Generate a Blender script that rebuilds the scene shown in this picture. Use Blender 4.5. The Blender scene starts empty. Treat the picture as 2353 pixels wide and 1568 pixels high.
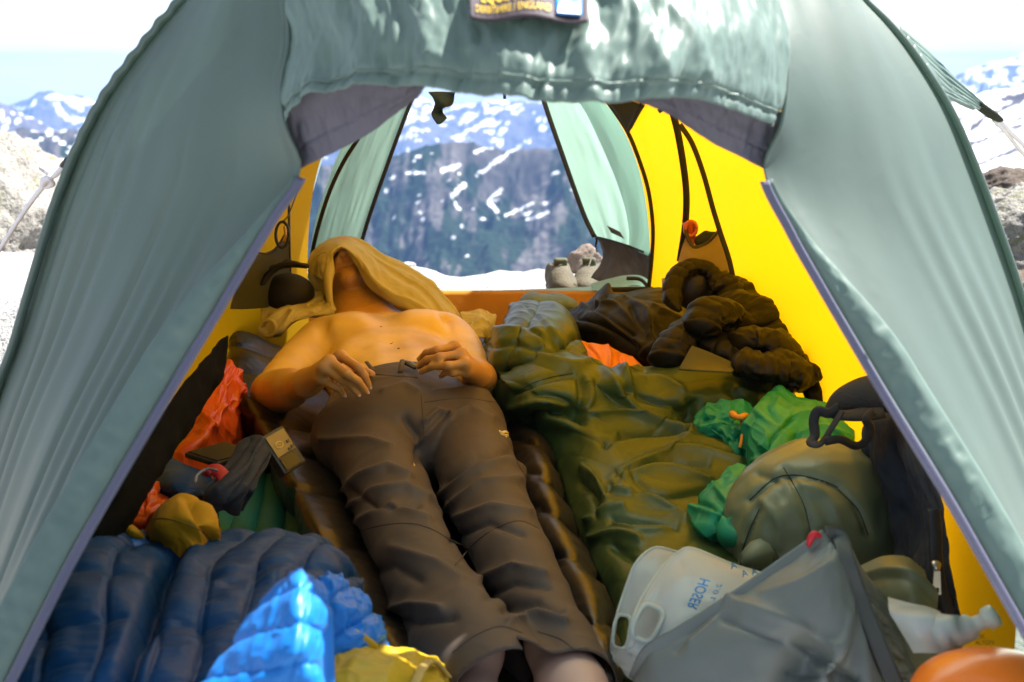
import bpy, bmesh, math, random
import numpy as np
from mathutils import Vector, Matrix

R = math.radians
sc = bpy.context.scene
COL = sc.collection
random.seed(7)

# ------------------------------------------------------------------ camera, sky, sun, exposure
PITCH, ZC, FPX = R(13.7), 0.95, 2643.0
cam_d = bpy.data.cameras.new('camera')
cam = bpy.data.objects.new('camera', cam_d)
COL.objects.link(cam)
cam.location = (0, 0, ZC)
cam.rotation_euler = (R(90) - PITCH, 0, 0)
cam_d.sensor_width = 36
cam_d.lens = FPX / 2353.0 * 36
cam_d.clip_start = 0.05
cam_d.clip_end = 40000
cam_d.dof.use_dof = True
cam_d.dof.focus_distance = 2.45
cam_d.dof.aperture_fstop = 5.0
sc.camera = cam

SUN = Vector((0.50, 0.26, 0.83)).normalized()
world = bpy.data.worlds.new('World')
sc.world = world
world.use_nodes = True
wn, wl = world.node_tree.nodes, world.node_tree.links
wn.clear()
w_out = wn.new('ShaderNodeOutputWorld')
w_bg = wn.new('ShaderNodeBackground')
w_bg.inputs['Strength'].default_value = 0.06
w_sky = wn.new('ShaderNodeTexSky')
w_sky.sky_type = 'NISHITA'
w_sky.sun_disc = False
w_sky.sun_elevation = math.asin(SUN.z)
w_sky.sun_rotation = math.atan2(SUN.x, SUN.y)
w_sky.altitude = 3000
w_sky.air_density = 1.0
w_sky.dust_density = 0.4
w_tc = wn.new('ShaderNodeTexCoord')
w_map = wn.new('ShaderNodeMapping')
w_map.inputs['Scale'].default_value = (2.2, 2.2, 16.0)
w_no = wn.new('ShaderNodeTexNoise')
w_no.inputs['Scale'].default_value = 1.6
w_no.inputs['Detail'].default_value = 5
w_rmp = wn.new('ShaderNodeValToRGB')
w_rmp.color_ramp.elements[0].position = 0.30
w_rmp.color_ramp.elements[1].position = 0.72
w_mix = wn.new('ShaderNodeMix')
w_mix.data_type = 'RGBA'
w_mix.inputs['B'].default_value = (4.4, 4.5, 4.65, 1)
w_mul = wn.new('ShaderNodeMath')
w_mul.operation = 'MULTIPLY'
w_mul.inputs[1].default_value = 0.85
wl.new(w_tc.outputs['Generated'], w_map.inputs['Vector'])
wl.new(w_map.outputs['Vector'], w_no.inputs['Vector'])
wl.new(w_no.outputs['Fac'], w_rmp.inputs['Fac'])
wl.new(w_rmp.outputs['Color'], w_mul.inputs[0])
wl.new(w_mul.outputs[0], w_mix.inputs['Factor'])
wl.new(w_sky.outputs['Color'], w_mix.inputs['A'])
wl.new(w_mix.outputs['Result'], w_bg.inputs['Color'])
wl.new(w_bg.outputs['Background'], w_out.inputs['Surface'])

sun_d = bpy.data.lights.new('sun', 'SUN')
sun_d.energy = 5.0
sun_d.angle = R(0.6)
sun_d.color = (1.0, 0.96, 0.90)
sun = bpy.data.objects.new('sun', sun_d)
COL.objects.link(sun)
sun.rotation_euler = SUN.to_track_quat('Z', 'Y').to_euler()
sun.location = (3, -1, 5)

sc.view_settings.view_transform = 'Standard'
sc.view_settings.look = 'None'
sc.view_settings.gamma = 1
sc.view_settings.exposure = 1.9
sc.render.engine = 'CYCLES'
sc.cycles.use_denoising = True
sc.cycles.max_bounces = 10
sc.cycles.diffuse_bounces = 6
sc.cycles.glossy_bounces = 3
sc.cycles.transmission_bounces = 6
sc.cycles.transparent_max_bounces = 8
sc.cycles.caustics_reflective = False
sc.cycles.caustics_refractive = False
sc.cycles.sample_clamp_indirect = 6

# ------------------------------------------------------------------ helpers: picture point -> place
CP, SP = math.cos(PITCH), math.sin(PITCH)

def D(px, py, v):
    """Point seen at (px, py) of a 2353x1568 frame: v >= 1 is its distance ahead (y), v < 1 its height (z)."""
    a, b = (px - 1176.5) / FPX, (784 - py) / FPX
    r = np.array([a, CP + b * SP, -SP + b * CP])
    t = v / r[1] if v >= 1 else (v - ZC) / r[2]
    return np.array([0, 0, ZC]) + r * t

def proj(P):
    P = np.asarray(P, float)
    x, y, z = P[..., 0], P[..., 1], P[..., 2] - ZC
    d = y * CP - z * SP
    u = y * SP + z * CP
    return 1176.5 + FPX * x / d, 784 - FPX * u / d

def net(rows):
    return [[D(*p) for p in r] for r in rows]

def spline(P, n, t=None):
    """Catmull-Rom through points P (k,3), n samples, chord-length parameter."""
    P = np.asarray(P, float)
    k = len(P)
    if k == 2:
        s = np.linspace(0, 1, n)[:, None]
        return P[0] * (1 - s) + P[1] * s
    c = np.concatenate([[0], np.cumsum(np.linalg.norm(np.diff(P, axis=0), axis=1) ** 0.75 + 1e-9)])
    c /= c[-1]
    s = np.linspace(0, 1, n) if t is None else t
    m = np.empty_like(P)
    m[1:-1] = (P[2:] - P[:-2]) / (c[2:] - c[:-2])[:, None]
    m[0] = (P[1] - P[0]) / (c[1] - c[0])
    m[-1] = (P[-1] - P[-2]) / (c[-1] - c[-2])
    i = np.clip(np.searchsorted(c, s, side='right') - 1, 0, k - 2)
    h = (c[i + 1] - c[i])
    u = ((s - c[i]) / h)[:, None]
    h = h[:, None]
    return ((2 * u**3 - 3 * u**2 + 1) * P[i] + (u**3 - 2 * u**2 + u) * h * m[i]
            + (-2 * u**3 + 3 * u**2) * P[i + 1] + (u**3 - u**2) * h * m[i + 1])

def loft(rows, nu, nv):
    """rows of points -> (nu, nv, 3) smooth surface; u runs over the rows, v along a row."""
    A = np.stack([spline(np.asarray(r), nv) for r in rows])
    return np.stack([spline(A[:, j], nu) for j in range(nv)], axis=1)

def grid_faces(nu, nv, wrap=False):
    i, j = np.meshgrid(np.arange(nu - 1), np.arange(nv if wrap else nv - 1), indexing='ij')
    j2 = (j + 1) % nv
    return np.stack([i * nv + j, i * nv + j2, (i + 1) * nv + j2, (i + 1) * nv + j], axis=-1).reshape(-1, 4)

def vnormals(V, F):
    n = np.cross(V[F[:, 2]] - V[F[:, 0]], V[F[:, 3]] - V[F[:, 1]]) if F.shape[1] == 4 else \
        np.cross(V[F[:, 1]] - V[F[:, 0]], V[F[:, 2]] - V[F[:, 0]])
    N = np.zeros_like(V)
    for c in range(3):
        for k in range(F.shape[1]):
            N[:, c] += np.bincount(F[:, k], n[:, c], len(V))
    return N / (np.linalg.norm(N, axis=1, keepdims=True) + 1e-12)

def gnormals(G, wrap=False):
    nu, nv = G.shape[:2]
    return vnormals(G.reshape(-1, 3), grid_faces(nu, nv, wrap)).reshape(G.shape)

# value noise -------------------------------------------------------
def _hash(ix, iy, iz, seed):
    h = (ix.astype(np.int64) * 374761393 + iy.astype(np.int64) * 668265263 + iz.astype(np.int64) * 2147483647 + seed * 144665) & 0x7fffffff
    h = ((h ^ (h >> 13)) * 1274126177) & 0x7fffffff
    h = ((h ^ (h >> 16)) * 668265263) & 0x7fffffff
    return (h & 0xffff) / 65535.0

def noise(x, y, z=0.0, seed=0):
    x, y, z = np.broadcast_arrays(np.asarray(x, float), np.asarray(y, float), np.asarray(z, float))
    ix, iy, iz = np.floor(x), np.floor(y), np.floor(z)
    fx, fy, fz = x - ix, y - iy, z - iz
    fx, fy, fz = [f * f * f * (f * (f * 6 - 15) + 10) for f in (fx, fy, fz)]
    out = 0
    for dx in (0, 1):
        for dy in (0, 1):
            for dz in (0, 1):
                w = (fx if dx else 1 - fx) * (fy if dy else 1 - fy) * (fz if dz else 1 - fz)
                out = out + w * _hash(ix + dx, iy + dy, iz + dz, seed)
    return out * 2 - 1

def fbm(x, y, z=0.0, seed=0, oct=4, gain=0.5, ridged=False):
    a, f, s = 1.0, 1.0, 0
    for o in range(oct):
        n = noise(np.asarray(x) * f, np.asarray(y) * f, np.asarray(z) * f, seed + o * 17)
        s = s + a * ((1 - 2 * np.abs(n)) if ridged else n)
        a *= gain
        f *= 2.03
    return s

def sm(a, b, x):
    t = np.clip((np.asarray(x) - a) / (b - a), 0, 1)
    return t * t * (3 - 2 * t)

# cloth: spread a sheet to more than its own size so that it buckles into folds -------------------
def _edges(F):
    E = np.concatenate([F[:, [0, 1]], F[:, [1, 2]], F[:, [2, 3]], F[:, [3, 0]]])
    E = np.unique(np.sort(E, axis=1), axis=0)
    Dg = np.concatenate([F[:, [0, 2]], F[:, [1, 3]]])
    return E, Dg

def relax(V, F, it=70, ex=1.06, kgoal=0.03, kbend=0.5, amp=0.004, freq=18.0, seed=1, exdir=None,
          pin=None, floor=None, bend=None, noisev=None, damp=1.2):
    V = np.asarray(V, float)
    shp = V.shape
    if V.ndim == 3:
        nu, nv = shp[:2]
        V = V.reshape(-1, 3)
        I = np.arange(nu * nv).reshape(nu, nv)
        bend = np.concatenate([np.stack([I[:-k].ravel(), I[k:].ravel()], 1) for k in (2, 4)] + [np.stack([I[:, :-k].ravel(), I[:, k:].ravel()], 1) for k in (2, 4)])
    E, Dg = _edges(F)
    C = np.concatenate([E, Dg])
    d = V[C[:, 1]] - V[C[:, 0]]
    L = np.linalg.norm(d, axis=1) + 1e-9
    if exdir is not None:
        w = (np.abs((d / L[:, None] * (exdir if exdir.ndim == 1 else exdir[C[:, 0]])).sum(1))) ** 2
        rest = L * (1 + (ex - 1) * w)
    else:
        exa = np.asarray(ex)
        rest = L * (ex if exa.ndim == 0 else 0.5 * (exa[C[:, 0]] + exa[C[:, 1]]))
    if bend is None:
        bend = np.zeros((0, 2), int)
    Lb = np.linalg.norm(V[bend[:, 1]] - V[bend[:, 0]], axis=1)
    n = len(V)
    cnt = np.bincount(C[:, 0], minlength=n) + np.bincount(C[:, 1], minlength=n)
    cntb = np.maximum(np.bincount(bend[:, 0], minlength=n) + np.bincount(bend[:, 1], minlength=n), 1)
    N = vnormals(V, F)
    nz = fbm(V[:, 0] * freq, V[:, 1] * freq, V[:, 2] * freq, seed, 2) if noisev is None else noisev
    x = V + N * (amp * nz)[:, None]
    kg = np.broadcast_to(np.asarray(kgoal, float), (n,))[:, None]
    if pin is not None:
        kg = np.maximum(kg, pin[:, None])
    for _ in range(it):
        d = x[C[:, 1]] - x[C[:, 0]]
        L = np.linalg.norm(d, axis=1) + 1e-9
        c = d * (0.5 * (L - rest) / L)[:, None]
        a = np.empty_like(x)
        for k in range(3):
            a[:, k] = np.bincount(C[:, 0], c[:, k], n) - np.bincount(C[:, 1], c[:, k], n)
        x = x + damp * a / np.maximum(cnt, 1)[:, None] * 2
        if len(bend):
            d = x[bend[:, 1]] - x[bend[:, 0]]
            L = np.linalg.norm(d, axis=1) + 1e-9
            c = d * (0.5 * np.minimum(L - Lb, 0) / L)[:, None]
            for k in range(3):
                a[:, k] = np.bincount(bend[:, 0], c[:, k], n) - np.bincount(bend[:, 1], c[:, k], n)
            x = x + kbend * a / cntb[:, None] * 2
        x = x + kg * (V - x)
        if floor is not None:
            x[:, 2] = np.maximum(x[:, 2], floor)
    return x.reshape(shp)

# solids from smooth distance fields ----------------------------------------------------------
def _rotm(v):
    return np.array(v.to_3x3() if isinstance(v, Matrix) else v, float)

def frame(zaxis, xhint=(1, 0, 0)):
    z = np.asarray(zaxis, float); z /= np.linalg.norm(z)
    x = np.asarray(xhint, float); x -= z * (x @ z); x /= np.linalg.norm(x)
    return np.stack([x, np.cross(z, x), z])       # rows = local axes

def solid(prims, res, smooth=1):
    """prims: ('cone',a,b,ra,rb,k) | ('ell',c,r(3),frame,k) | ('box',c,half(3),frame,round,k), negative k carves."""
    lo, hi = np.full(3, 1e9), np.full(3, -1e9)
    boxes = []
    for p in prims:
        if p[0] == 'cone':
            r = max(p[3], p[4]); a = np.minimum(p[1], p[2]) - r; b = np.maximum(p[1], p[2]) + r
        elif p[0] == 'ell':
            r = max(p[2]); a = np.asarray(p[1]) - r; b = np.asarray(p[1]) + r
        else:
            r = np.linalg.norm(p[2]) + p[4]; a = np.asarray(p[1]) - r; b = np.asarray(p[1]) + r
        boxes.append((a, b))
        if p[-1] >= 0:
            lo, hi = np.minimum(lo, a), np.maximum(hi, b)
    lo = lo - res * 3
    dim = np.ceil((hi + res * 3 - lo) / res).astype(int) + 1
    S = np.full(dim, 1.0, np.float32)
    for p, (a, b) in zip(prims, boxes):
        k = abs(p[-1]) + 1e-6
        m = k + 3 * res
        i0 = np.maximum(np.floor((a - m - lo) / res).astype(int), 0)
        i1 = np.minimum(np.ceil((b + m - lo) / res).astype(int) + 1, dim)
        if (i1 <= i0).any():
            continue
        ax = [lo[c] + np.arange(i0[c], i1[c]) * res for c in range(3)]
        X, Y, Z = np.meshgrid(*ax, indexing='ij')
        Pt = np.stack([X, Y, Z], -1)
        if p[0] == 'cone':
            A, B = np.asarray(p[1]), np.asarray(p[2])
            ab = B - A
            t = np.clip(((Pt - A) @ ab) / (ab @ ab + 1e-12), 0, 1)
            d = np.linalg.norm(Pt - A - t[..., None] * ab, axis=-1) - (p[3] + (p[4] - p[3]) * t)
        elif p[0] == 'ell':
            q = (Pt - np.asarray(p[1])) @ (np.eye(3) if p[3] is None else np.asarray(p[3])).T
            r = np.asarray(p[2])
            k0 = np.linalg.norm(q / r, axis=-1); k1 = np.linalg.norm(q / (r * r), axis=-1) + 1e-9
            d = k0 * (k0 - 1) / k1
        else:
            q = np.abs((Pt - np.asarray(p[1])) @ (np.eye(3) if p[3] is None else np.asarray(p[3])).T) - np.asarray(p[2])
            d = np.linalg.norm(np.maximum(q, 0), axis=-1) + np.minimum(q.max(-1), 0) - p[4]
        sl = tuple(slice(i0[c], i1[c]) for c in range(3))
        f = S[sl]
        if p[-1] >= 0:
            h = np.maximum(k - np.abs(f - d), 0) / k
            S[sl] = np.minimum(f, d) - h * h * k * 0.25
        else:
            h = np.maximum(k - np.abs(f + d), 0) / k
            S[sl] = np.maximum(f, -d) + h * h * k * 0.25
    return nets(S, lo, res, smooth)

def nets(S, lo, res, smooth=1):
    dim = np.array(S.shape)
    cs = dim - 1
    acc = np.zeros(tuple(cs) + (3,), np.float32)
    cn = np.zeros(tuple(cs), np.float32)
    corners = [(x, y, z) for x in (0, 1) for y in (0, 1) for z in (0, 1)]
    def sl(o):
        return S[o[0]:o[0] + cs[0], o[1]:o[1] + cs[1], o[2]:o[2] + cs[2]]
    for o in corners:
        for ax in range(3):
            if o[ax] == 0:
                o2 = list(o); o2[ax] = 1
                a, b = sl(o), sl(o2)
                m = (a < 0) != (b < 0)
                t = np.where(m, a / np.where(m, a - b, 1), 0)
                for c in range(3):
                    acc[..., c] += np.where(m, o[c] + (t if c == ax else 0), 0)
                cn += m
    act = cn > 0
    idx = np.full(tuple(cs), -1, np.int64)
    idx[act] = np.arange(act.sum())
    base = np.stack(np.nonzero(act), 1)
    V = lo + (base + acc[act] / cn[act][:, None]) * res
    Q = []
    for ax in range(3):
        a = [slice(None)] * 3; b = [slice(None)] * 3
        a[ax] = slice(0, -1); b[ax] = slice(1, None)
        s0, s1 = S[tuple(a)] < 0, S[tuple(b)] < 0
        e = np.stack(np.nonzero(s0 != s1), 1)
        u, w = (ax + 1) % 3, (ax + 2) % 3
        ok = (e[:, u] > 0) & (e[:, w] > 0) & (e[:, u] < cs[u]) & (e[:, w] < cs[w])
        e = e[ok]
        flip = s0[e[:, 0], e[:, 1], e[:, 2]]
        q = []
        for du, dw in ((-1, -1), (0, -1), (0, 0), (-1, 0)):
            c = e.copy(); c[:, u] += du; c[:, w] += dw
            q.append(idx[c[:, 0], c[:, 1], c[:, 2]])
        q = np.stack(q, 1)
        q[~flip] = q[~flip][:, ::-1]
        Q.append(q)
    F = np.concatenate(Q)
    E, _ = _edges(F)
    n = len(V)
    for _ in range(smooth):
        cnt = np.bincount(E[:, 0], minlength=n) + np.bincount(E[:, 1], minlength=n)
        A = np.stack([np.bincount(E[:, 0], V[E[:, 1], c], n) + np.bincount(E[:, 1], V[E[:, 0], c], n) for c in range(3)], 1)
        V = 0.5 * V + 0.5 * A / np.maximum(cnt, 1)[:, None]
    return V, F

# ------------------------------------------------------------------ helpers: objects
def tag(o, label=None, cat=None, group=None, kind=None):
    for k, v in (('label', label), ('category', cat), ('group', group), ('kind', kind)):
        if v:
            o[k] = v
    return o

BASE = {}

def thing(name, label, cat, base, group=None):
    o = bpy.data.objects.new(name, None)
    o.empty_display_size = 0.05
    COL.objects.link(o)
    o.location = Vector(base)
    BASE[o.name] = np.array(base, float)
    return tag(o, label, cat, group)

def obj(name, V, F, mat, parent=None, smooth=True, attrs=None, thick=0.0, base=None, sub=0, off=0.0):
    V = np.asarray(V, float).reshape(-1, 3)
    if parent is not None:
        b = BASE[parent.name]
    elif base is not None:
        b = np.asarray(base, float)
    else:
        b = np.array([V[:, 0].mean(), V[:, 1].mean(), V[:, 2].min()])
    me = bpy.data.meshes.new(name)
    F = [list(map(int, f)) for f in F] if not isinstance(F, np.ndarray) else F.tolist()
    me.from_pydata((V - b).tolist(), [], F)
    if smooth:
        me.polygons.foreach_set('use_smooth', [True] * len(me.polygons))
    for k, a in (attrs or {}).items():
        at = me.attributes.new(k, 'FLOAT', 'POINT')
        at.data.foreach_set('value', np.asarray(a, np.float32).ravel())
    me.materials.append(mat)
    me.update()
    o = bpy.data.objects.new(name, me)
    COL.objects.link(o)
    BASE[o.name] = b
    if parent is None:
        o.location = Vector(b)
    else:
        o.parent = parent
    if thick:
        m = o.modifiers.new('thickness', 'SOLIDIFY'); m.thickness = thick; m.offset = off
    if sub:
        m = o.modifiers.new('rounding', 'SUBSURF'); m.levels = sub; m.render_levels = sub
    return o

def gobj(name, G, mat, parent=None, wrap=False, **kw):
    return obj(name, G.reshape(-1, 3), grid_faces(G.shape[0], G.shape[1], wrap), mat, parent, **kw)

def tube_mesh(P, r, n=10, k=None, flat=1.0, up=(0, 0, 1)):
    """round (or flattened) cord along points P."""
    P = np.asarray(P, float)
    if k:
        P = spline(P, k)
    r = np.broadcast_to(np.asarray(r, float), (len(P),)) if np.ndim(r) == 0 or len(np.atleast_1d(r)) == len(P) else np.interp(np.linspace(0, 1, len(P)), np.linspace(0, 1, len(r)), r)
    T = np.gradient(P, axis=0)
    T /= np.linalg.norm(T, axis=1, keepdims=True) + 1e-9
    nrm = np.asarray(up, float)
    rings = []
    for p, t, rr in zip(P, T, r):
        nn = nrm - t * (nrm @ t)
        if np.linalg.norm(nn) < 1e-4:
            nn = np.array([1.0, 0.3, 0]) - t * (np.array([1.0, 0.3, 0]) @ t)
        nn /= np.linalg.norm(nn)
        nrm = nn
        bb = np.cross(t, nn)
        a = np.linspace(0, 2 * np.pi, n, endpoint=False)
        rings.append(p + rr * (np.cos(a)[:, None] * bb + flat * np.sin(a)[:, None] * nn))
    G = np.stack(rings)
    F = grid_faces(len(P), n, True)[:, ::-1].tolist()
    F.append(list(range(n)))
    F.append(list(range((len(P) - 1) * n, len(P) * n))[::-1])
    return G.reshape(-1, 3), F

def tube(name, P, r, mat, parent=None, n=10, k=None, flat=1.0, up=(0, 0, 1), **kw):
    V, F = tube_mesh(P, r, n, k, flat, up)
    return obj(name, V, F, mat, parent, **kw)

def ribbon(P, up, w, k=40):
    """strip of half width w about a curve, lying across direction `up` (per point or one)."""
    P = spline(P, k)
    T = np.gradient(P, axis=0); T /= np.linalg.norm(T, axis=1, keepdims=True)
    U = np.broadcast_to(np.asarray(up, float), P.shape)
    S = np.cross(T, U); S /= np.linalg.norm(S, axis=1, keepdims=True)
    return P, S, np.cross(S, T)

def skirt(G, zf, inset=0.02):
    """close an open sheet down to a resting height so that it has a body."""
    nu, nv = G.shape[:2]
    V = G.reshape(-1, 3)
    F = grid_faces(nu, nv).tolist()
    I = np.arange(nu * nv).reshape(nu, nv)
    loop = np.concatenate([I[0, :-1], I[:-1, -1], I[-1, :0:-1], I[:0:-1, 0]])
    c = V[loop].mean(0)
    L = V[loop].copy()
    L[:, :2] += (c - L)[:, :2] * inset
    z = np.minimum(L[:, 2] - 0.002, zf)
    L[:, 2] = z
    n0 = len(V)
    V = np.concatenate([V, L])
    m = len(loop)
    for i in range(m):
        j = (i + 1) % m
        F.append([int(loop[j]), int(loop[i]), n0 + i, n0 + j])
    F.append([n0 + i for i in range(m)])
    return V, F

def box_mesh(c, h, fr=None, bev=0.0):
    bm = bmesh.new()
    bmesh.ops.create_cube(bm, size=2)
    for v in bm.verts:
        v.co = Vector([v.co[i] * h[i] for i in range(3)])
    if bev:
        bmesh.ops.bevel(bm, geom=list(bm.edges), offset=bev, segments=2, affect='EDGES', profile=0.6)
    fr = np.eye(3) if fr is None else np.asarray(fr)
    V = np.array([np.asarray(c) + np.array(v.co) @ fr for v in bm.verts])
    F = [[v.index for v in f.verts] for f in bm.faces]
    bm.free()
    return V, F
# ------------------------------------------------------------------ materials
def new_mat(name):
    m = bpy.data.materials.new(name)
    m.use_nodes = True
    nt = m.node_tree
    nt.nodes.clear()
    out = nt.nodes.new('ShaderNodeOutputMaterial')
    return m, nt, out

def N_(nt, typ, **kw):
    n = nt.nodes.new('ShaderNode' + typ)
    for k, v in kw.items():
        if k in n.inputs:
            n.inputs[k].default_value = v
        else:
            setattr(n, k, v)
    return n

def c4(c):
    return (c[0], c[1], c[2], 1)

def fabric(name, col, rough=0.5, trans=0.0, tcol=None, sheen=0.02, spec=0.4, crinkle=0.25, cscale=45.0, stretch=(1, 1, 1),
           vary=0.12, weave=0.0, coat=0.0, coatr=0.25, dist=0.004, grid=0.0, gscale=220.0):
    """woven cloth: tint variation, fine creases, optional ripstop grid, optional light passing through."""
    m, nt, out = new_mat(name)
    L = nt.links
    tc = N_(nt, 'TexCoord')
    mp = N_(nt, 'Mapping'); mp.inputs['Scale'].default_value = stretch
    L.new(tc.outputs['Object'], mp.inputs['Vector'])
    n1 = N_(nt, 'TexNoise', Scale=7.0, Detail=3.0)
    L.new(tc.outputs['Object'], n1.inputs['Vector'])
    ramp = N_(nt, 'MapRange')
    ramp.inputs['From Min'].default_value = 0.3; ramp.inputs['From Max'].default_value = 0.7
    ramp.inputs['To Min'].default_value = 1 - vary; ramp.inputs['To Max'].default_value = 1 + vary
    L.new(n1.outputs['Fac'], ramp.inputs['Value'])
    mul = N_(nt, 'VectorMath', operation='SCALE')
    mul.inputs[0].default_value = col
    L.new(ramp.outputs['Result'], mul.inputs['Scale'])
    colour = mul.outputs[0]
    n2 = N_(nt, 'TexNoise', Scale=cscale, Detail=4.0, Distortion=0.6)
    n2.noise_type = 'RIDGED_MULTIFRACTAL'
    n2.inputs['Roughness'].default_value = 0.55
    L.new(mp.outputs['Vector'], n2.inputs['Vector'])
    h = n2.outputs['Fac']
    b = N_(nt, 'Bump', Strength=crinkle, Distance=dist)
    L.new(h, b.inputs['Height'])
    nrm = b.outputs['Normal']
    if weave:
        w = N_(nt, 'TexNoise', Scale=900.0, Detail=1.0)
        L.new(tc.outputs['Object'], w.inputs['Vector'])
        b2 = N_(nt, 'Bump', Strength=weave, Distance=0.0008)
        L.new(w.outputs['Fac'], b2.inputs['Height']); L.new(nrm, b2.inputs['Normal'])
        nrm = b2.outputs['Normal']
    if grid:
        br = N_(nt, 'TexBrick', Scale=gscale, offset=0.0)
        br.inputs['Color1'].default_value = (1, 1, 1, 1); br.inputs['Color2'].default_value = (1, 1, 1, 1)
        br.inputs['Mortar'].default_value = (1 - grid, 1 - grid, 1 - grid, 1)
        br.inputs['Mortar Size'].default_value = 0.05; br.inputs['Brick Width'].default_value = 1.0; br.inputs['Row Height'].default_value = 1.0
        sx = N_(nt, 'SeparateXYZ'); cx = N_(nt, 'CombineXYZ')
        L.new(tc.outputs['Object'], sx.inputs[0]); L.new(sx.outputs['Y'], cx.inputs['X']); L.new(sx.outputs['Z'], cx.inputs['Y'])
        L.new(cx.outputs[0], br.inputs['Vector'])
        mm = N_(nt, 'VectorMath', operation='MULTIPLY')
        L.new(colour, mm.inputs[0]); L.new(br.outputs['Color'], mm.inputs[1])
        colour = mm.outputs[0]
    p = N_(nt, 'BsdfPrincipled', Roughness=rough)
    p.inputs['Specular IOR Level'].default_value = spec
    p.inputs['Sheen Weight'].default_value = sheen
    p.inputs['Sheen Roughness'].default_value = 0.45
    p.inputs['Coat Weight'].default_value = coat
    p.inputs['Coat Roughness'].default_value = coatr
    if coatr > 0.4:
        p.inputs['Coat IOR'].default_value = 1.9
    L.new(colour, p.inputs['Base Color']); L.new(nrm, p.inputs['Normal'])
    sh = p.outputs[0]
    if trans:
        t = N_(nt, 'BsdfTranslucent')
        if tcol is None:
            L.new(colour, t.inputs['Color'])
        else:
            t.inputs['Color'].default_value = c4(tcol)
        L.new(nrm, t.inputs['Normal'])
        mx = N_(nt, 'MixShader', Fac=trans)
        L.new(sh, mx.inputs[1]); L.new(t.outputs[0], mx.inputs[2])
        sh = mx.outputs[0]
    L.new(sh, out.inputs['Surface'])
    return m

def plain(name, col, rough=0.5, spec=0.5, metal=0.0, trans=0.0, bump=0.0, bscale=80.0, vary=0.08, coat=0.0):
    m, nt, out = new_mat(name)
    L = nt.links
    tc = N_(nt, 'TexCoord')
    n1 = N_(nt, 'TexNoise', Scale=25.0, Detail=4.0)
    L.new(tc.outputs['Object'], n1.inputs['Vector'])
    ramp = N_(nt, 'MapRange')
    ramp.inputs['From Min'].default_value = 0.3; ramp.inputs['From Max'].default_value = 0.7
    ramp.inputs['To Min'].default_value = 1 - vary; ramp.inputs['To Max'].default_value = 1 + vary
    L.new(n1.outputs['Fac'], ramp.inputs['Value'])
    mul = N_(nt, 'VectorMath', operation='SCALE')
    mul.inputs[0].default_value = col
    L.new(ramp.outputs['Result'], mul.inputs['Scale'])
    p = N_(nt, 'BsdfPrincipled', Roughness=rough, Metallic=metal)
    p.inputs['Specular IOR Level'].default_value = spec
    p.inputs['Coat Weight'].default_value = coat
    L.new(mul.outputs[0], p.inputs['Base Color'])
    if bump:
        n2 = N_(nt, 'TexNoise', Scale=bscale, Detail=5.0)
        L.new(tc.outputs['Object'], n2.inputs['Vector'])
        b = N_(nt, 'Bump', Strength=bump, Distance=0.01)
        L.new(n2.outputs['Fac'], b.inputs['Height']); L.new(b.outputs['Normal'], p.inputs['Normal'])
    sh = p.outputs[0]
    if trans:
        t = N_(nt, 'BsdfTranslucent'); L.new(mul.outputs[0], t.inputs['Color'])
        mx = N_(nt, 'MixShader', Fac=trans)
        L.new(sh, mx.inputs[1]); L.new(t.outputs[0], mx.inputs[2]); sh = mx.outputs[0]
    L.new(sh, out.inputs['Surface'])
    return m

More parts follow.
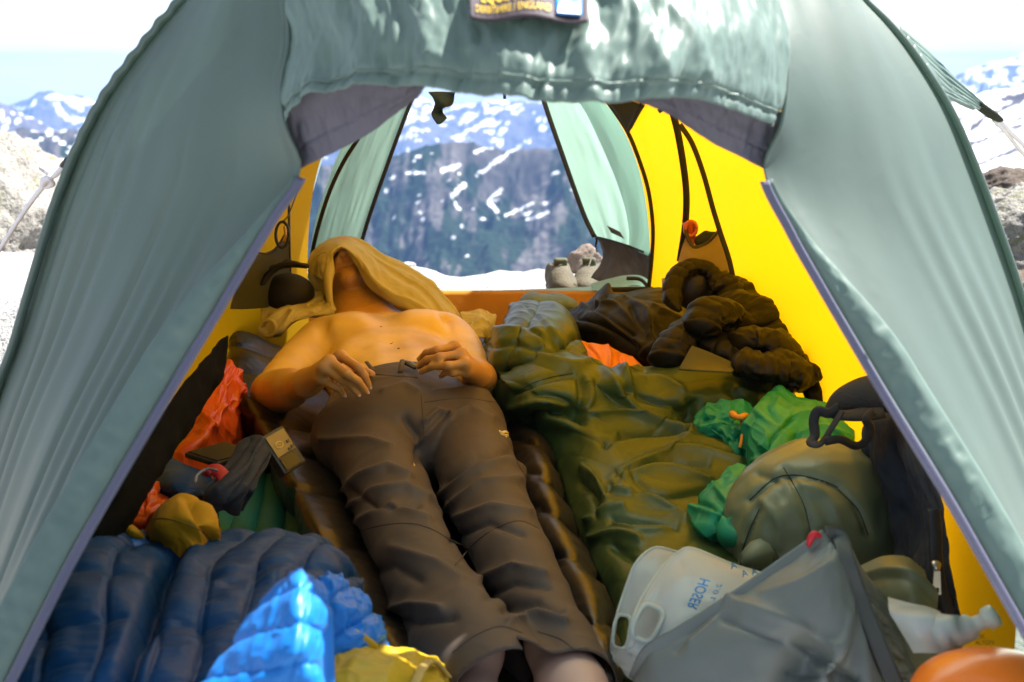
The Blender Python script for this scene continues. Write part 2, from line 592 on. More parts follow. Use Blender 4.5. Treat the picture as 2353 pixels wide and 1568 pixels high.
def granite(name, a, b, dark, lichen=0.0, scale=1.0, bump=0.6):
    m, nt, out = new_mat(name)
    L = nt.links
    tc = N_(nt, 'TexCoord')
    n1 = N_(nt, 'TexNoise', Scale=2.2 * scale, Detail=8.0, Roughness=0.65)
    n2 = N_(nt, 'TexNoise', Scale=70.0 * scale, Detail=3.0, Roughness=0.7)
    n3 = N_(nt, 'TexNoise', Scale=5.5 * scale, Detail=9.0, Roughness=0.75, Distortion=0.8)
    n3.noise_type = 'RIDGED_MULTIFRACTAL'
    for n in (n1, n2, n3):
        L.new(tc.outputs['Object'], n.inputs['Vector'])
    r1 = N_(nt, 'ValToRGB')
    r1.color_ramp.elements[0].position = 0.36; r1.color_ramp.elements[0].color = c4(b)
    r1.color_ramp.elements[1].position = 0.60; r1.color_ramp.elements[1].color = c4(a)
    L.new(n1.outputs['Fac'], r1.inputs['Fac'])
    r2 = N_(nt, 'ValToRGB')
    r2.color_ramp.elements[0].position = 0.32; r2.color_ramp.elements[0].color = c4(dark)
    r2.color_ramp.elements[1].position = 0.47; r2.color_ramp.elements[1].color = (1, 1, 1, 1)
    L.new(n2.outputs['Fac'], r2.inputs['Fac'])
    mu = N_(nt, 'Mix', data_type='RGBA', blend_type='MULTIPLY')
    mu.inputs['Factor'].default_value = 0.75
    L.new(r1.outputs[0], mu.inputs['A']); L.new(r2.outputs[0], mu.inputs['B'])
    col = mu.outputs['Result']
    if lichen:
        n4 = N_(nt, 'TexNoise', Scale=6.0 * scale, Detail=7.0, Roughness=0.8)
        L.new(tc.outputs['Object'], n4.inputs['Vector'])
        r4 = N_(nt, 'ValToRGB')
        r4.color_ramp.elements[0].position = 0.56; r4.color_ramp.elements[1].position = 0.62
        r4.color_ramp.elements[0].color = (0, 0, 0, 1); r4.color_ramp.elements[1].color = (lichen, lichen, lichen, 1)
        L.new(n4.outputs['Fac'], r4.inputs['Fac'])
        m4 = N_(nt, 'Mix', data_type='RGBA')
        m4.inputs['B'].default_value = (0.16, 0.17, 0.08, 1)
        L.new(r4.outputs[0], m4.inputs['Factor']); L.new(col, m4.inputs['A'])
        col = m4.outputs['Result']
    p = N_(nt, 'BsdfPrincipled', Roughness=0.9)
    p.inputs['Specular IOR Level'].default_value = 0.2
    L.new(col, p.inputs['Base Color'])
    bp = N_(nt, 'Bump', Strength=bump, Distance=0.03)
    ad = N_(nt, 'Math', operation='ADD')
    L.new(n3.outputs['Fac'], ad.inputs[0]); L.new(n2.outputs['Fac'], ad.inputs[1])
    L.new(ad.outputs[0], bp.inputs['Height']); L.new(bp.outputs[0], p.inputs['Normal'])
    L.new(p.outputs[0], out.inputs['Surface'])
    return m

def mountain_mat(name, rock1, rock2, forest):
    m, nt, out = new_mat(name)
    L = nt.links
    tc = N_(nt, 'TexCoord')
    n1 = N_(nt, 'TexNoise', Scale=0.012, Detail=9.0, Roughness=0.7)
    L.new(tc.outputs['Object'], n1.inputs['Vector'])
    mx = N_(nt, 'Mix', data_type='RGBA')
    mx.inputs['A'].default_value = c4(rock1); mx.inputs['B'].default_value = c4(rock2)
    r = N_(nt, 'MapRange'); r.inputs['From Min'].default_value = 0.38; r.inputs['From Max'].default_value = 0.62
    L.new(n1.outputs['Fac'], r.inputs['Value']); L.new(r.outputs[0], mx.inputs['Factor'])
    af = N_(nt, 'Attribute', attribute_name='forest')
    m2 = N_(nt, 'Mix', data_type='RGBA'); m2.inputs['B'].default_value = c4(forest)
    L.new(af.outputs['Fac'], m2.inputs['Factor']); L.new(mx.outputs['Result'], m2.inputs['A'])
    asn = N_(nt, 'Attribute', attribute_name='snow')
    m3 = N_(nt, 'Mix', data_type='RGBA'); m3.inputs['B'].default_value = (0.70, 0.72, 0.75, 1)
    L.new(asn.outputs['Fac'], m3.inputs['Factor']); L.new(m2.outputs['Result'], m3.inputs['A'])
    p = N_(nt, 'BsdfPrincipled', Roughness=1.0)
    p.inputs['Specular IOR Level'].default_value = 0.0
    L.new(m3.outputs['Result'], p.inputs['Base Color'])
    L.new(p.outputs[0], out.inputs['Surface'])
    return m

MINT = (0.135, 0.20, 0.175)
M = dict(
    door=fabric('door_nylon', (0.076, 0.116, 0.096), rough=0.55, trans=0.20, tcol=(0.50, 0.70, 0.61), spec=0.6, crinkle=0.12, cscale=30, sheen=0.0, vary=0.06, coat=0.35, coatr=0.5),  # same cloth as the fly, kept darker and denser so panels read shaded
    fly=fabric('fly_nylon', MINT, rough=0.34, trans=0.74, tcol=(0.80, 0.97, 0.88), spec=0.5, crinkle=0.12, cscale=30, sheen=0.1, vary=0.06),  # copy of the door cloth that passes more light, to brighten the inside
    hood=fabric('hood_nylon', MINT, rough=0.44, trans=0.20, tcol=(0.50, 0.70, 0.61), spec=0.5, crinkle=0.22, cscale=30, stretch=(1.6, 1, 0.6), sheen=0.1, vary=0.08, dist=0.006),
    flyback=fabric('back_door_nylon', (0.15, 0.25, 0.205), rough=0.4, trans=0.36, tcol=(0.36, 0.56, 0.46), spec=0.4, crinkle=0.06, cscale=12, vary=0.04),
    inner=fabric('yellow_inner_nylon', (0.80, 0.44, 0.008), rough=0.5, trans=0.80, tcol=(0.72, 0.28, 0.002), spec=0.3, crinkle=0.05, cscale=14, vary=0.03, grid=0.10, gscale=220),
    mesh=fabric('dark_mesh', (0.035, 0.04, 0.028), rough=0.8, spec=0.1, vary=0.1),
    greyvent=fabric('grey_vent_cloth', (0.13, 0.125, 0.16), rough=0.6, trans=0.15, crinkle=0.35, cscale=22, vary=0.05),
    ziptape=fabric('zip_tape', (0.11, 0.11, 0.17), rough=0.7, crinkle=0.1, cscale=200, vary=0.05),
    zipteeth=plain('zip_teeth', (0.16, 0.16, 0.21), rough=0.35),
    black=fabric('black_tape', (0.012, 0.012, 0.013), rough=0.6, crinkle=0.1),
    floorcloth=fabric('orange_floor_nylon', (0.50, 0.20, 0.03), rough=0.5, crinkle=0.2),
    cord=fabric('white_cord', (0.72, 0.70, 0.74), rough=0.8, crinkle=0.2, cscale=300),
    greycloth=fabric('dark_grey_cloth', (0.055, 0.05, 0.06), rough=0.7, crinkle=0.1, vary=0.06),
    rock=granite('granite', (0.40, 0.395, 0.39), (0.30, 0.295, 0.29), (0.22, 0.21, 0.22), 0.25),
    rock2=granite('lichen_granite', (0.32, 0.305, 0.28), (0.21, 0.20, 0.18), (0.2, 0.19, 0.19), 0.85),
    rockpink=granite('pink_granite', (0.30, 0.235, 0.20), (0.22, 0.17, 0.145), (0.3, 0.2, 0.18), 0.0, 3.0),
    rockbrown=granite('brown_rock', (0.15, 0.12, 0.10), (0.10, 0.08, 0.065), (0.10, 0.08, 0.08), 0.3, 1.5),
    mtn=mountain_mat('slope', (0.055, 0.053, 0.052), (0.115, 0.107, 0.103), (0.013, 0.026, 0.014)),
    mtnfar=mountain_mat('far_slope', (0.055, 0.052, 0.06), (0.11, 0.102, 0.11), (0.03, 0.04, 0.035)),
)
# ------------------------------------------------------------------ ground, rocks, mountains
def seg_mask(px, py, strokes):
    """soft mask of strokes [(width, (x,y), (x,y), ...)] given in picture points, laid on the surface."""
    out = np.zeros_like(px)
    jx = px + 3 * noise(px / 5, py / 5, seed=5) + 3 * noise(px / 13, py / 13, seed=15); jy = py + 2.4 * noise(px / 4.5, py / 4.5, seed=9) + 2 * noise(px / 12, py / 12, seed=19)
    for s in strokes:
        w, pts = s[0], s[1:]
        if len(pts) == 1:
            pts = (pts[0], (pts[0][0] + 1, pts[0][1]))
        for (ax, ay), (bx, by) in zip(pts[:-1], pts[1:]):
            dx, dy = bx - ax, by - ay
            t = np.clip(((jx - ax) * dx + (jy - ay) * dy) / (dx * dx + dy * dy + 1e-9), 0, 1)
            d = np.hypot(jx - ax - t * dx, jy - ay - t * dy)
            out = np.maximum(out, sm(w * 1.15, w * 0.75, d))
    return out

def crop(x0, y0, s, strokes):
    return [(s_[0] / s * 0.9412 * 0.36,) + tuple(((x0 + x / s) * 0.9412, (y0 + y / s) * 0.9412) for x, y in s_[1:]) for s_ in strokes]

def mountain(name, ridge, Yr, Yf, zf, px0, px1, nx, ny, mat, snow=None, snow_noise=None, forest=None, amp=25.0, fr=1 / 260.0, seed=3, prof=1.0):
    px = np.linspace(px0, px1, nx)
    rp = np.interp(px, [p[0] for p in ridge], [p[1] for p in ridge])
    rp = rp + 3.0 * fbm(px / 40.0, 0 * px, seed=seed, oct=4)
    top = np.array([D(a, b, Yr) for a, b in zip(px, rp)])
    t = np.concatenate([[-0.35, -0.15], np.linspace(0, 1, ny)])[:, None]
    Y = Yr + (Yf - Yr) * t
    X = top[None, :, 0] * (Y / Yr)
    tt = np.clip(t, 0, 1)
    Z = top[None, :, 2] + (zf - top[None, :, 2]) * tt ** prof
    Z = np.where(t < 0, top[None, :, 2] + t * abs(zf - top[None, :, 2]) * -1.0 * np.sign(t) * -1.0, Z)
    Z = np.where(t < 0, top[None, :, 2] - np.abs(t) * np.abs(zf - top[None, :, 2]), Z)
    env = sm(0, 0.12, tt)
    r = fbm(X * fr, Y * fr * 0.6, seed=seed + 4, oct=6, gain=0.55, ridged=True)
    Z = Z + amp * (r - 0.4) * (0.25 + 0.75 * env) * (t >= 0)
    G = np.stack([X, np.broadcast_to(Y, X.shape), Z], -1)
    qx, qy = proj(G)
    s = np.zeros(X.shape)
    if snow:
        s = np.maximum(s, seg_mask(qx, qy, snow))
    if snow_noise is not None:
        s = np.maximum(s, snow_noise(G, qx, qy, tt + 0 * X, r))
    f = forest(G, qx, qy, tt + 0 * X, r) if forest else 0 * X
    o = gobj(name, G[:, ::-1], mat, attrs={'snow': s[:, ::-1], 'forest': f[:, ::-1]})
    o['kind'] = 'structure'
    return o

c2 = crop(640, 0, 2.8, [
    (25, (1450, 1050), (1520, 1020), (1600, 1000)), (28, (1490, 1190), (1600, 1110), (1690, 1040), (1760, 1010)), (44, (1230, 1170), (1290, 1150), (1340, 1135)),
    (20, (990, 1185), (1050, 1180), (1110, 1180)), (34, (1300, 1340), (1340, 1300), (1385, 1260)), (38, (1550, 1370), (1570, 1400), (1600, 1440)),
    (30, (1560, 1360), (1600, 1330), (1640, 1295)), (18, (1660, 1475), (1760, 1430), (1860, 1385)), (28, (1790, 1465), (1835, 1455)),
    (26, (1820, 1505), (1890, 1485), (1960, 1450)), (22, (1030, 1105)), (30, (1060, 1070), (1085, 1072)), (16, (1160, 1050)), (22, (1980, 1195), (2030, 1175)),
    (22, (1225, 1375)), (30, (1330, 1390), (1340, 1425)), (24, (1085, 1455)), (24, (1515, 1500)), (16, (1605, 1497)), (16, (1065, 1390)), (18, (880, 1220), (900, 1205)),
    (18, (1460, 1210)), (18, (1350, 1190)), (18, (1440, 1430), (1460, 1420)), (18, (1270, 1240)), (20, (1075, 1335)), (18, (1520, 1300)), (14, (860, 1125)), (16, (2110, 1305)),
    (12, (1380, 1560))])
c2 += [(4, (1140, 462)), (3.4, (1062, 520)), (3, (1040, 545)), (4, (970, 505)), (3, (1075, 590)), (3, (905, 500)), (3.5, (1255, 470), (1262, 467)), (3, (890, 440))]

def forest1(G, qx, qy, t, r):
    n = fbm(qx / 40.0, qy / 70.0, seed=31, oct=5)
    streak = fbm(qx / 9.0 + qy / 60.0, qy / 45.0, seed=12, oct=3)
    pale = sm(60, 20, np.hypot((qx - 1260) / 1.1, (qy - 600)))
    return np.clip(sm(-0.55, 0.25, n + 0.45 * streak + (qy - 430) / 260.0) - 0.75 * pale, 0, 1) * 0.95

mountain('mountain_slope', [(-600, 320), (0, 300), (90, 302), (200, 292), (300, 315), (600, 400), (850, 392), (900, 366), (960, 342), (1010, 326), (1060, 316), (1085, 313), (1120, 324), (1200, 326), (1280, 330), (1500, 345), (2000, 300), (2300, 330), (3000, 330)],
         2500, 1750, -560, -500, 2900, 760, 300, M['mtn'], snow=c2, forest=forest1, amp=46, fr=1 / 300, seed=3, prof=0.92,
         snow_noise=lambda G, qx, qy, t, r: sm(0.42, 0.52, fbm(qx / 16.0, qy / 10.0, seed=77, oct=4)) * sm(460, 380, qy) * (qx < 500))
far_left = crop(0, 0, 2.8, [(60, (330, 665), (420, 655), (480, 672), (560, 700), (640, 690), (700, 715)), (46, (380, 720), (410, 750), (430, 780), (450, 812), (500, 826), (560, 822)), (26, (90, 745), (150, 745), (190, 738), (245, 690)),
    (22, (330, 880)), (40, (215, 985), (250, 985)), (22, (130, 940)), (24, (200, 915)), (16, (60, 985)), (18, (330, 615)), (16, (170, 670)), (60, (480, 700), (560, 740))])
mountain('far_mountains', [(-600, 240), (0, 238), (60, 215), (95, 208), (120, 201), (150, 212), (190, 207), (215, 218), (245, 236), (330, 262), (600, 250), (900, 222), (960, 226), (1010, 240), (1100, 226), (1180, 222), (1250, 233), (1400, 215), (1900, 190), (2120, 178), (2190, 166), (2235, 151), (2300, 146), (2353, 135), (2700, 120)],
         9000, 5600, -1500, -500, 2900, 700, 120, M['mtnfar'], snow=far_left, amp=150, fr=1 / 1100.0, seed=21,
         snow_noise=lambda G, qx, qy, t, r: np.clip(sm(0.18, 0.30, fbm(qx / 26.0 + qy / 14, qy / 9.0 - qx / 60, seed=55, oct=5) - (qy - 245) / 160.0) * np.where(qx < 500, 0.0, 1.0), 0, 1))
mountain('middle_ridge', [(-600, 200), (0, 243), (50, 265), (110, 290), (150, 312), (220, 330), (330, 350), (700, 420)],
         5200, 3600, -900, -500, 800, 200, 70, M['mtnfar'], amp=60, fr=1 / 500.0, seed=44,
         snow_noise=lambda G, qx, qy, t, r: sm(0.45, 0.55, fbm(qx / 14.0, qy / 9.0, seed=81, oct=4)))
band = crop(1800, 0, 2.8, [(44, (1590, 890), (1700, 800), (1800, 760), (1900, 700), (2000, 660)), (38, (1560, 1000), (1680, 960), (1800, 900), (1960, 850)), (40, (1640, 1130), (1760, 1080), (1960, 1010)),
    (60, (1820, 680), (2000, 640)), (22, (1500, 830), (1560, 800)), (26, (1760, 860), (1960, 800)), (14, (1480, 720), (1560, 690))])
mountain('snowfield_slope', [(1700, 330), (2100, 262), (2180, 238), (2260, 214), (2353, 196), (2500, 180), (2900, 170)],
         1900, 700, -240, 1700, 2900, 300, 160, M['mtnfar'], amp=7, fr=1 / 160.0, seed=64,
         snow_noise=lambda G, qx, qy, t, r: 1 - seg_mask(qx, qy, band))

# near rock: flat granite under the tent, a step behind it, then the brink
ys = np.concatenate([np.linspace(-12, -1, 12), np.linspace(-0.8, 2.8, 40), np.linspace(2.85, 5.0, 110), [5.3, 6, 8, 12, 20, 40, 90, 200, 500, 1100, 1700]])
us = np.linspace(-1, 1, 260)
U, Yg = np.meshgrid(us, ys)
half = np.where(Yg < 6, 7.0, 7 + (Yg - 6) * 1.3)
Xg = np.sign(U) * np.abs(U) ** 1.25 * half
base_z = np.interp(ys, [-12, 3.3, 3.5, 3.68, 4.3, 4.55, 4.9, 6, 12, 40, 200, 1100, 1700], [-0.5, -0.02, 0.03, 0.16, 0.158, 0.12, -0.15, -1.6, -8, -32, -130, -480, -640])[:, None] + 0 * Xg
rough = 0.035 * fbm(Xg * 1.6, Yg * 1.6, seed=8, oct=5) + 0.012 * fbm(Xg * 9, Yg * 9, seed=10, oct=3)
keep = sm(0.9, 1.4, np.abs(Xg)) + sm(3.5, 3.7, Yg) + sm(0.6, 0.0, Yg)
Zg = base_z + rough * np.clip(keep, 0, 1) * (1 + np.clip(Yg - 5, 0, 40)) + sm(1.2, 4, np.abs(Xg)) * 0.16 * sm(1.2, 4.4, Yg) * (Yg < 5)
ledge = 0.012 * np.interp(proj(np.stack([Xg, Yg, Zg], -1))[0], [960, 1000, 1030, 1060, 1130, 1250], [1.2, 0.7, -0.2, -0.5, 0.6, 0.9])
Zg = Zg + ledge * ((Yg > 3.7) & (Yg < 4.7))
Gg = np.stack([Xg, Yg, Zg], -1)
tag(gobj('ground', Gg[:, :, :], M['rock'], base=(0, 0, 0)), kind='structure')

def boulder(name, c, r, seed, mat, label, cat, rough=0.16, n=60, group=None, cuts=7):
    a = np.linspace(0, np.pi, n)[:, None]; b = np.linspace(0, 2 * np.pi, 2 * n, endpoint=False)[None]
    d = np.stack([np.sin(a) * np.cos(b), np.sin(a) * np.sin(b), np.cos(a) + 0 * b], -1)
    rng = np.random.RandomState(seed)
    rad = np.full(d.shape[:2], 1.0)
    for _ in range(cuts):
        v = rng.normal(size=3); v[2] = abs(v[2]) * 0.8; v /= np.linalg.norm(v)
        q = (d @ v); h = rng.uniform(0.55, 0.85)
        rad = np.where(q > 1e-3, np.minimum(rad, h / np.maximum(q, 1e-3)), rad)
    rad = rad * (1 + rough * 0.5 * fbm(d[..., 0] * 2.3, d[..., 1] * 2.3, d[..., 2] * 2.3, seed, 5) + rough * 0.25 * fbm(d[..., 0] * 9, d[..., 1] * 9, d[..., 2] * 9, seed + 5, 3, ridged=True))
    V = np.asarray(c) + d * rad[..., None] * np.asarray(r)
    return tag(obj(name, V, grid_faces(n, 2 * n, True)[:, ::-1], mat), label, cat, group)

boulder('boulder', D(-30, 560, 4.7) + (0, 0, -0.02), (0.42, 0.5, 0.44), 3, M['rock2'], 'large pale lichen-spotted boulder left of the tent under the white cord', 'boulder', group=None)
boulder('boulder', D(-40, 700, 3.9) + (-0.1, 0, -0.12), (0.4, 0.5, 0.2), 14, M['rock'], 'low flat white granite slab at the left edge below the lichen boulder', 'boulder')
boulder('boulder', D(105, 470, 6.2) + (0, 0, -0.05), (0.34, 0.3, 0.26), 6, M['rockbrown'], 'dark brown jagged rock behind the lichen boulder on the left', 'rock')
boulder('boulder', D(2330, 440, 5.6), (0.42, 0.4, 0.13), 11, M['rockbrown'], 'brown flat-topped rock at the right edge below the snowfield', 'rock')
boulder('boulder', D(2370, 560, 4.4) + (0.05, 0, -0.05), (0.36, 0.4, 0.26), 23, M['rock2'], 'grey lichen-covered boulder at the right edge of the photo', 'boulder')
boulder('boulder', D(2390, 690, 3.8) + (0.05, 0, -0.05), (0.3, 0.3, 0.2), 29, M['rockbrown'], 'brownish boulder low at the right edge beside the tent', 'boulder')
boulder('boulder', D(1342, 596, 4.1), (0.085, 0.07, 0.055), 41, M['rockpink'], 'small pinkish granite block outside the back door behind the shoes', 'rock', rough=0.12, n=40, cuts=9)
boulder('boulder', D(938, 612, 3.95), (0.03, 0.03, 0.016), 17, M['rock'], 'tiny rounded stone on the ledge behind the draped shirt', 'stone', rough=0.08, n=24, cuts=3)

# the air between here and the far ranges
V, F = box_mesh((600, 6200, -800), (12600, 6500, 870))
hz = obj('haze', V, F, None or M['rock'], smooth=False, base=(0, 0, -1600))
mh, nth, oh = new_mat('haze_air')
pv = N_(nth, 'VolumePrincipled', Density=0.00007, Anisotropy=0.0)
pv.inputs['Color'].default_value = (0.26, 0.48, 1.0, 1)
nth.links.new(pv.outputs[0], oh.inputs['Volume'])
hz.data.materials[0] = mh
hz['kind'] = 'stuff'
# ------------------------------------------------------------------ the tent
tent = thing('tent', 'sage green mountain tent with yellow inner, front door open', 'tent', (0, 2.4, 0))

def resamp(pts, n):
    return spline(np.array([D(*p) for p in pts]), n)

def along(G, f):
    """push a sheet along its normals by f(u, v) with u, v in 0..1."""
    u, v = np.meshgrid(np.linspace(0, 1, G.shape[0]), np.linspace(0, 1, G.shape[1]), indexing='ij')
    return G + gnormals(G) * f(u, v)[..., None]

# front pole arch as it stands against the sky
archL = [(-260, 1900, 1.72), (-180, 1650, 1.73), (-110, 1320, 1.74), (-50, 1060, 1.75), (0, 900, 1.75), (40, 790, 1.75), (85, 640, 1.75), (140, 460, 1.75), (190, 335, 1.75), (245, 230, 1.75), (330, 115, 1.75), (428, 0, 1.75)]
archR = [(1988, 0, 1.75), (2040, 50, 1.75), (2100, 122, 1.75), (2180, 245, 1.75), (2240, 380, 1.75), (2300, 540, 1.75), (2353, 700, 1.75), (2420, 950, 1.75), (2500, 1300, 1.74), (2560, 1650, 1.73), (2600, 1900, 1.72)]
top = [(560, -130, 1.76), (800, -300, 1.78), (1200, -400, 1.8), (1600, -300, 1.78), (1860, -130, 1.76)]
arch = np.array([D(*p) for p in archL + top + archR])
arch = spline(arch, 121)

def ring(Y, sx, sz, cx):
    A = arch.copy()
    A[:, 0] = cx + (A[:, 0] - 0.0) * sx
    A[:, 1] = Y
    A[:, 2] = 0.02 + (A[:, 2] - 0.02) * sz
    return A
shell = loft([arch, ring(2.15, 1.02, 1.0, -0.02), ring(2.7, 0.98, 0.98, -0.05), ring(3.2, 0.86, 0.93, -0.08), ring(3.62, 0.72, 0.86, -0.10)], 60, 121)
shell = along(shell, lambda u, v: 0.006 * fbm(u * 6, v * 30, seed=4, oct=3) * np.sin(np.pi * u))
gobj('fly_roof', shell, M['fly'], tent)

# left front panel: from the pole arch to the zipped edge, long folds running down it
zl = [(645, -60, 1.56), (660, 20, 1.53), (665, 100, 1.50), (648, 200, 1.47), (656, 287, 1.455), (690, 388, 1.45)]
zl2 = [(628, 490, 1.43), (560, 602, 1.41), (490, 720, 1.385), (410, 853, 1.355), (330, 988, 1.32), (250, 1124, 1.285), (170, 1265, 1.25), (95, 1410, 1.21), (20, 1560, 1.175), (-50, 1700, 1.14), (-110, 1850, 1.11)]
n_v = 150
ZL = resamp(zl + zl2, n_v)
sil = [(478, -60, 1.752)] + [(428, 0, 1.752)] + archL[::-1][1:]
SL = resamp(sil, n_v)
mid = 0.5 * (ZL + SL)
sag = np.array([-0.012, -0.012, 0.0])
def smooth_line(A, w):
    P = np.concatenate([2 * A[0] - A[w:0:-1], A, 2 * A[-1] - A[-2:-w - 2:-1]])
    k = np.hanning(2 * w + 1); k /= k.sum()
    return np.stack([np.convolve(P[:, c], k, 'valid') for c in range(3)], 1)
ZLs = smooth_line(ZL, 34); SLs = smooth_line(SL, 12)
rowsL = [SL, SLs * 0.72 + ZLs * 0.28 + sag * 0.8, SLs * 0.4 + ZLs * 0.6 + sag, SLs * 0.12 + smooth_line(ZL, 16) * 0.88 + sag * 0.3, ZL]
PL = loft(rowsL, 170, n_v)
def folds_left(u, v):
    w = u + 0.05 * np.sin(v * 3.0) - 0.10 * (v - 0.4) * (1 - u) + 0.012 * noise(v * 6, u * 3, seed=4)
    h = np.zeros_like(u)
    for c, wd, a, v0, v1 in ((0.12, 0.016, 0.35, .1, .5), (0.20, 0.018, 0.8, .12, .8), (0.29, 0.022, 0.9, .15, 1.1), (0.385, 0.03, 0.8, .1, .9), (0.50, 0.05, 0.5, .3, 1.1), (0.615, 0.014, 0.8, .2, 1.1), (0.68, 0.02, 0.55, .3, .8), (0.735, 0.016, 0.8, .25, 1.1), (0.80, 0.022, 0.75, .2, 1.1), (0.86, 0.016, 0.5, .35, 1.1)):
        h += a * np.exp(-((w - c) / wd) ** 2) * sm(v0 - 0.06, v0 + 0.30, v) * sm(v1, v1 - 0.25, v)
    return -0.0100 * h + 0.004 * fbm(u * 5, v * 1.5, seed=3, oct=2) + 0.0010 * fbm(u * 40, v * 26, seed=6, oct=2) * sm(0.88, 1.0, u)
PL = along(PL, folds_left)
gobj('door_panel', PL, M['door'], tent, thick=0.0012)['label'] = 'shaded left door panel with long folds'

# right front panel
zr = [(1772, -60, 1.56), (1788, 20, 1.53), (1810, 100, 1.50), (1806, 200, 1.47), (1792, 292, 1.455), (1757, 388, 1.45)]
zr2 = [(1822, 530, 1.43), (1895, 660, 1.405), (1965, 780, 1.38), (2036, 900, 1.355), (2110, 1020, 1.325), (2190, 1150, 1.29), (2290, 1325, 1.245), (2390, 1500, 1.20), (2490, 1680, 1.16), (2580, 1850, 1.12)]
ZR = resamp(zr + zr2, n_v)
silr = [(1940, -60, 1.752)] + archR
SR = resamp(silr, n_v)
sagr = np.array([0.012, -0.012, 0.0])
ZRs = smooth_line(ZR, 34); SRs = smooth_line(SR, 12)
PR = loft([ZR, SRs * 0.12 + smooth_line(ZR, 16) * 0.88 + sagr * 0.3, SRs * 0.4 + ZRs * 0.6 + sagr, SRs * 0.72 + ZRs * 0.28 + sagr * 0.8, SR], 170, n_v)
def folds_right(u, v):
    h = np.zeros_like(u)
    w = u - 0.22 * (v - 0.45)
    for c, wd, a in ((0.50, 0.035, 0.8), (0.60, 0.04, 1.2), (0.71, 0.045, 1.2), (0.82, 0.04, 0.8), (0.10, 0.03, 0.35), (0.25, 0.06, 0.4)):
        h += a * np.exp(-((w - c) / wd) ** 2)
    return 0.0075 * h * sm(0.15, 0.60, v) + 0.003 * fbm(u * 4, v * 2, seed=13, oct=2)
PR = along(PR, folds_right)
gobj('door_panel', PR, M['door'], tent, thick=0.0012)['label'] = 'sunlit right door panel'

for Zs in (ZL, ZR):
    m_ = int(np.argmin(np.linalg.norm(Zs - (D(690, 388, 1.45) if Zs is ZL else D(1757, 388, 1.45)), axis=1)))
    tube('hood_join', Zs[2:m_] + np.array([0, -0.006, 0]), 0.0028, M['door'], tent, n=6)
# hems, zip tapes and teeth along both door edges
def zip_edge(Z, side, start):
    Z = Z[start:]
    T = np.gradient(Z, axis=0); T /= np.linalg.norm(T, axis=1, keepdims=True)
    S = np.cross(T, np.array([0, -1.0, 0.25])); S /= np.linalg.norm(S, axis=1, keepdims=True)
    if (S[len(S) // 2, 0] > 0) == (side > 0):      # S points towards the opening
        S = -S
    nrm = np.cross(T, S); nrm *= -np.sign(nrm[:, 1:2] + 1e-9)
    k = len(Z)
    t = np.linspace(0, 1, k)
    # padded hem just outside the zip
    prof = np.linspace(-1, 1, 17)
    G = []
    for q in prof:
        puck = 0.0022 * np.sin(t * 260 + 3 * np.sin(t * 31)) * (0.5 + 0.5 * noise(t * 22, q * 2, seed=4)) + 0.002 * noise(t * 70, q * 1.5, seed=9)
        off = (-0.024 + 0.022 * q) * (0.12 + 0.88 * sm(0, 0.35, t))[:, None]
        G.append(Z + S * off + nrm * ((0.006 * (1 - q * q) * sm(0, 0.25, t) + 0.0025) + puck * (1 - q * q) * sm(0, 0.2, t))[:, None])
    gobj('door_hem', np.stack(G), M['hood'], tent, thick=0.001)
    # tape
    G = [Z + S * s + nrm * (0.0035 - 0.004 * max(s - 0.008, 0) / 0.014) for s in np.linspace(0.001, 0.0115, 6)]
    gobj('zip_tape', np.stack(G) + nrm * 0.0065, M['ziptape'], tent, thick=0.0012)
    # teeth: one coil, each a small bead
    Vt, Ft = [], []
    ln = np.concatenate([[0], np.cumsum(np.linalg.norm(np.diff(Z, axis=0), axis=1))])
    m = int(ln[-1] / 0.0034)
    for a in np.linspace(0, ln[-1], m):
        i = min(int(np.searchsorted(ln, a)), k - 2)
        c = np.array([np.interp(a, ln, Z[:, j]) for j in range(3)]) + S[i] * 0.0105 + nrm[i] * 0.0105
        v, f = box_mesh(c, (0.0010, 0.0022, 0.0012), np.stack([T[i], S[i], nrm[i]]))
        f = [[q + 8 * len(Ft) // 6 for q in ff] for ff in f]
        Vt.append(v); Ft += f
    o = obj('zip_teeth', np.concatenate(Vt), Ft, M['zipteeth'], tent, smooth=False)
    o['kind'] = 'stuff'
zip_edge(ZL, -1, int(np.argmin(np.linalg.norm(ZL - D(690, 388, 1.45), axis=1))) + 2)
zip_edge(ZR, 1, int(np.argmin(np.linalg.norm(ZR - D(1757, 388, 1.45), axis=1))) + 2)

# hood over the door
hood_rows = [
    [(590, -130, 1.74), (800, -300, 1.76), (1190, -395, 1.78), (1600, -300, 1.76), (1830, -130, 1.74)],
    [(646, -50, 1.555), (850, -90, 1.45), (1190, -100, 1.40), (1550, -90, 1.43), (1776, -50, 1.55)],
    [(666, 95, 1.50), (850, 60, 1.37), (1020, 55, 1.32), (1190, 55, 1.30), (1380, 55, 1.305), (1550, 60, 1.34), (1700, 70, 1.41), (1809, 95, 1.495)],
    [(652, 190, 1.47), (740, 160, 1.41), (850, 145, 1.345), (1020, 140, 1.285), (1190, 145, 1.26), (1380, 148, 1.27), (1550, 150, 1.31), (1700, 175, 1.39), (1806, 205, 1.465)],
    [(656, 284, 1.452), (700, 230, 1.41), (760, 205, 1.37), (850, 198, 1.33), (970, 201, 1.29), (1060, 213, 1.262), (1160, 223, 1.245), (1260, 234, 1.243), (1400, 239, 1.26), (1490, 226, 1.29), (1600, 229, 1.335), (1700, 260, 1.39), (1780, 292, 1.45)]]
HD = loft([resamp(r, 60) for r in hood_rows], 110, 260)
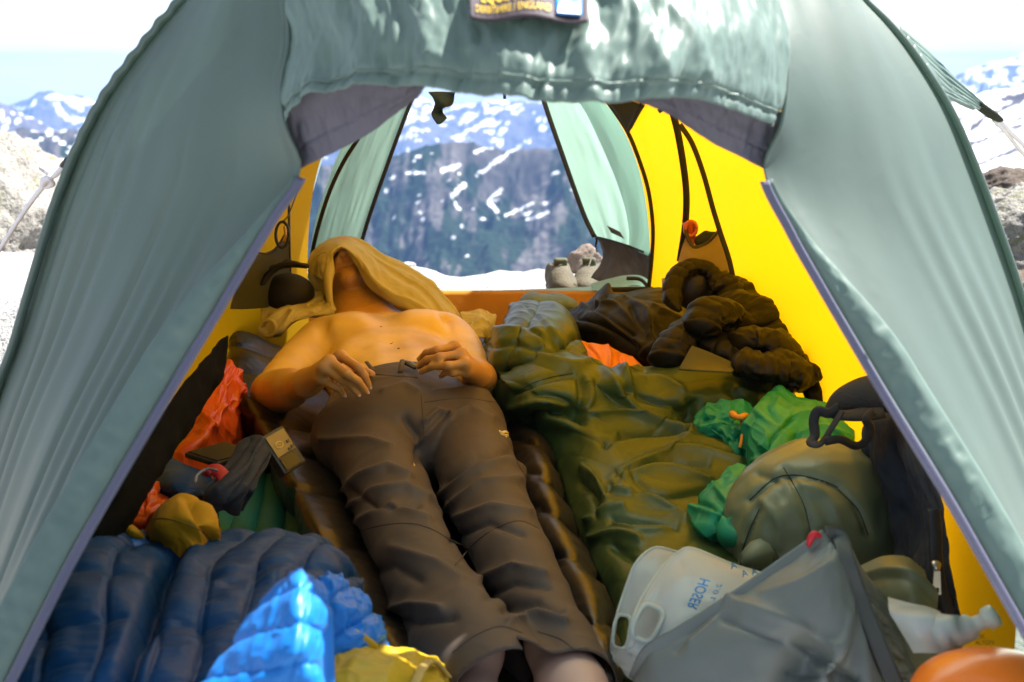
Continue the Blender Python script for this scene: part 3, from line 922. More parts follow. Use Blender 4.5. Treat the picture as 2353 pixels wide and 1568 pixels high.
def hood_folds(u, v):
    body = sm(0.12, 0.55, u)
    a = fbm(v * 16 + 2.2 * (u - 0.7) * np.sign(v - 0.5), u * 3.2, seed=21, oct=4)
    b = fbm(v * 34 - 6 * (u - 0.6) * (v - 0.45), u * 6.0, seed=33, oct=3, ridged=True)
    diag = np.exp(-((v - 0.60 - 0.30 * (u - 0.62)) / 0.022) ** 2) + 0.8 * np.exp(-((v - 0.545 - 0.12 * (u - 0.62)) / 0.016) ** 2) + 0.9 * np.exp(-((v - 0.665 - 0.42 * (u - 0.62)) / 0.02) ** 2)
    centre = np.exp(-((v - 0.5) / 0.26) ** 2)
    hem = np.exp(-((u - 0.955) / 0.012) ** 2)
    puck = fbm(v * 90, u * 8, seed=8, oct=2) * np.exp(-((u - 0.955) / 0.05) ** 2)
    return body * (0.008 * a * (0.45 + 0.8 * centre) + 0.0022 * b * (0.4 + centre) + 0.012 * diag * centre) - 0.004 * hem + 0.0035 * puck
HD = along(HD, lambda u, v: -hood_folds(u, v))
hood = gobj('hood', HD, M['hood'], tent, thick=0.0014)
hood['label'] = 'rumpled hood above the open door'
# drawn seam of the hood edge
E1 = HD[103] + gnormals(HD)[103] * -0.0012
tube('hood_seam', E1[4:-4:2], 0.0016, M['hood'], tent, n=6)

# patch with the maker's lettering, sewn on the hood
pA = loft([resamp([(1078, -42, 1.345), (1170, -44, 1.335), (1262, -40, 1.335), (1352, -34, 1.34)], 30), resamp([(1080, 41, 1.282), (1170, 42, 1.272), (1262, 45, 1.272), (1351, 46, 1.278)], 30)], 16, 60)
pA = along(pA, lambda u, v: 0.0035 * np.sin(v * 9) + 0.001 * np.sin(u * 7))
patch = gobj('label_patch', pA, fabric('patch_cloth', (0.05, 0.036, 0.045), rough=0.7, crinkle=0.2), tent, thick=0.002)
patch['label'] = 'dark sewn patch with yellow lettering'
M['yellowprint'] = fabric('yellow_print', (0.55, 0.36, 0.01), rough=0.6)
M['blueprint'] = fabric('blue_print', (0.02, 0.22, 0.62), rough=0.5)
M['whiteprint'] = fabric('white_print', (0.85, 0.87, 0.9), rough=0.6)
def lettering(name, s, p0, p1, up_px, mat, parent, lift=0.003, mirror=False, fit=True, bold=0.0):
    """writing laid from p0 to p1 (baseline); up_px is a point above p0 giving the letter height."""
    cu = bpy.data.curves.new(name, 'FONT')
    cu.body = s
    cu.size = 1.0
    cu.offset = bold
    tmp = bpy.data.objects.new(name + '_tmp', cu)
    COL.objects.link(tmp)
    bpy.context.view_layer.update()
    me = bpy.data.meshes.new_from_object(tmp)
    n = len(me.vertices)
    co = np.empty(n * 3); me.vertices.foreach_get('co', co); co = co.reshape(-1, 3)
    F = [list(p.vertices) for p in me.polygons]
    bpy.data.objects.remove(tmp); bpy.data.meshes.remove(me)
    x0, x1 = co[:, 0].min(), co[:, 0].max()
    u = (co[:, 0] - x0) / (x1 - x0); v = co[:, 1] / 0.7
    if mirror:
        u = 1 - u
    A, B, Up = map(np.asarray, (p0, p1, up_px))
    ex, ey = B - A, Up - A
    nz = np.cross(ex, ey); nz /= np.linalg.norm(nz)
    if nz[1] > 0:
        nz = -nz
    V = A + u[:, None] * ex + v[:, None] * ey + nz * lift
    return obj(name, V, F, mat, parent, smooth=False)
def on(G, u, v):
    return G[int(round(u * (G.shape[0] - 1))), int(round(v * (G.shape[1] - 1)))]
def patch_text(s, u0, u1, v0, v1, bold):
    o = lettering('lettering', s, (v0, u1, 0), (v1, u1, 0), (v0, u0, 0), M['yellowprint'], patch, 0.0, bold=bold)
    b = BASE[patch.name]
    Np = gnormals(pA); Np = Np * np.where(Np[..., 1:2] > 0, -1, 1)
    for vtx in o.data.vertices:
        q = np.array(vtx.co) + b
        fu, fv = np.clip(q[1], 0, 1) * (pA.shape[0] - 1), np.clip(q[0], 0, 1) * (pA.shape[1] - 1)
        iu, iv = min(int(fu), pA.shape[0] - 2), min(int(fv), pA.shape[1] - 2)
        a, c = fu - iu, fv - iv
        P = (pA[iu, iv] * (1 - a) + pA[iu + 1, iv] * a) * (1 - c) + (pA[iu, iv + 1] * (1 - a) + pA[iu + 1, iv + 1] * a) * c
        vtx.co = Vector(P + Np[iu, iv] * 0.0028 - b)
patch_text('EQUIPMENT', 0.22, 0.60, 0.10, 0.64, 0.012)
patch_text('DERBYSHIRE / ENGLAND', 0.69, 0.86, 0.05, 0.68, 0.01)
emb = loft([[on(pA, 0.1, 0.72), on(pA, 0.1, 0.95)], [on(pA, 0.86, 0.73), on(pA, 0.86, 0.95)]], 6, 8) + np.array([0, -0.0042, 0.001])
gobj('emblem', emb, M['blueprint'], patch, thick=0.0008)
def uvq(u, v):
    return (emb[0, 0] * (1 - u) + emb[-1, 0] * u) * (1 - v) + (emb[0, -1] * (1 - u) + emb[-1, -1] * u) * v + np.array([0, -0.0018, 0.0004])
mp = [(0.95, 0.04), (0.62, 0.14), (0.50, 0.26), (0.30, 0.40), (0.42, 0.52), (0.60, 0.66), (0.52, 0.78), (0.55, 0.92), (0.95, 0.93)]
obj('emblem_peak', [uvq(*p) for p in mp], [list(range(len(mp)))], M['whiteprint'], patch, smooth=False)

# grey vent cloth under the hood
def vent(up, lo, seed):
    G = loft([resamp(up, 80), resamp([((a[0] + b[0]) / 2, (a[1] + b[1]) / 2, (a[2] + b[2]) / 2 + 0.01) for a, b in zip(up, lo)], 80), resamp(lo, 80)], 40, 80)
    G = along(G, lambda u, v: 0.004 * fbm(v * 18, u * 3, seed=seed, oct=3) * np.exp(-((u - 0.6) / 0.3) ** 2) + 0.002 * np.exp(-((u - 0.72) / 0.02) ** 2))
    gobj('vent_cloth', G, M['greyvent'], tent, thick=0.0012)
vent([(640, 250, 1.47), (690, 195, 1.44), (765, 168, 1.41), (870, 160, 1.38), (990, 165, 1.35)], [(690, 388, 1.47), (735, 366, 1.46), (785, 342, 1.45), (850, 306, 1.44), (960, 222, 1.42)], 3)
vent([(1370, 200, 1.35), (1490, 190, 1.37), (1605, 190, 1.40), (1710, 220, 1.44), (1805, 262, 1.475)], [(1478, 236, 1.44), (1545, 268, 1.45), (1640, 330, 1.46), (1700, 360, 1.465), (1757, 390, 1.47)], 5)

# yellow inner: side walls and roof, a floor with raised rim
def inner_ring(Y, W, H, cx, n=81):
    z = np.concatenate([np.linspace(0, 0.93, 30) * H, H * (1 - (1 - np.linspace(0, 1, 12)[1:]) ** 2 * 0.07)])
    x = W * np.maximum(1 - (z / H) ** 4, 0) ** 0.5
    Rr = np.stack([cx + x, 0 * x + Y, z], 1); Ll = np.stack([cx - x, 0 * x + Y, z], 1)
    return spline(np.concatenate([Rr, Ll[::-1][1:]]), n)
INR = [(1.42, 0.690, 1.10, 0.0), (1.95, 0.73, 1.16, -0.02), (2.45, 0.755, 1.16, -0.05), (3.0, 0.68, 1.08, -0.085), (3.45, 0.525, 0.99, -0.10)]
IN = loft([inner_ring(*a) for a in INR], 90, 121)
IN[..., 1] += (0.08 * IN[..., 2] + 0.68 * np.maximum(IN[..., 2] - 0.20, 0)) * np.linspace(1, 0, 90)[:, None] ** 2
IN = along(IN, lambda u, v: 0.004 * fbm(u * 5, v * 26, seed=14, oct=3) * np.sin(np.pi * u))
def sub(G, a, b, c, d):
    return G[a:b, c:d]
gobj('inner_wall', IN[:, :50], M['inner'], tent)['label'] = 'bright yellow inner wall on the right'
gobj('inner_roof', IN[:, 49:72], M['inner'], tent)
gobj('inner_wall', IN[:, 71:], M['inner'], tent)['label'] = 'dull yellow inner wall on the left'
# back wall band of the floor tub
fl = np.stack([IN[:, 1] + (0, 0, 0.002), IN[:, -2] + (0, 0, 0.002)], 1)
FL = np.stack([fl[:, 0] * (1 - s) + fl[:, 1] * s for s in np.linspace(0, 1, 40)], 1)
FL[..., 2] = 0.006 + 0.003 * fbm(FL[..., 0] * 9, FL[..., 1] * 9, seed=2)
gobj('tent_floor', FL, M['floorcloth'], tent, thick=0.001)
bw = np.array([[D(px, 712 - 44 * s, 3.5 + 0.02 * s) for px in np.linspace(700, 1510, 60)] for s in np.linspace(-2.2, 1, 14)])
bw[-1, :, 2] += 0.0
gobj('sill_wall', bw, fabric('sill_orange', (0.55, 0.24, 0.02), trans=0.3, crinkle=0.2), tent, thick=0.001)
sb = resamp([(700, 676, 3.53), (1000, 674, 3.54), (1200, 672, 3.55), (1300, 668, 3.55), (1400, 664, 3.53), (1505, 664, 3.5)], 60)
tube('sill_binding', sb, 0.009, M['fly'], tent, n=8, flat=1.0)
lowr = IN[:, 3:8] * 1.0
# dark binding tapes of the inner: back door edge both sides, the pole seam on the right wall
def tape(pts, w, mat=None, name='binding_tape', up=(0, -1, 0.2), k=60):
    P, S, Nn = ribbon([D(*p) for p in pts], up, w, k)
    G = np.stack([P + S * w * s + Nn * 0.0015 for s in (-1, -0.33, 0.33, 1)])
    return gobj(name, G, mat or M['black'], tent, thick=0.002)
tape([(824, 318, 3.36), (790, 372, 3.38), (760, 435, 3.39), (735, 510, 3.40), (718, 580, 3.41), (712, 640, 3.42)], 0.006)
tape([(1392, 228, 3.36), (1440, 300, 3.38), (1470, 372, 3.39), (1490, 440, 3.40), (1500, 520, 3.41), (1498, 590, 3.42), (1490, 668, 3.42)], 0.006)
tape([(1540, 240, 3.0), (1556, 300, 3.02), (1570, 380, 3.04), (1577, 450, 3.06), (1574, 520, 3.08), (1562, 600, 3.1)], 0.009)
tape([(1562, 286, 2.96), (1590, 330, 2.95), (1616, 400, 2.94), (1638, 480, 2.93), (1655, 535, 2.92), (1676, 600, 2.92), (1690, 668, 2.92)], 0.0065)
tape([(1405, 666, 3.43), (1500, 665, 3.41)], 0.008)
# dark mesh corner above the back door, right
mc = loft([resamp([(1388, 222, 3.35), (1440, 218, 3.3), (1500, 214, 3.22)], 12), resamp([(1420, 268, 3.36), (1446, 270, 3.32), (1474, 256, 3.26)], 12), resamp([(1441, 304, 3.38), (1445, 303, 3.37), (1452, 296, 3.34)], 12)], 14, 12)
gobj('mesh_corner', mc, M['mesh'], tent, thick=0.001)
tape([(1482, 226, 3.24), (1462, 262, 3.29), (1442, 303, 3.365)], 0.006)
tube('toggle', [D(1514, 250, 3.1), D(1520, 258, 3.1)], 0.006, M['black'], tent, n=8)
# back door of the fly: two standing sage flaps with dark edges
def flap(outer, inner_, seed, n=60):
    G = loft([resamp(outer, n), resamp([((a[0] + b[0]) / 2, (a[1] + b[1]) / 2, (a[2] + b[2]) / 2 + 0.015) for a, b in zip(outer, inner_)], n), resamp(inner_, n)], 40, n)
    return along(G, lambda u, v: 0.0035 * fbm(u * 9, v * 2.5, seed=seed, oct=3) + 0.0025 * fbm(u * 16, v * 3, seed=seed + 1, oct=2) * sm(0.6, 1, v))
fl1 = flap([(822, 262, 3.52), (775, 360, 3.53), (735, 470, 3.54), (712, 570, 3.55), (700, 680, 3.56)], [(962, 190, 3.66), (925, 285, 3.66), (890, 380, 3.66), (845, 510, 3.66), (800, 668, 3.64)], 3)
gobj('back_door_flap', fl1, M['flyback'], tent)
tape([(962, 190, 3.655), (925, 285, 3.655), (890, 380, 3.655), (845, 510, 3.655), (800, 668, 3.635)], 0.0062)
fl2 = flap([(1236, 190, 3.66), (1262, 270, 3.66), (1290, 350, 3.66), (1318, 430, 3.66), (1345, 502, 3.66), (1368, 545, 3.65)], [(1375, 190, 3.5), (1430, 270, 3.5), (1478, 370, 3.5), (1502, 460, 3.5), (1506, 540, 3.5), (1488, 588, 3.5)], 9)
gobj('back_door_flap', fl2, M['flyback'], tent)
tape([(1236, 190, 3.655), (1262, 270, 3.655), (1290, 350, 3.655), (1318, 430, 3.655), (1345, 502, 3.655), (1366, 545, 3.645)], 0.0075)
vt = loft([resamp([(1394, 518, 3.595), (1408, 524, 3.59), (1424, 532, 3.585)], 8), resamp([(1404, 534, 3.593), (1418, 540, 3.588), (1434, 548, 3.583)], 8)], 6, 8)
gobj('velcro_tab', vt + np.array([0, -0.012, 0]), M['greycloth'], tent, thick=0.002)
dk = loft([resamp([(1370, 545, 3.64), (1400, 552, 3.6), (1445, 566, 3.56), (1480, 580, 3.52), (1500, 586, 3.5)], 30), resamp([(1384, 590, 3.64), (1405, 600, 3.6), (1450, 612, 3.56), (1486, 625, 3.52), (1506, 630, 3.5)], 30), resamp([(1360, 640, 3.62), (1400, 655, 3.58), (1450, 660, 3.55), (1490, 665, 3.52), (1508, 668, 3.5)], 30)], 40, 40)
dk = along(dk, lambda u, v: 0.006 * fbm(v * 8, u * 2, seed=19, oct=3))
gobj('dark_flap', dk, M['greycloth'], tent, thick=0.0015)['label'] = 'dark grey lower corner of the back door'
tape([(1370, 545, 3.63), (1400, 552, 3.59), (1445, 566, 3.55), (1480, 580, 3.51)], 0.003)
tube('pull_cord', resamp([(1368, 540, 3.64), (1371, 552, 3.64), (1369, 566, 3.64), (1372, 580, 3.64)], 20), [0.004, 0.0045, 0.003, 0.0022], M['black'], tent, n=6)
tube('pull_cord', resamp([(1366, 570, 3.66), (1360, 590, 3.66), (1352, 615, 3.66)], 20), 0.0018, M['cord'], tent, n=6)
rl = resamp([(1362, 660, 3.52), (1400, 652, 3.50), (1440, 645, 3.49), (1470, 645, 3.48), (1490, 656, 3.46)], 30)
tube('rolled_edge', rl, [0.012, 0.015, 0.017, 0.016, 0.012], M['fly'], tent, n=10)
tube('rolled_edge', resamp([(1440, 640, 3.47), (1470, 642, 3.46), (1486, 656, 3.45), (1492, 668, 3.44)], 20), 0.006, M['black'], tent, n=8)
# strap dangling behind the hood
ds = loft([resamp([(985, 212, 2.2), (1000, 236, 2.2), (992, 262, 2.2), (1004, 286, 2.2)], 14), resamp([(1012, 212, 2.21), (1016, 238, 2.19), (1010, 258, 2.21), (1014, 284, 2.2)], 14), resamp([(1046, 212, 2.2), (1038, 240, 2.22), (1016, 250, 2.2), (1026, 272, 2.22)], 14)], 12, 20)
gobj('hanging_strap', ds, M['mesh'], tent, thick=0.003)['label'] = 'short dark strap dangling from the roof'
tube('hanging_strap', resamp([(1158, 205, 2.0), (1160, 228, 2.0)], 6), 0.003, M['mesh'], tent, n=6)
# pole sleeve with gathered edge along the left arch
sl = arch[6:62]
sl_n = np.stack([sl + np.array([0, -0.012, 0.0]) + np.array([-1, 0, 0.6]) * (0.002 + 0.006 * np.sin(q)) + np.array([0, 1, 0]) * 0.010 * np.cos(q) for q in np.linspace(0, 2 * np.pi, 12, endpoint=False)], 1)
sl_f = np.stack([spline(sl_n[:, j], 420) for j in range(12)], 1)
tt_ = np.linspace(0, 1, 420)
sl_f += np.array([-0.8, 0, 0.6]) * (0.0016 * np.sin(tt_ * 330) * sm(0.45, 0.7, tt_) + 0.0006 * noise(tt_ * 60, 0, seed=3))[:, None, None]
gobj('pole_sleeve', sl_f, M['door'], tent, wrap=True)
sr = arch[60:114]
sr_n = np.stack([sr + np.array([0, -0.010, 0.0]) + np.array([1, 0, 0.6]) * (-0.002 + 0.004 * np.sin(q)) + np.array([0, 1, 0]) * 0.010 * np.cos(q) for q in np.linspace(0, 2 * np.pi, 12, endpoint=False)], 1)
gobj('pole_sleeve', np.stack([spline(sr_n[:, j], 200) for j in range(12)], 1), M['door'], tent, wrap=True)
# guy points: gathered gusset, webbing end and cord, left and right
def guy(root1, root2, tip, seed):
    A = resamp(root1, 30); B = resamp(root2, 30)
    G = np.stack([A * (1 - s) + B * s for s in np.linspace(0, 1, 24)])
    G = along(G, lambda u, v: 0.006 * np.sin(u * 28 + 3 * v + seed) * (1 - 0.6 * v))
    gobj('guy_gusset', G, M['hood'], tent, thick=0.0015)
guy([(262, 212, 1.80), (225, 275, 1.82), (192, 336, 1.84)], [(256, 262, 1.76), (228, 298, 1.80), (196, 340, 1.83)], None, 1)
tube('webbing_end', resamp([(194, 335, 1.84), (176, 352, 1.86), (156, 372, 1.88), (147, 381, 1.89)], 16), [0.007, 0.006, 0.010, 0.008], M['black'], tent, n=8, flat=0.6)
kn = (107, 420)
tube('guy_cord', resamp([(150, 378, 1.89), (130, 400, 1.92), kn + (1.96,), (60, 480, 2.06), (0, 572, 2.2), (-120, 760, 2.6), (-240, 900, 3.0)], 60), 0.0042, M['cord'], tent, n=8)
tube('cord_knot', resamp([(118, 408, 1.93), (100, 414, 1.955), (104, 428, 1.97), (122, 420, 1.95), (112, 408, 1.94), (98, 424, 1.96)], 40), 0.0055, M['cord'], tent, n=8)
tube('cord_end', resamp([(108, 418, 1.95), (118, 402, 1.94), (105, 394, 1.94), (94, 386, 1.93)], 20), 0.0045, M['cord'], tent, n=8)
guy([(2062, 66, 1.86), (2150, 140, 1.88), (2258, 236, 1.90)], [(2128, 160, 1.76), (2180, 215, 1.82), (2250, 252, 1.88)], None, 4)
guy([(2100, 118, 1.84), (2160, 180, 1.85), (2238, 240, 1.88)], [(2150, 215, 1.78), (2190, 232, 1.82), (2240, 252, 1.87)], None, 2)
tube('webbing_end', resamp([(2244, 238, 1.89), (2262, 252, 1.90), (2282, 266, 1.91), (2296, 276, 1.92)], 16), [0.011, 0.012, 0.012, 0.009], M['mesh'], tent, n=8, flat=0.5)
tube('guy_cord', resamp([(2288, 266, 1.92), (2320, 300, 1.98), (2365, 345, 2.1), (2500, 480, 2.5)], 30), 0.0046, M['cord'], tent, n=8)
tube('guy_cord', resamp([(2284, 276, 1.92), (2310, 302, 1.98), (2345, 345, 2.1), (2480, 500, 2.5)], 30), 0.0040, M['cord'], tent, n=8)
# dark strip added to stand in for the shade low on the left, inside
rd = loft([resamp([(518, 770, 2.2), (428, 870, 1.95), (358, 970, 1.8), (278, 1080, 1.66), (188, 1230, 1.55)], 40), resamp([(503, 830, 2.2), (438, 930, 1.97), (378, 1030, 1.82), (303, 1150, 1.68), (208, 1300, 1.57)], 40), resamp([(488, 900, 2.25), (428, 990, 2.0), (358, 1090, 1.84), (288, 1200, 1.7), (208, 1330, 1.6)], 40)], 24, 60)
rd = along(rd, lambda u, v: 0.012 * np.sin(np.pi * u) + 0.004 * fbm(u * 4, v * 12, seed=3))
gobj('dark_shade_strip', rd, fabric('shade_strip_dark', (0.008, 0.007, 0.005), rough=0.95, spec=0.05, sheen=0.0), tent, thick=0.003)['label'] = 'dark strip standing in for shade along the left side'
# printed words low on the right wall
lettering('lettering', 'OK.', D(2250, 1468, 1.42), D(2272, 1466, 1.40), D(2250, 1458, 1.42), M['black'], tent, 0.004)
lettering('lettering', 'ALTON', D(2244, 1480, 1.42), D(2287, 1478, 1.40), D(2244, 1470, 1.42), M['black'], tent, 0.004)
# ------------------------------------------------------------------ the sleeping man
from mathutils.bvhtree import BVHTree
def bvh_of(V, F):
    return BVHTree.FromPolygons([Vector(v) for v in np.asarray(V).reshape(-1, 3)], [list(map(int, f)) for f in F])
def hit(bv, px, py, lift=0.0):
    """first point of a mesh met looking at a picture point."""
    d = Vector(D(px, py, 2.0) - np.array([0, 0, ZC])).normalized()
    loc, nrm, _, _ = bv.ray_cast(Vector((0, 0, ZC)), d)
    if loc is None:
        return None
    if nrm.dot(d) > 0:
        nrm = -nrm
    return np.array(loc + nrm * lift)
def seam(name, bv, pts, r, mat, parent, k=30, lift=0.0):
    P = [hit(bv, *p) for p in spline(np.array([[a, b, 0.0] for a, b in pts]), k)[:, :2]]
    P = [p for p in P if p is not None]
    if len(P) > 3:
        return tube(name, np.array(P), r, mat, parent, n=6)

def skin_mat():
    m, nt, out = new_mat('skin')
    L = nt.links
    tc = N_(nt, 'TexCoord')
    n1 = N_(nt, 'TexNoise', Scale=9.0, Detail=5.0)
    n2 = N_(nt, 'TexNoise', Scale=260.0, Detail=3.0)
    for n in (n1, n2):
        L.new(tc.outputs['Object'], n.inputs['Vector'])
    r = N_(nt, 'ValToRGB')
    r.color_ramp.elements[0].position = 0.35; r.color_ramp.elements[0].color = (0.56, 0.37, 0.10, 1)
    r.color_ramp.elements[1].position = 0.65; r.color_ramp.elements[1].color = (0.74, 0.53, 0.15, 1)
    L.new(n1.outputs['Fac'], r.inputs['Fac'])
    at = N_(nt, 'Attribute', attribute_name='tan')
    mx = N_(nt, 'Mix', data_type='RGBA'); mx.inputs['B'].default_value = (0.44, 0.19, 0.045, 1)
    L.new(at.outputs['Fac'], mx.inputs['Factor']); L.new(r.outputs[0], mx.inputs['A'])
    ft = N_(nt, 'Attribute', attribute_name='foot')
    mf = N_(nt, 'Mix', data_type='RGBA'); mf.inputs['B'].default_value = (0.52, 0.33, 0.24, 1)  # feet painted pinker in place of the neutral light falling there
    L.new(ft.outputs['Fac'], mf.inputs['Factor']); L.new(mx.outputs['Result'], mf.inputs['A'])
    mx = mf
    ha = N_(nt, 'Attribute', attribute_name='hair')
    n3 = N_(nt, 'TexNoise', Scale=420.0, Detail=2.0); L.new(tc.outputs['Object'], n3.inputs['Vector'])
    mh_ = N_(nt, 'Math', operation='MULTIPLY')
    r3 = N_(nt, 'MapRange'); r3.inputs['From Min'].default_value = 0.45; r3.inputs['From Max'].default_value = 0.62
    L.new(n3.outputs['Fac'], r3.inputs['Value']); L.new(r3.outputs[0], mh_.inputs[0]); L.new(ha.outputs['Fac'], mh_.inputs[1])
    m2 = N_(nt, 'Mix', data_type='RGBA'); m2.inputs['B'].default_value = (0.10, 0.05, 0.025, 1)
    L.new(mh_.outputs[0], m2.inputs['Factor']); L.new(mx.outputs['Result'], m2.inputs['A'])
    p = N_(nt, 'BsdfPrincipled', Roughness=0.46)
    p.inputs['Subsurface Weight'].default_value = 0.05
    p.inputs['Subsurface Radius'].default_value = (0.012, 0.005, 0.003)
    p.inputs['Subsurface Scale'].default_value = 0.6
    p.inputs['Specular IOR Level'].default_value = 0.42
    L.new(m2.outputs['Result'], p.inputs['Base Color'])
    b = N_(nt, 'Bump', Strength=0.18, Distance=0.002)
    L.new(n2.outputs['Fac'], b.inputs['Height']); L.new(b.outputs[0], p.inputs['Normal'])
    L.new(p.outputs[0], out.inputs['Surface'])
    return m
M['skin'] = skin_mat()
M['nail'] = plain('nail', (0.60, 0.38, 0.27), rough=0.3, vary=0.03)
M['trousers'] = fabric('brown_softshell', (0.066, 0.049, 0.039), rough=0.6, spec=0.3, sheen=0.04, crinkle=0.2, cscale=22, vary=0.08, weave=0.15, dist=0.006)
M['seam'] = fabric('dark_thread', (0.05, 0.038, 0.03), rough=0.8)

ax = np.array([-0.18, 0.984, 0]); la = np.array([0.984, 0.18, 0]); zz = np.array([0, 0, 1.0])
O = np.array([-0.252, 2.50, 0.0])
def T(s, l, z):
    return O + ax * s + la * l + zz * z
fr_t = np.stack([la, ax, zz])
chin = D(803, 640, 3.15)
hu = np.array([-0.26, 0.78, 0.57]); hu /= np.linalg.norm(hu)
hn = np.array([-0.05, -0.60, 0.80]); hn -= hu * (hn @ hu); hn /= np.linalg.norm(hn)
hl = np.cross(hu, hn); hl /= np.linalg.norm(hl)
if hl[0] < 0: hl = -hl
fr_h = np.stack([hl, hu, hn])
def Hd(l, u, n):
    return chin + hl * l + hu * u + hn * n

pr = []
def cone(a, b, ra, rb, k=0.03):
    pr.append(('cone', np.asarray(a), np.asarray(b), ra, rb, k))
def ell(c, r, fr=None, k=0.03):
    pr.append(('ell', np.asarray(c), r, fr, k))
# trunk
ell(T(-0.09, 0, 0.165), (0.165, 0.15, 0.10), fr_t, 0.05)
ell(T(0.10, 0, 0.18), (0.150, 0.20, 0.096), fr_t, 0.06)
ell(T(0.33, 0, 0.188), (0.176, 0.235, 0.112), fr_t, 0.06)
cone(T(0.46, -0.15, 0.222), T(0.46, 0.15, 0.222), 0.080, 0.080, 0.06)
ell(T(0.41, -0.090, 0.266), (0.088, 0.076, 0.054), fr_t, 0.026)
ell(T(0.41, 0.090, 0.266), (0.088, 0.076, 0.054), fr_t, 0.026)
ell(T(0.22, -0.10, 0.235), (0.048, 0.10, 0.046), fr_t, 0.035)
ell(T(0.22, 0.10, 0.235), (0.048, 0.10, 0.046), fr_t, 0.035)
cone(T(0.515, -0.02, 0.262), T(0.50, -0.16, 0.262), 0.014, 0.016, 0.03)
cone(T(0.515, 0.02, 0.262), T(0.50, 0.16, 0.262), 0.014, 0.016, 0.03)
pr.append(('cone', T(0.50, 0, 0.330), T(0.26, 0, 0.335), 0.026, 0.032, -0.045))
pr.append(('cone', T(0.22, 0, 0.312), T(0.02, 0, 0.306), 0.024, 0.022, -0.04))
pr.append(('ell', T(0.535, 0, 0.318), (0.026, 0.018, 0.025), fr_t, -0.03))
pr.append(('cone', T(0.25, -0.05, 0.332), T(0.13, -0.13, 0.285), 0.022, 0.018, -0.045))
pr.append(('cone', T(0.25, 0.05, 0.332), T(0.13, 0.13, 0.285), 0.022, 0.018, -0.045))
for l_ in (-0.168, 0.160):
    pr.append(('cone', T(0.40, l_, 0.292), T(0.28, l_ * 1.04, 0.25), 0.014, 0.012, -0.035))
# neck and head
cone(T(0.49, -0.02, 0.205), Hd(0, 0.050, -0.110), 0.064, 0.050, 0.035)
cone(T(0.50, -0.10, 0.215), Hd(-0.01, 0.05, -0.12), 0.045, 0.04, 0.06)
cone(T(0.50, 0.10, 0.215), Hd(0.01, 0.05, -0.12), 0.045, 0.04, 0.06)
cone(T(0.525, 0.005, 0.265), Hd(-0.045, 0.06, -0.10), 0.014, 0.016, 0.03)
cone(T(0.525, 0.02, 0.265), Hd(0.045, 0.06, -0.10), 0.014, 0.016, 0.03)
ell(Hd(0, 0.135, -0.094), (0.073, 0.090, 0.090), fr_h, 0.04)
ell(Hd(0, 0.054, -0.044), (0.060, 0.050, 0.042), fr_h, 0.025)
for s in (-1, 1):
    cone(Hd(0, 0.010, -0.018), Hd(s * 0.058, 0.050, -0.075), 0.021, 0.020, 0.02)
    ell(Hd(s * 0.040, 0.082, -0.028), (0.026, 0.030, 0.024), fr_h, 0.03)
ell(Hd(0, 0.012, -0.010), (0.027, 0.020, 0.020), fr_h, 0.018)
ell(Hd(0, 0.052, -0.012), (0.030, 0.022, 0.018), fr_h, 0.02)
cone(Hd(0, 0.128, -0.004), Hd(0, 0.081, 0.020), 0.011, 0.0145, 0.010)
for s in (-1, 1):
    ell(Hd(s * 0.0150, 0.075, 0.010), (0.0085, 0.010, 0.010), fr_h, 0.006)
    cone(Hd(s * 0.019, 0.072, 0.004), Hd(s * 0.032, 0.046, -0.012), 0.006, 0.006, 0.02)
cone(Hd(-0.020, 0.050, -0.0005), Hd(0.020, 0.050, -0.0005), 0.0055, 0.0055, 0.008)
cone(Hd(-0.017, 0.037, 0.000), Hd(0.017, 0.037, 0.000), 0.0065, 0.0065, 0.008)
pr.append(('cone', Hd(-0.026, 0.0435, 0.006), Hd(0.026, 0.0435, 0.006), 0.0042, 0.0042, -0.004))
for s in (-1, 1):
    pr.append(('ell', Hd(s * 0.0085, 0.067, 0.0150), (0.0052, 0.0072, 0.0085), fr_h, -0.003))
# arms and hands
def finger(pts, r0, r1):
    pts = [np.asarray(p) for p in pts]
    rs = np.linspace(r0, r1, len(pts))
    for i in range(len(pts) - 1):
        pr.append(('cone', pts[i], pts[i + 1], rs[i], rs[i + 1], 0.0035))
nails = []
def hand(W, mcp, pip, tip, thumb, r=0.0098):
    for i, (m, p, t) in enumerate(zip(mcp, pip, tip)):
        m, p, t = D(*m), D(*p), D(*t)
        dip = p * 0.42 + t * 0.58 + np.array([0, -0.002, 0.007])
        q = (1.0, 1.03, 0.98, 0.86)[i]
        cone(W, m, 0.020, 0.0125 * q, 0.018)
        pr.append(('ell', m, (0.0125 * q, 0.0125 * q, 0.0120 * q), None, 0.010))
        finger([m, p], r * q * 1.04, r * q * 1.0)
        pr.append(('ell', p, (r * q * 1.08,) * 3, None, 0.004))
        finger([p, dip, t], r * q, r * q * 0.78)
        nails.append((dip, t, r * q * 0.78))
    th = [D(*p) for p in thumb]
    cone(W, th[0], 0.019, 0.016, 0.02)
    finger([th[0], th[1], th[2]], 0.0125, 0.0098)
J1, E1_ = T(0.43, -0.190, 0.205), np.array([-0.567, 2.62, 0.185])
W1 = D(704, 881, 0.285)
J2, E2_ = T(0.43, 0.178, 0.205), np.array([-0.085, 2.71, 0.185])
W2 = D(1097, 862, 0.272)
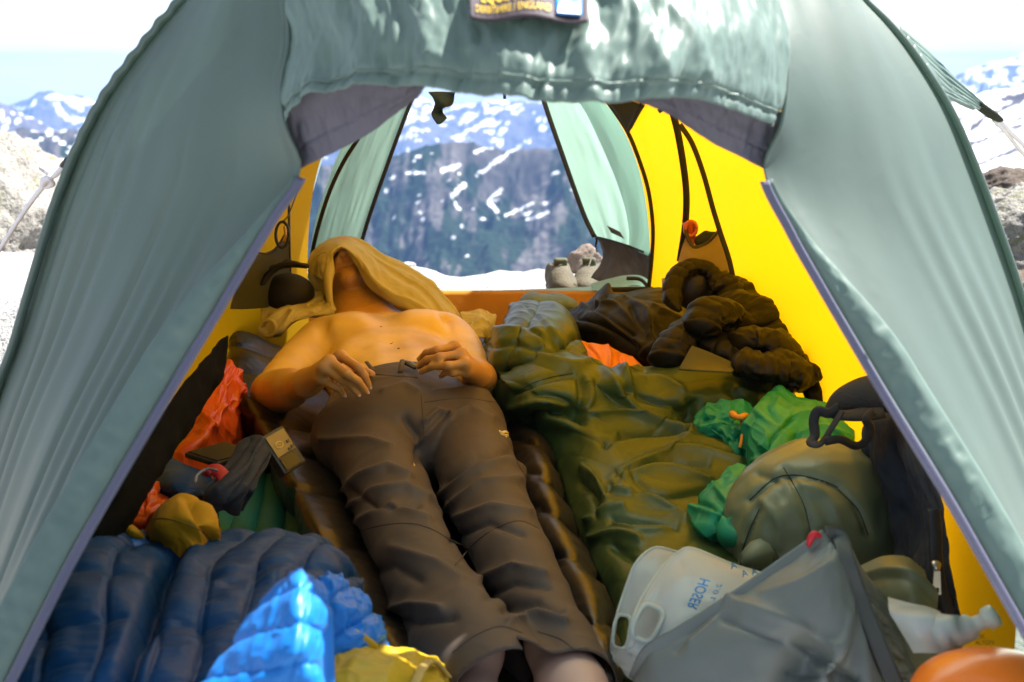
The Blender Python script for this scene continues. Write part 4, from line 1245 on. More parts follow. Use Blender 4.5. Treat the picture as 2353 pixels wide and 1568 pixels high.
for J, E, W in ((J1, E1_, W1), (J2, E2_, W2)):
    cone(J, E, 0.054, 0.043, 0.05)
    b = J * 0.5 + E * 0.5
    ell(J * 0.78 + E * 0.22 + zz * 0.008, (0.056, 0.075, 0.054), frame(np.cross(E - J, zz), E - J)[[1, 0, 2]] if False else None, 0.05)
    cone(b + zz * 0.010, b * 0.55 + E * 0.45 + zz * 0.010, 0.047, 0.044, 0.04)
    cone(E, W, 0.044, 0.0275, 0.035)
    cone(E * 0.8 + W * 0.2, E * 0.45 + W * 0.55, 0.047, 0.040, 0.03)
hand(W1, [(782, 818, .352), (757, 830, .356), (743, 847, .343), (738, 872, .318)], [(825, 846, .340), (798, 860, .338), (782, 870, .326), (766, 887, .308)],
     [(848, 889, .300), (841, 901, .296), (822, 907, .292), (790, 909, .288)], [(772, 852, .315), (822, 846, .312), (853, 861, .306)])
hand(W2, [(1043, 797, .345), (1060, 814, .345), (1068, 836, .332), (1072, 855, .312)], [(1004, 806, .345), (1011, 822, .343), (1030, 841, .332), (1040, 857, .315)],
     [(964, 826, .316), (961, 842, .310), (968, 855, .305), (1014, 865, .300)], [(1050, 820, .310), (1000, 822, .312), (968, 830, .308)])
# legs (inside the trousers) and bare feet
LL = [(838, 985, .165, .110), (866, 1050, .155, .106), (896, 1130, .145, .096), (922, 1205, .135, .088), (957, 1290, .122, .084), (1006, 1380, .108, .081), (1076, 1492, .098, .088)]
RL = [(1062, 985, .165, .110), (1086, 1050, .155, .104), (1113, 1130, .145, .095), (1141, 1205, .135, .086), (1184, 1290, .122, .077), (1230, 1385, .108, .068), (1277, 1492, .096, .062)]
for leg in (LL, RL):
    for a, b in zip(leg[:-1], leg[1:]):
        cone(D(*a[:3]), D(*b[:3]), a[3] * 0.68, b[3] * 0.60, 0.03)
g1, g2 = D(1076, 1492, .098), D(1277, 1492, .096)
q1_ = g1 - D(1006, 1380, .108); q1_ /= np.linalg.norm(q1_)
q2_ = g2 - D(1230, 1385, .108); q2_ /= np.linalg.norm(q2_)
t1a, t1b = g1 + q1_ * 0.13 + np.array([-0.035, 0, -0.02]), g1 + q1_ * 0.27 + np.array([-0.07, 0, 0.0])
t2a, t2b = g2 + q2_ * 0.10, g2 + q2_ * 0.26 + np.array([0, 0, 0.01])
cone(g1, t1a, 0.040, 0.036, 0.03); cone(t1a, t1b, 0.038, 0.028, 0.03)
cone(g2, t2a, 0.040, 0.043, 0.03); cone(t2a, t2b, 0.044, 0.030, 0.03)
ell(g2 + q2_ * 0.06 - zz * 0.012, (0.036, 0.045, 0.04), None, 0.03)
for base, ddx in ((t1b, 1), (t2b, -1)):
    for i in range(5):
        pth = base + np.array([ddx * (-0.03 + 0.015 * i), -0.005, 0.0])
        cone(pth, pth + np.array([0, -0.03 + 0.004 * i, 0.012]), 0.012 - 0.0012 * i, 0.009 - 0.0008 * i, 0.006)
V, F = solid(pr, 0.0042, smooth=2)
person = thing('person', 'shirtless man in brown trousers lying asleep, hands resting on his waist', 'person', (-0.25, 2.4, 0))
qx, qy = proj(V)
tan = sm(0.50, 0.545, (V - O) @ ax) * 0.75
for W, E in ((W1, E1_), (W2, E2_)):
    ab = W - E
    t = ((V - E) @ ab) / (ab @ ab)
    d = np.linalg.norm(V - (E + np.clip(t, 0, 1.9)[:, None] * ab), axis=1)
    tan = np.maximum(tan, sm(-0.2, 1.1, t) * 0.85 * (d < 0.13))
sk_s, sk_l = (V - O) @ ax, (V - O) @ la
hair = 0.55 * np.exp(-((sk_s - 0.47) / 0.05) ** 2 - (sk_l / 0.045) ** 2) + 0.5 * np.exp(-((sk_s - 0.03) / 0.03) ** 2 - (sk_l / 0.02) ** 2)
lp = (V - chin) @ fr_h.T
lips = np.exp(-((lp[:, 1] - 0.0435) / 0.0085) ** 2 - (lp[:, 0] / 0.022) ** 2) * (np.abs(lp[:, 2]) < 0.02)
crease = np.exp(-((lp[:, 1] - 0.0435) / 0.0022) ** 2) * (np.abs(lp[:, 0]) < 0.025) * (np.abs(lp[:, 2]) < 0.02)
stub = 0.45 * sm(0.085, 0.03, lp[:, 1]) * sm(-0.10, -0.03, lp[:, 2]) * (np.abs(lp[:, 0]) < 0.075) * (np.linalg.norm(lp, axis=1) < 0.12)
tan = np.clip(tan + 0.5 * lips + 0.3 * crease, 0, 1.3)
hair = np.maximum(hair, np.where(V[:, 1] > 2.98, stub, 0))
body = obj('body', V, F, M['skin'], person, attrs={'foot': sm(1.75, 1.65, V[:, 1]), 'tan': tan, 'hair': hair * (V[:, 2] > 0.25)})
bv_body = bvh_of(V, F)
for dip, t, r in nails:
    d = (t - dip) / np.linalg.norm(t - dip)
    up = np.array([0, -0.45, 0.9]); up -= d * (up @ d); up /= np.linalg.norm(up)
    sd = np.cross(d, up)
    a = np.linspace(0, 2 * np.pi, 14, endpoint=False)
    c = t + d * r * 0.12 + up * r * 0.80
    P = [c + d * r * 0.72 * math.cos(q) + sd * r * 0.60 * math.sin(q) - up * r * (0.25 * math.sin(q) ** 2 + 0.16 * max(math.cos(q), 0)) for q in a]
    obj('fingernail', np.array(P + [c + up * 0.0008]), [[i, (i + 1) % 14, 14] for i in range(14)], M['nail'], person)
M['mole'] = plain('mole', (0.12, 0.06, 0.03), rough=0.6)
for px, py, r in ((875, 751, 0.0017), (899, 790, 0.0016), (916, 801, 0.0020), (902, 787, 0.001)):
    p = hit(bv_body, px, py)
    if p is not None:
        Vm, Fm = box_mesh(p, (r * 1.5, r, r * 0.7), None, r * 0.4)
        obj('mole', Vm, Fm, M['mole'], person)

# trousers: one shell grown around hips and legs, then let to fold
KR = [0.86, 0.81, 0.80, 0.81, 0.84, 0.87, 0.88]
tp = [('ell', T(-0.13, 0, 0.165), (0.205, 0.18, 0.118), fr_t, 0.05), ('ell', T(0.02, 0, 0.175), (0.168, 0.14, 0.112), fr_t, 0.05)]
for leg in (LL, RL):
    for a, b in zip(leg[:-1], leg[1:]):
        ka, kb_ = KR[leg.index(a)], KR[leg.index(b)]
        tp.append(('cone', D(*a[:3]), D(*b[:3]), a[3] * ka, b[3] * kb_, 0.008))
h1, h2 = D(1076, 1492, .098), D(1277, 1492, .096)
hd1 = (h1 - D(1006, 1380, .108)); hd1 /= np.linalg.norm(hd1)
hd2 = (h2 - D(1230, 1385, .108)); hd2 /= np.linalg.norm(hd2)
tp.append(('cone', h1, h1 + hd1 * 0.22, LL[-1][3], 0.098, 0.02)); tp.append(('cone', h2, h2 + hd2 * 0.22, RL[-1][3], 0.066, 0.02))
HEM1, HEM2 = 0.168, 0.100
Vt, Ft = solid(tp, 0.0050, smooth=3)
s_ = (Vt - O) @ ax
near1 = np.linalg.norm(Vt - h1, axis=1) < np.linalg.norm(Vt - h2, axis=1)
cut = (s_ < 0.022 + 0.01 * np.sin(((Vt - O) @ la) * 25)) & ~(near1 & ((Vt - h1) @ hd1 + 0.15 * (Vt[:, 2] - h1[2]) > HEM1)) & ~(~near1 & ((Vt - h2) @ hd2 + 0.1 * (Vt[:, 2] - h2[2]) > HEM2))
keepf = cut[Ft].all(1)
Ft = Ft[keepf]
used = np.unique(Ft)
remap = np.full(len(Vt), -1); remap[used] = np.arange(len(used))
Vt, Ft = Vt[used], remap[Ft]
# trim hems and waist to clean edges
Ee = np.sort(np.concatenate([Ft[:, [0, 1]], Ft[:, [1, 2]], Ft[:, [2, 3]], Ft[:, [3, 0]]]), axis=1)
uq, ct = np.unique(Ee, axis=0, return_counts=True)
brd = np.unique(uq[ct == 1])
for i in brd:
    v = Vt[i]
    s_i = (v - O) @ ax
    if s_i > -0.1:
        Vt[i] = v + ax * (0.022 + 0.006 * math.sin(((v - O) @ la) * 25) - s_i)
    elif np.linalg.norm(v - h1) < np.linalg.norm(v - h2):
        Vt[i] = v + hd1 * (HEM1 - ((v - h1) @ hd1 + 0.15 * (v[2] - h1[2])))
    else:
        Vt[i] = v + hd2 * (HEM2 - ((v - h2) @ hd2 + 0.1 * (v[2] - h2[2])))
# direction of pull: along the legs
dirs = np.where(near1[used][:, None], hd1, hd2)
E_, _ = _edges(Ft)
s2 = (Vt - O) @ ax
Nt = vnormals(Vt, Ft)
tx, ty = proj(Vt)
# large hand-placed folds: sag across the shins and knees, drag lines from the crotch
def stroke(pts, w, h, sharp=1.0):
    m = np.full(len(Vt), 1e9)
    for (ax_, ay_), (bx, by) in zip(pts[:-1], pts[1:]):
        dx, dy = bx - ax_, by - ay_
        t = np.clip(((tx - ax_) * dx + (ty - ay_) * dy) / (dx * dx + dy * dy), 0, 1)
        m = np.minimum(m, np.hypot(tx - ax_ - t * dx, ty - ay_ - t * dy))
    return h * np.exp(-np.sqrt((m / w) ** 2 + 0.06) * 1.25) * 1.25
dsp = 0
for pts, w, h in (
    ([(760, 1150), (830, 1095), (890, 1075), (940, 1095)], 14, .012), ([(770, 1185), (860, 1130), (930, 1120), (980, 1145)], 13, .011),
    ([(800, 1120), (870, 1170), (960, 1160)], 12, -.008), ([(820, 1200), (900, 1160), (985, 1195)], 14, .009), ([(740, 1010), (850, 1012), (900, 1030)], 13, .009),
    ([(1010, 1140), (1090, 1085), (1160, 1060), (1200, 1085)], 16, .012), ([(1020, 1175), (1110, 1110), (1190, 1105)], 14, .010), ([(1050, 1190), (1130, 1165), (1215, 1180)], 13, .009),
    ([(1030, 1110), (1100, 1050), (1170, 1040)], 14, -.008), ([(1040, 1240), (1120, 1200), (1200, 1225)], 12, -.008),
    ([(960, 1020), (1020, 960), (1080, 940), (1130, 965)], 14, .010), ([(975, 970), (1005, 945), (1030, 960)], 10, .010), ([(930, 960), (960, 1000), (960, 1060)], 12, -.012),
    ([(880, 900), (930, 885), (960, 900)], 9, .007), ([(860, 875), (930, 868)], 8, .006),
    ([(1000, 900), (1080, 895), (1130, 905)], 9, .006),
    ([(870, 1400), (940, 1390), (1010, 1400)], 14, .010), ([(880, 1425), (960, 1430), (1040, 1420)], 16, -.008), ([(830, 1330), (900, 1300), (960, 1330)], 22, -.008), ([(900, 1260), (1000, 1290), (1060, 1330)], 20, .007),
    ([(1100, 1330), (1180, 1300), (1250, 1320)], 16, .009), ([(1160, 1400), (1230, 1385), (1290, 1400)], 14, -.009), ([(1170, 1430), (1240, 1410), (1300, 1430)], 14, .010), ([(1120, 1370), (1180, 1340), (1260, 1350)], 13, -.007)):
    dsp = dsp + stroke(pts, w * 0.7, h * 1.25)
Vt = Vt + Nt * np.asarray(dsp)[:, None]
VT = relax(Vt, Ft, it=16, ex=1.02, kgoal=0.06, amp=0.005, freq=12, seed=5, exdir=dirs, pin=np.where(s2 > -0.01, 0.25, 0.0), floor=0.03)
tr = obj('trousers', VT, Ft, M['trousers'], person, thick=0.0022, off=-1)
tr['label'] = 'brown softshell hiking trousers'
bv_t = bvh_of(VT, Ft)
for pts in ([(820, 1222), (880, 1207), (950, 1204), (1000, 1220), (1040, 1245), (1085, 1262)], [(1045, 1300), (1100, 1240), (1160, 1205), (1200, 1198), (1238, 1215)],
            [(968, 908), (972, 960), (976, 1005)], [(840, 858), (900, 864), (960, 868)], [(975, 925), (1060, 915), (1140, 925)], [(1195, 1000), (1185, 1050), (1215, 1110)], [(990, 1060), (1010, 1110), (1030, 1160)],
            [(1040, 1500), (1090, 1462), (1150, 1440), (1200, 1455)], [(1235, 1452), (1290, 1470), (1325, 1500)]):
    o = seam('trouser_seam', bv_t, pts, 0.0013, M['seam'], tr)
M['embroidery'] = fabric('pale_thread', (0.62, 0.52, 0.25), rough=0.8, crinkle=0.6, cscale=200)
for pts, r in (([(1146, 991), (1152, 995), (1160, 993), (1168, 997)], 0.0032), ([(1150, 998), (1158, 1000), (1167, 1001)], 0.0026), ([(1168, 997), (1176, 1002), (1184, 1008)], 0.003), ([(1182, 1004), (1189, 1012), (1191, 1024)], 0.0024), ([(1160, 1001), (1164, 1006)], 0.0022)):
    seam('embroidered_mark', bv_t, pts, r, M['embroidery'], tr, k=12)
M['steel'] = plain('worn_steel', (0.45, 0.44, 0.42), rough=0.3, metal=0.9)
seam('zip_pull', bv_t, [(706, 985), (704, 995), (703, 1004)], 0.002, M['steel'], tr, k=8)
seam('zip_pull', bv_t, [(1189, 965), (1194, 972), (1193, 982)], 0.002, M['steel'], tr, k=8)
seam('zip_pull', bv_t, [(694, 965), (693, 972), (692, 980)], 0.0018, M['steel'], tr, k=8)
# buckle at the waist
bk = [D(924, 831, .302), D(940, 836, .30), D(956, 846, .292)]
tube('waist_buckle', bk, [0.008, 0.011, 0.008], plain('black_plastic', (0.03, 0.03, 0.035), rough=0.25), tr, n=10, k=14, flat=0.5)
tube('belt_loop', [D(925, 828, .306), D(922, 842, .302), D(920, 856, .294)], 0.006, M['trousers'], tr, n=8, k=10, flat=0.4)
tube('belt_loop', [D(842, 832, .292), D(850, 842, .29), D(856, 852, .285)], 0.005, M['trousers'], tr, n=8, k=10, flat=0.4)
# ------------------------------------------------------------------ soft goods
def cloth(name, rows, mat, parent=None, n=(90, 110), ex=1.08, kg=0.02, kb=0.9, amp=0.006, freq=14, seed=1, it=55, zf=None, fold=None, quilt=None, px=None, thick=0.0, exdir=None, attrs=None, ret=False, inset=0.03, raw=False):
    G = loft(rows if raw else [[D(*p) for p in r] for r in rows], *n)
    nu, nv = n
    u, v = np.meshgrid(np.linspace(0, 1, nu), np.linspace(0, 1, nv), indexing='ij')
    if gnormals(G)[nu // 2, nv // 2] @ np.array([0, -0.5, 0.86]) < 0:
        G = G[:, ::-1]; v = v[:, ::-1]
    if fold is not None:
        G = G + gnormals(G) * fold(u, v)[..., None]
    if quilt is not None:
        G = G + gnormals(G) * quilt(u, v)[..., None]
    if px is not None:
        G = G + gnormals(G) * px_fold(G, px)[..., None]
    F = grid_faces(nu, nv)
    if it:
        G = relax(G, F, it=it, ex=ex, kgoal=kg, kbend=kb, amp=amp, freq=freq, seed=seed, exdir=exdir)
    if zf is not None:
        V, F2 = skirt(G, zf, inset)
        o = obj(name, V, F2, mat, parent)
    else:
        o = gobj(name, G, mat, parent, thick=thick)
    return (o, G) if ret else o

def px_fold(G, lst, k=1.0):
    tx, ty = proj(G)
    out = np.zeros(tx.shape)
    for pts, w, h in lst:
        m = np.full(tx.shape, 1e9)
        pts = spline(np.array([[a, b, 0.0] for a, b in pts]), 14)[:, :2]
        for (ax_, ay_), (bx, by) in zip(pts[:-1], pts[1:]):
            dx, dy = bx - ax_, by - ay_
            t = np.clip(((tx - ax_) * dx + (ty - ay_) * dy) / (dx * dx + dy * dy + 1e-9), 0, 1)
            m = np.minimum(m, np.hypot(tx - ax_ - t * dx, ty - ay_ - t * dy))
        out = out + h * np.exp(-np.sqrt((m / w) ** 2 + 0.05) * 1.2) * 1.25
    return out * k

def cr(x0, y0, sc_, lst):
    return [([((x0 + x / sc_) * 0.9412, (y0 + y / sc_) * 0.9412) for x, y in pts], w, h) for pts, w, h in lst]

def baffles(nu_, nv_, h, jitter=0.0, seed=1, power=0.5, pucker=0.0):
    """puffy chambers between stitched lines: nu_ across the rows, nv_ along them (0 = none)."""
    def q(u, v):
        uu = u + jitter * noise(u * 3, v * 3, seed=seed); vv = v + jitter * noise(u * 3 + 9, v * 3, seed=seed + 1)
        a = np.abs(np.sin(np.pi * uu * nu_)) ** power if nu_ else 1.0
        b = np.abs(np.sin(np.pi * vv * nv_)) ** power if nv_ else 1.0
        p = a * b
        w = pucker * (1 - p) * (fbm(u * nu_ * 5 + 1, v * 70, seed=seed, oct=2) if nu_ else fbm(u * 70, v * 5, seed=seed, oct=2))
        return h * p + w
    return q

def creases(seed, a=0.006, fu=5, fv=5, skew=0.6, sharp=0.004):
    return lambda u, v: a * fbm(u * fu + skew * v * fu, v * fv, seed=seed, oct=2) + sharp * fbm(u * fu * 1.5 - skew * v * fv, v * fv * 1.2, seed=seed + 3, oct=2, ridged=True)

def strokes2(G_rows, lst):
    return lst

def puff_tube(name, path, radii, mat, parent, nb, h=0.18, n=40, k=90, seed=1, flat=0.8, pucker=0.05, ex=1.05, up=(0, 0, 1)):
    P = spline(np.array([D(*p) for p in path]), k)
    r = np.interp(np.linspace(0, 1, k), np.linspace(0, 1, len(radii)), radii)
    T_ = np.gradient(P, axis=0); T_ /= np.linalg.norm(T_, axis=1, keepdims=True)
    a = np.linspace(0, 2 * np.pi, n, endpoint=False)
    t = np.linspace(0, 1, k)[:, None]
    tw = t + 0.05 * noise(t * 4, 0 * t, seed=seed + 7) + 0.03 * noise(a[None] * 0.8, t * 3, seed=seed + 9)
    seamf = np.abs(np.sin(np.pi * tw * nb)) ** 0.45
    mod = 1 - h + h * seamf + pucker * (1 - seamf) * noise(a[None] * 5, t * 80, seed=seed) + 0.20 * noise(a[None] * 0.9, t * 5, seed=seed + 2) + 0.06 * noise(a[None] * 3, t * 16, seed=seed + 3)
    endc = np.minimum(1, np.sqrt(np.clip(np.minimum(t, 1 - t) * 9, 0, 1)) + 0.02)
    nr = np.asarray(up, float)
    G = np.empty((k, n, 3))
    for i in range(k):
        q = nr - T_[i] * (nr @ T_[i]); q /= np.linalg.norm(q) + 1e-9
        b = np.cross(T_[i], q)
        G[i] = P[i] + (r[i] * mod[i] * endc[i])[:, None] * (np.cos(a)[:, None] * b + flat * np.sin(a)[:, None] * q)
    F = grid_faces(k, n, True)[:, ::-1]
    V = relax(G.reshape(-1, 3), F, it=25, ex=ex, kgoal=0.06, amp=0.004, freq=25, seed=seed, bend=np.zeros((0, 2), int))
    return obj(name, V, F, mat, parent)

M.update(
    brownbag=fabric('brown_quilt_nylon', (0.017, 0.011, 0.006), rough=0.36, spec=0.5, sheen=0.02, crinkle=0.25, cscale=28, vary=0.12, dist=0.004),
    olivebag=fabric('olive_quilt_nylon', (0.044, 0.073, 0.019), rough=0.38, spec=0.36, sheen=0.02, crinkle=0.22, cscale=32, vary=0.10, dist=0.004),
    charcoal=fabric('charcoal_shell', (0.008, 0.008, 0.0095), rough=0.55, spec=0.22, sheen=0.05, crinkle=0.2, cscale=16, vary=0.1),
    darkdown=fabric('dark_brown_down', (0.0055, 0.0048, 0.0035), rough=0.5, spec=0.22, crinkle=0.35, cscale=26, vary=0.15),
    darklining=fabric('dark_lining', (0.014, 0.014, 0.018), rough=0.5, crinkle=0.3),
    orange=fabric('orange_cloth', (0.85, 0.27, 0.015), rough=0.5, trans=0.1, crinkle=0.3),
    green=fabric('green_windshell', (0.018, 0.30, 0.15), rough=0.45, trans=0.15, crinkle=0.55, cscale=22, vary=0.15, dist=0.006),
    sack=fabric('olive_sack_nylon', (0.15, 0.175, 0.095), rough=0.36, spec=0.5, crinkle=0.2, cscale=16, vary=0.06),
    navy=fabric('navy_pack_cloth', (0.020, 0.026, 0.038), rough=0.75, spec=0.25, crinkle=0.25, cscale=40, vary=0.12, weave=0.3),
    navydown=fabric('navy_down', (0.003, 0.040, 0.115), rough=0.48, spec=0.22, crinkle=0.22, cscale=18, vary=0.1),
    bluedown=fabric('bright_blue_down', (0.004, 0.15, 0.50), rough=0.42, spec=0.35, crinkle=0.5, cscale=24, vary=0.08, dist=0.006),
    mustard=fabric('mustard_cloth', (0.40, 0.20, 0.004), rough=0.75, spec=0.2, crinkle=0.3, cscale=30, weave=0.25),
    teal=fabric('teal_pad', (0.008, 0.17, 0.15), rough=0.6, crinkle=0.05, cscale=30, vary=0.06),
    orangered=fabric('orange_red_sack', (0.72, 0.10, 0.010), rough=0.32, spec=0.5, trans=0.2, crinkle=0.5, cscale=24),
    shirt=fabric('khaki_shirt', (0.43, 0.37, 0.13), rough=0.75, spec=0.2, sheen=0.08, crinkle=0.12, cscale=40, vary=0.05, weave=0.25),
    greydry=fabric('grey_coated_nylon', (0.155, 0.168, 0.145), rough=0.45, spec=0.35, crinkle=0.16, cscale=14, vary=0.06),
    greystrip=fabric('grey_strip', (0.075, 0.08, 0.07), rough=0.5, crinkle=0.15),
    yellowbag=fabric('yellow_sack', (0.40, 0.27, 0.004), rough=0.5, crinkle=0.3, cscale=18),
    orangebag=fabric('orange_dry_sack', (0.90, 0.20, 0.010), rough=0.3, spec=0.6, crinkle=0.15, cscale=12),
    bluegrey=fabric('blue_grey_pillow', (0.10, 0.155, 0.165), rough=0.6, crinkle=0.2),
    blackcap=fabric('black_cap', (0.005, 0.0045, 0.0045), rough=0.7, crinkle=0.1),
)

# brown sleeping bag under the man: thick rims, chambers across
bl = [(575, 700, .22), (550, 745, .23), (545, 800, .21), (545, 880, .19), (605, 970, .175), (665, 1080, .16), (722, 1190, .145), (800, 1330, .13), (880, 1440, .11), (950, 1540, .09)]
ob = [(525, 720, .10), (505, 770, .07), (500, 840, .04), (512, 950, .03), (585, 1060, .03), (640, 1150, .03), (690, 1255, .03), (765, 1390, .03), (850, 1500, .03), (930, 1600, .02)]
cl = [(700, 720, .10), (700, 760, .09), (720, 830, .08), (760, 920, .07), (830, 1030, .065), (880, 1140, .06), (930, 1240, .06), (990, 1370, .05), (1050, 1480, .05), (1100, 1580, .05)]
cr_ = [(960, 720, .10), (980, 770, .09), (1000, 830, .08), (1030, 920, .07), (1080, 1030, .065), (1110, 1140, .06), (1140, 1240, .06), (1190, 1370, .05), (1230, 1480, .05), (1260, 1580, .05)]
brr = [(1095, 720, .16), (1110, 770, .17), (1125, 850, .17), (1165, 940, .155), (1222, 1010, .155), (1245, 1120, .155), (1280, 1230, .15), (1335, 1350, .14), (1362, 1450, .125), (1375, 1550, .10)]
obr = [(1140, 720, .05), (1165, 770, .04), (1195, 860, .03), (1240, 950, .03), (1285, 1030, .03), (1305, 1130, .03), (1345, 1250, .03), (1400, 1380, .03), (1420, 1480, .03), (1430, 1580, .02)]
cols = [[a, tuple(np.array(a) * .35 + np.array(b) * .65 + np.array([-6, -4, .02])), b, c, d, e, tuple(np.array(e) * .6 + np.array(f) * .4 + np.array([6, 0, .03])), f] for a, b, c, d, e, f in zip(ob, bl, cl, cr_, brr, obr)]
sb_ = thing('sleeping_bag', 'dark brown quilted sleeping bag spread open under the man', 'sleeping bag', (-0.25, 2.3, 0))
def bq(u, v):
    side = sm(0.42, 0.25, v) + sm(0.58, 0.72, v)
    f = u * 11 + 0.35 * np.sin(v * 5) + 0.6 * noise(u * 5, v * 2, seed=3)
    seamf = np.abs(np.sin(np.pi * f)) ** 0.5
    fine = noise(u * 120, v * 6, seed=4)
    return side * (0.015 * (seamf - 0.6) + 0.0035 * fine * (1.2 - seamf)) + 0.004 * noise(u * 20, v * 12, seed=8)
_, Gb = cloth('bag_shell', cols, M['brownbag'], sb_, n=(190, 120), ex=1.045, kg=0.05, amp=0.004, freq=22, seed=4, it=40, zf=0.01, quilt=bq, ret=True)

# teal mattress beside it
tm = thing('sleeping_mat', 'teal air mattress showing between the brown bag and the hat', 'mattress', (-0.45, 2.2, 0))
for i, (x0, x1) in enumerate(((523, 505), (575, 555), (632, 622), (690, 690))):
    P = [D(x0 + 35, 1000, .045), D(x0 + 12, 1080, .045), D(x0, 1160, .045), D(x1 - 8, 1260, .045), D(x1 - 25, 1380, .045)]
    tube('air_tube', P, 0.030, M['teal'], tm, n=16, k=30, flat=0.75)

# the khaki shirt pulled over his head
sh = thing('shirt', 'khaki shirt draped over the sleeping man\'s head and shoulder', 'shirt', (-0.4, 3.1, 0.2))
hd_rows = [
    [(708, 624, 3.22), (712, 588, 3.30), (736, 560, 3.36), (780, 544, 3.40), (830, 552, 3.40), (880, 586, 3.36), (940, 613, 3.33), (990, 643, 3.28), (1030, 688, 3.21), (1064, 738, 3.13), (1094, 776, 3.06)],
    [(720, 632, 3.17), (724, 594, 3.22), (745, 566, 3.27), (784, 551, 3.30), (828, 564, 3.29), (872, 602, 3.25), (930, 634, 3.21), (980, 666, 3.17), (1020, 708, 3.12), (1052, 750, 3.06), (1080, 783, 3.0)],
    [(736, 640, 3.13), (740, 602, 3.15), (755, 574, 3.19), (786, 561, 3.21), (824, 580, 3.19), (862, 622, 3.15), (915, 660, 3.11), (968, 690, 3.08), (1008, 726, 3.04), (1038, 758, 2.99), (1060, 786, 2.95)],
    [(750, 646, 3.12), (753, 610, 3.125), (762, 582, 3.15), (785, 568, 3.17), (818, 592, 3.15), (850, 638, 3.10), (897, 680, 3.06), (950, 710, 3.03), (987, 736, 2.99), (1010, 760, 2.94), (1028, 786, 2.89)],
    [(760, 642, 3.15), (762, 612, 3.15), (768, 585, 3.18), (786, 572, 3.20), (813, 598, 3.17), (842, 648, 3.13), (886, 688, 3.09), (940, 720, 3.05), (976, 744, 3.01), (1000, 768, 2.96), (1016, 792, 2.91)]]
def shf(u, v):
    w = sm(0.30, 0.5, v)
    r = 0
    for c, wd, a, v0, v1, sl in ((0.14, 0.035, 1.0, .30, .95, .05), (0.33, 0.07, 0.8, .25, .75, .16), (0.47, 0.03, 1.2, .45, 1.1, .10), (0.62, 0.09, 0.9, .35, .85, .02), (0.80, 0.035, 1.3, .40, 1.1, -.04), (0.93, 0.05, 0.7, .2, .7, -.08)):
        r = r + a * np.exp(-np.abs((u + 0.05 * np.sin(v * 7 + c * 9) - sl * (v - 0.4) - c) / wd) ** 1.5) * sm(v0 - 0.12, v0 + 0.08, v) * sm(v1 + 0.1, v1 - 0.1, v)
    return 0.010 * r + 0.004 * fbm(u * 3, v * 6, seed=4, oct=3) + 0.0015 * fbm(u * 12, v * 22, seed=14, oct=2)
cloth('head_drape', hd_rows, M['shirt'], sh, n=(90, 170), ex=1.05, kg=0.05, amp=0.003, freq=24, seed=7, it=40, fold=shf, thick=0.002)
lf = [[(716, 598, 3.22), (730, 585, 3.21), (748, 580, 3.18), (764, 584, 3.14)], [(712, 630, 3.20), (730, 628, 3.17), (752, 622, 3.12), (768, 616, 3.12)], [(718, 660, 3.18), (738, 660, 3.13), (756, 655, 3.08), (766, 650, 3.10)],
      [(735, 690, 3.16), (748, 692, 3.10), (760, 690, 3.05), (768, 685, 3.08)], [(740, 716, 3.12), (750, 718, 3.07), (762, 718, 3.03), (773, 712, 3.04)]]
cloth('side_fold', lf, M['shirt'], sh, n=(70, 50), ex=1.06, kg=0.05, amp=0.003, freq=26, seed=9, it=35, fold=lambda u, v: 0.007 * np.sin(v * 9 + u * 2) * np.sin(np.pi * u) ** 0.3, thick=0.002)
lbr = [[(655, 655, 3.22), (690, 648, 3.22), (720, 652, 3.2), (740, 670, 3.16)], [(628, 690, 3.16), (668, 678, 3.15), (710, 680, 3.12), (745, 692, 3.09)], [(606, 722, 3.08), (650, 706, 3.07), (700, 700, 3.06), (755, 706, 3.04)],
       [(596, 752, 3.02), (635, 735, 2.99), (685, 722, 3.0), (765, 714, 3.01)], [(604, 772, 2.98), (638, 762, 2.95), (680, 736, 2.97), (768, 718, 3.01)], [(620, 776, 3.0), (645, 770, 2.98), (690, 738, 3.0), (768, 722, 3.03)]]
cloth('sleeve_bundle', lbr, M['shirt'], sh, n=(90, 90), ex=1.08, kg=0.02, amp=0.012, freq=12, seed=12, it=60, thick=0.002,
      fold=lambda u, v: 0.012 * fbm(u * 3 + v * 2, v * 2 - u, seed=5, oct=2, ridged=True) * np.sin(np.pi * np.clip(u, 0.02, 0.98)) ** 0.5)
cuff = [D(604, 752, 2.985), D(612, 738, 2.97), D(628, 740, 2.955), D(634, 758, 2.95), D(622, 772, 2.96), D(608, 768, 2.98)]
tube('cuff', cuff + cuff[:1], 0.0055, M['shirt'], sh, n=8, k=40)
rb = [[(1058, 728, 3.12), (1085, 716, 3.14), (1115, 716, 3.14), (1140, 728, 3.12)], [(1070, 748, 3.08), (1095, 735, 3.07), (1120, 738, 3.07), (1135, 752, 3.06)], [(1066, 768, 3.04), (1090, 758, 3.02), (1112, 764, 3.02), (1124, 778, 3.02)], [(1086, 786, 3.02), (1098, 778, 3.0), (1110, 780, 3.0), (1116, 790, 3.02)]]
cloth('sleeve_end', rb, M['shirt'], sh, n=(60, 60), ex=1.06, kg=0.03, amp=0.005, freq=14, seed=3, it=40, fold=creases(8, 0.006, 2, 2), thick=0.002)
sr_ = []
for x0, y0, w in ((985, 722, 20), (996, 738, 18), (1007, 754, 15), (1018, 770, 14), (1028, 784, 13), (1036, 796, 12)):
    row = []
    for q in (-1, -0.5, 0, 0.5, 1):
        h_ = hit(bv_body, x0 + q * w * 0.85, y0 - q * w * 0.5, 0.006 + 0.005 * (1 - q * q))
        row.append(h_)
    sr_.append(row)
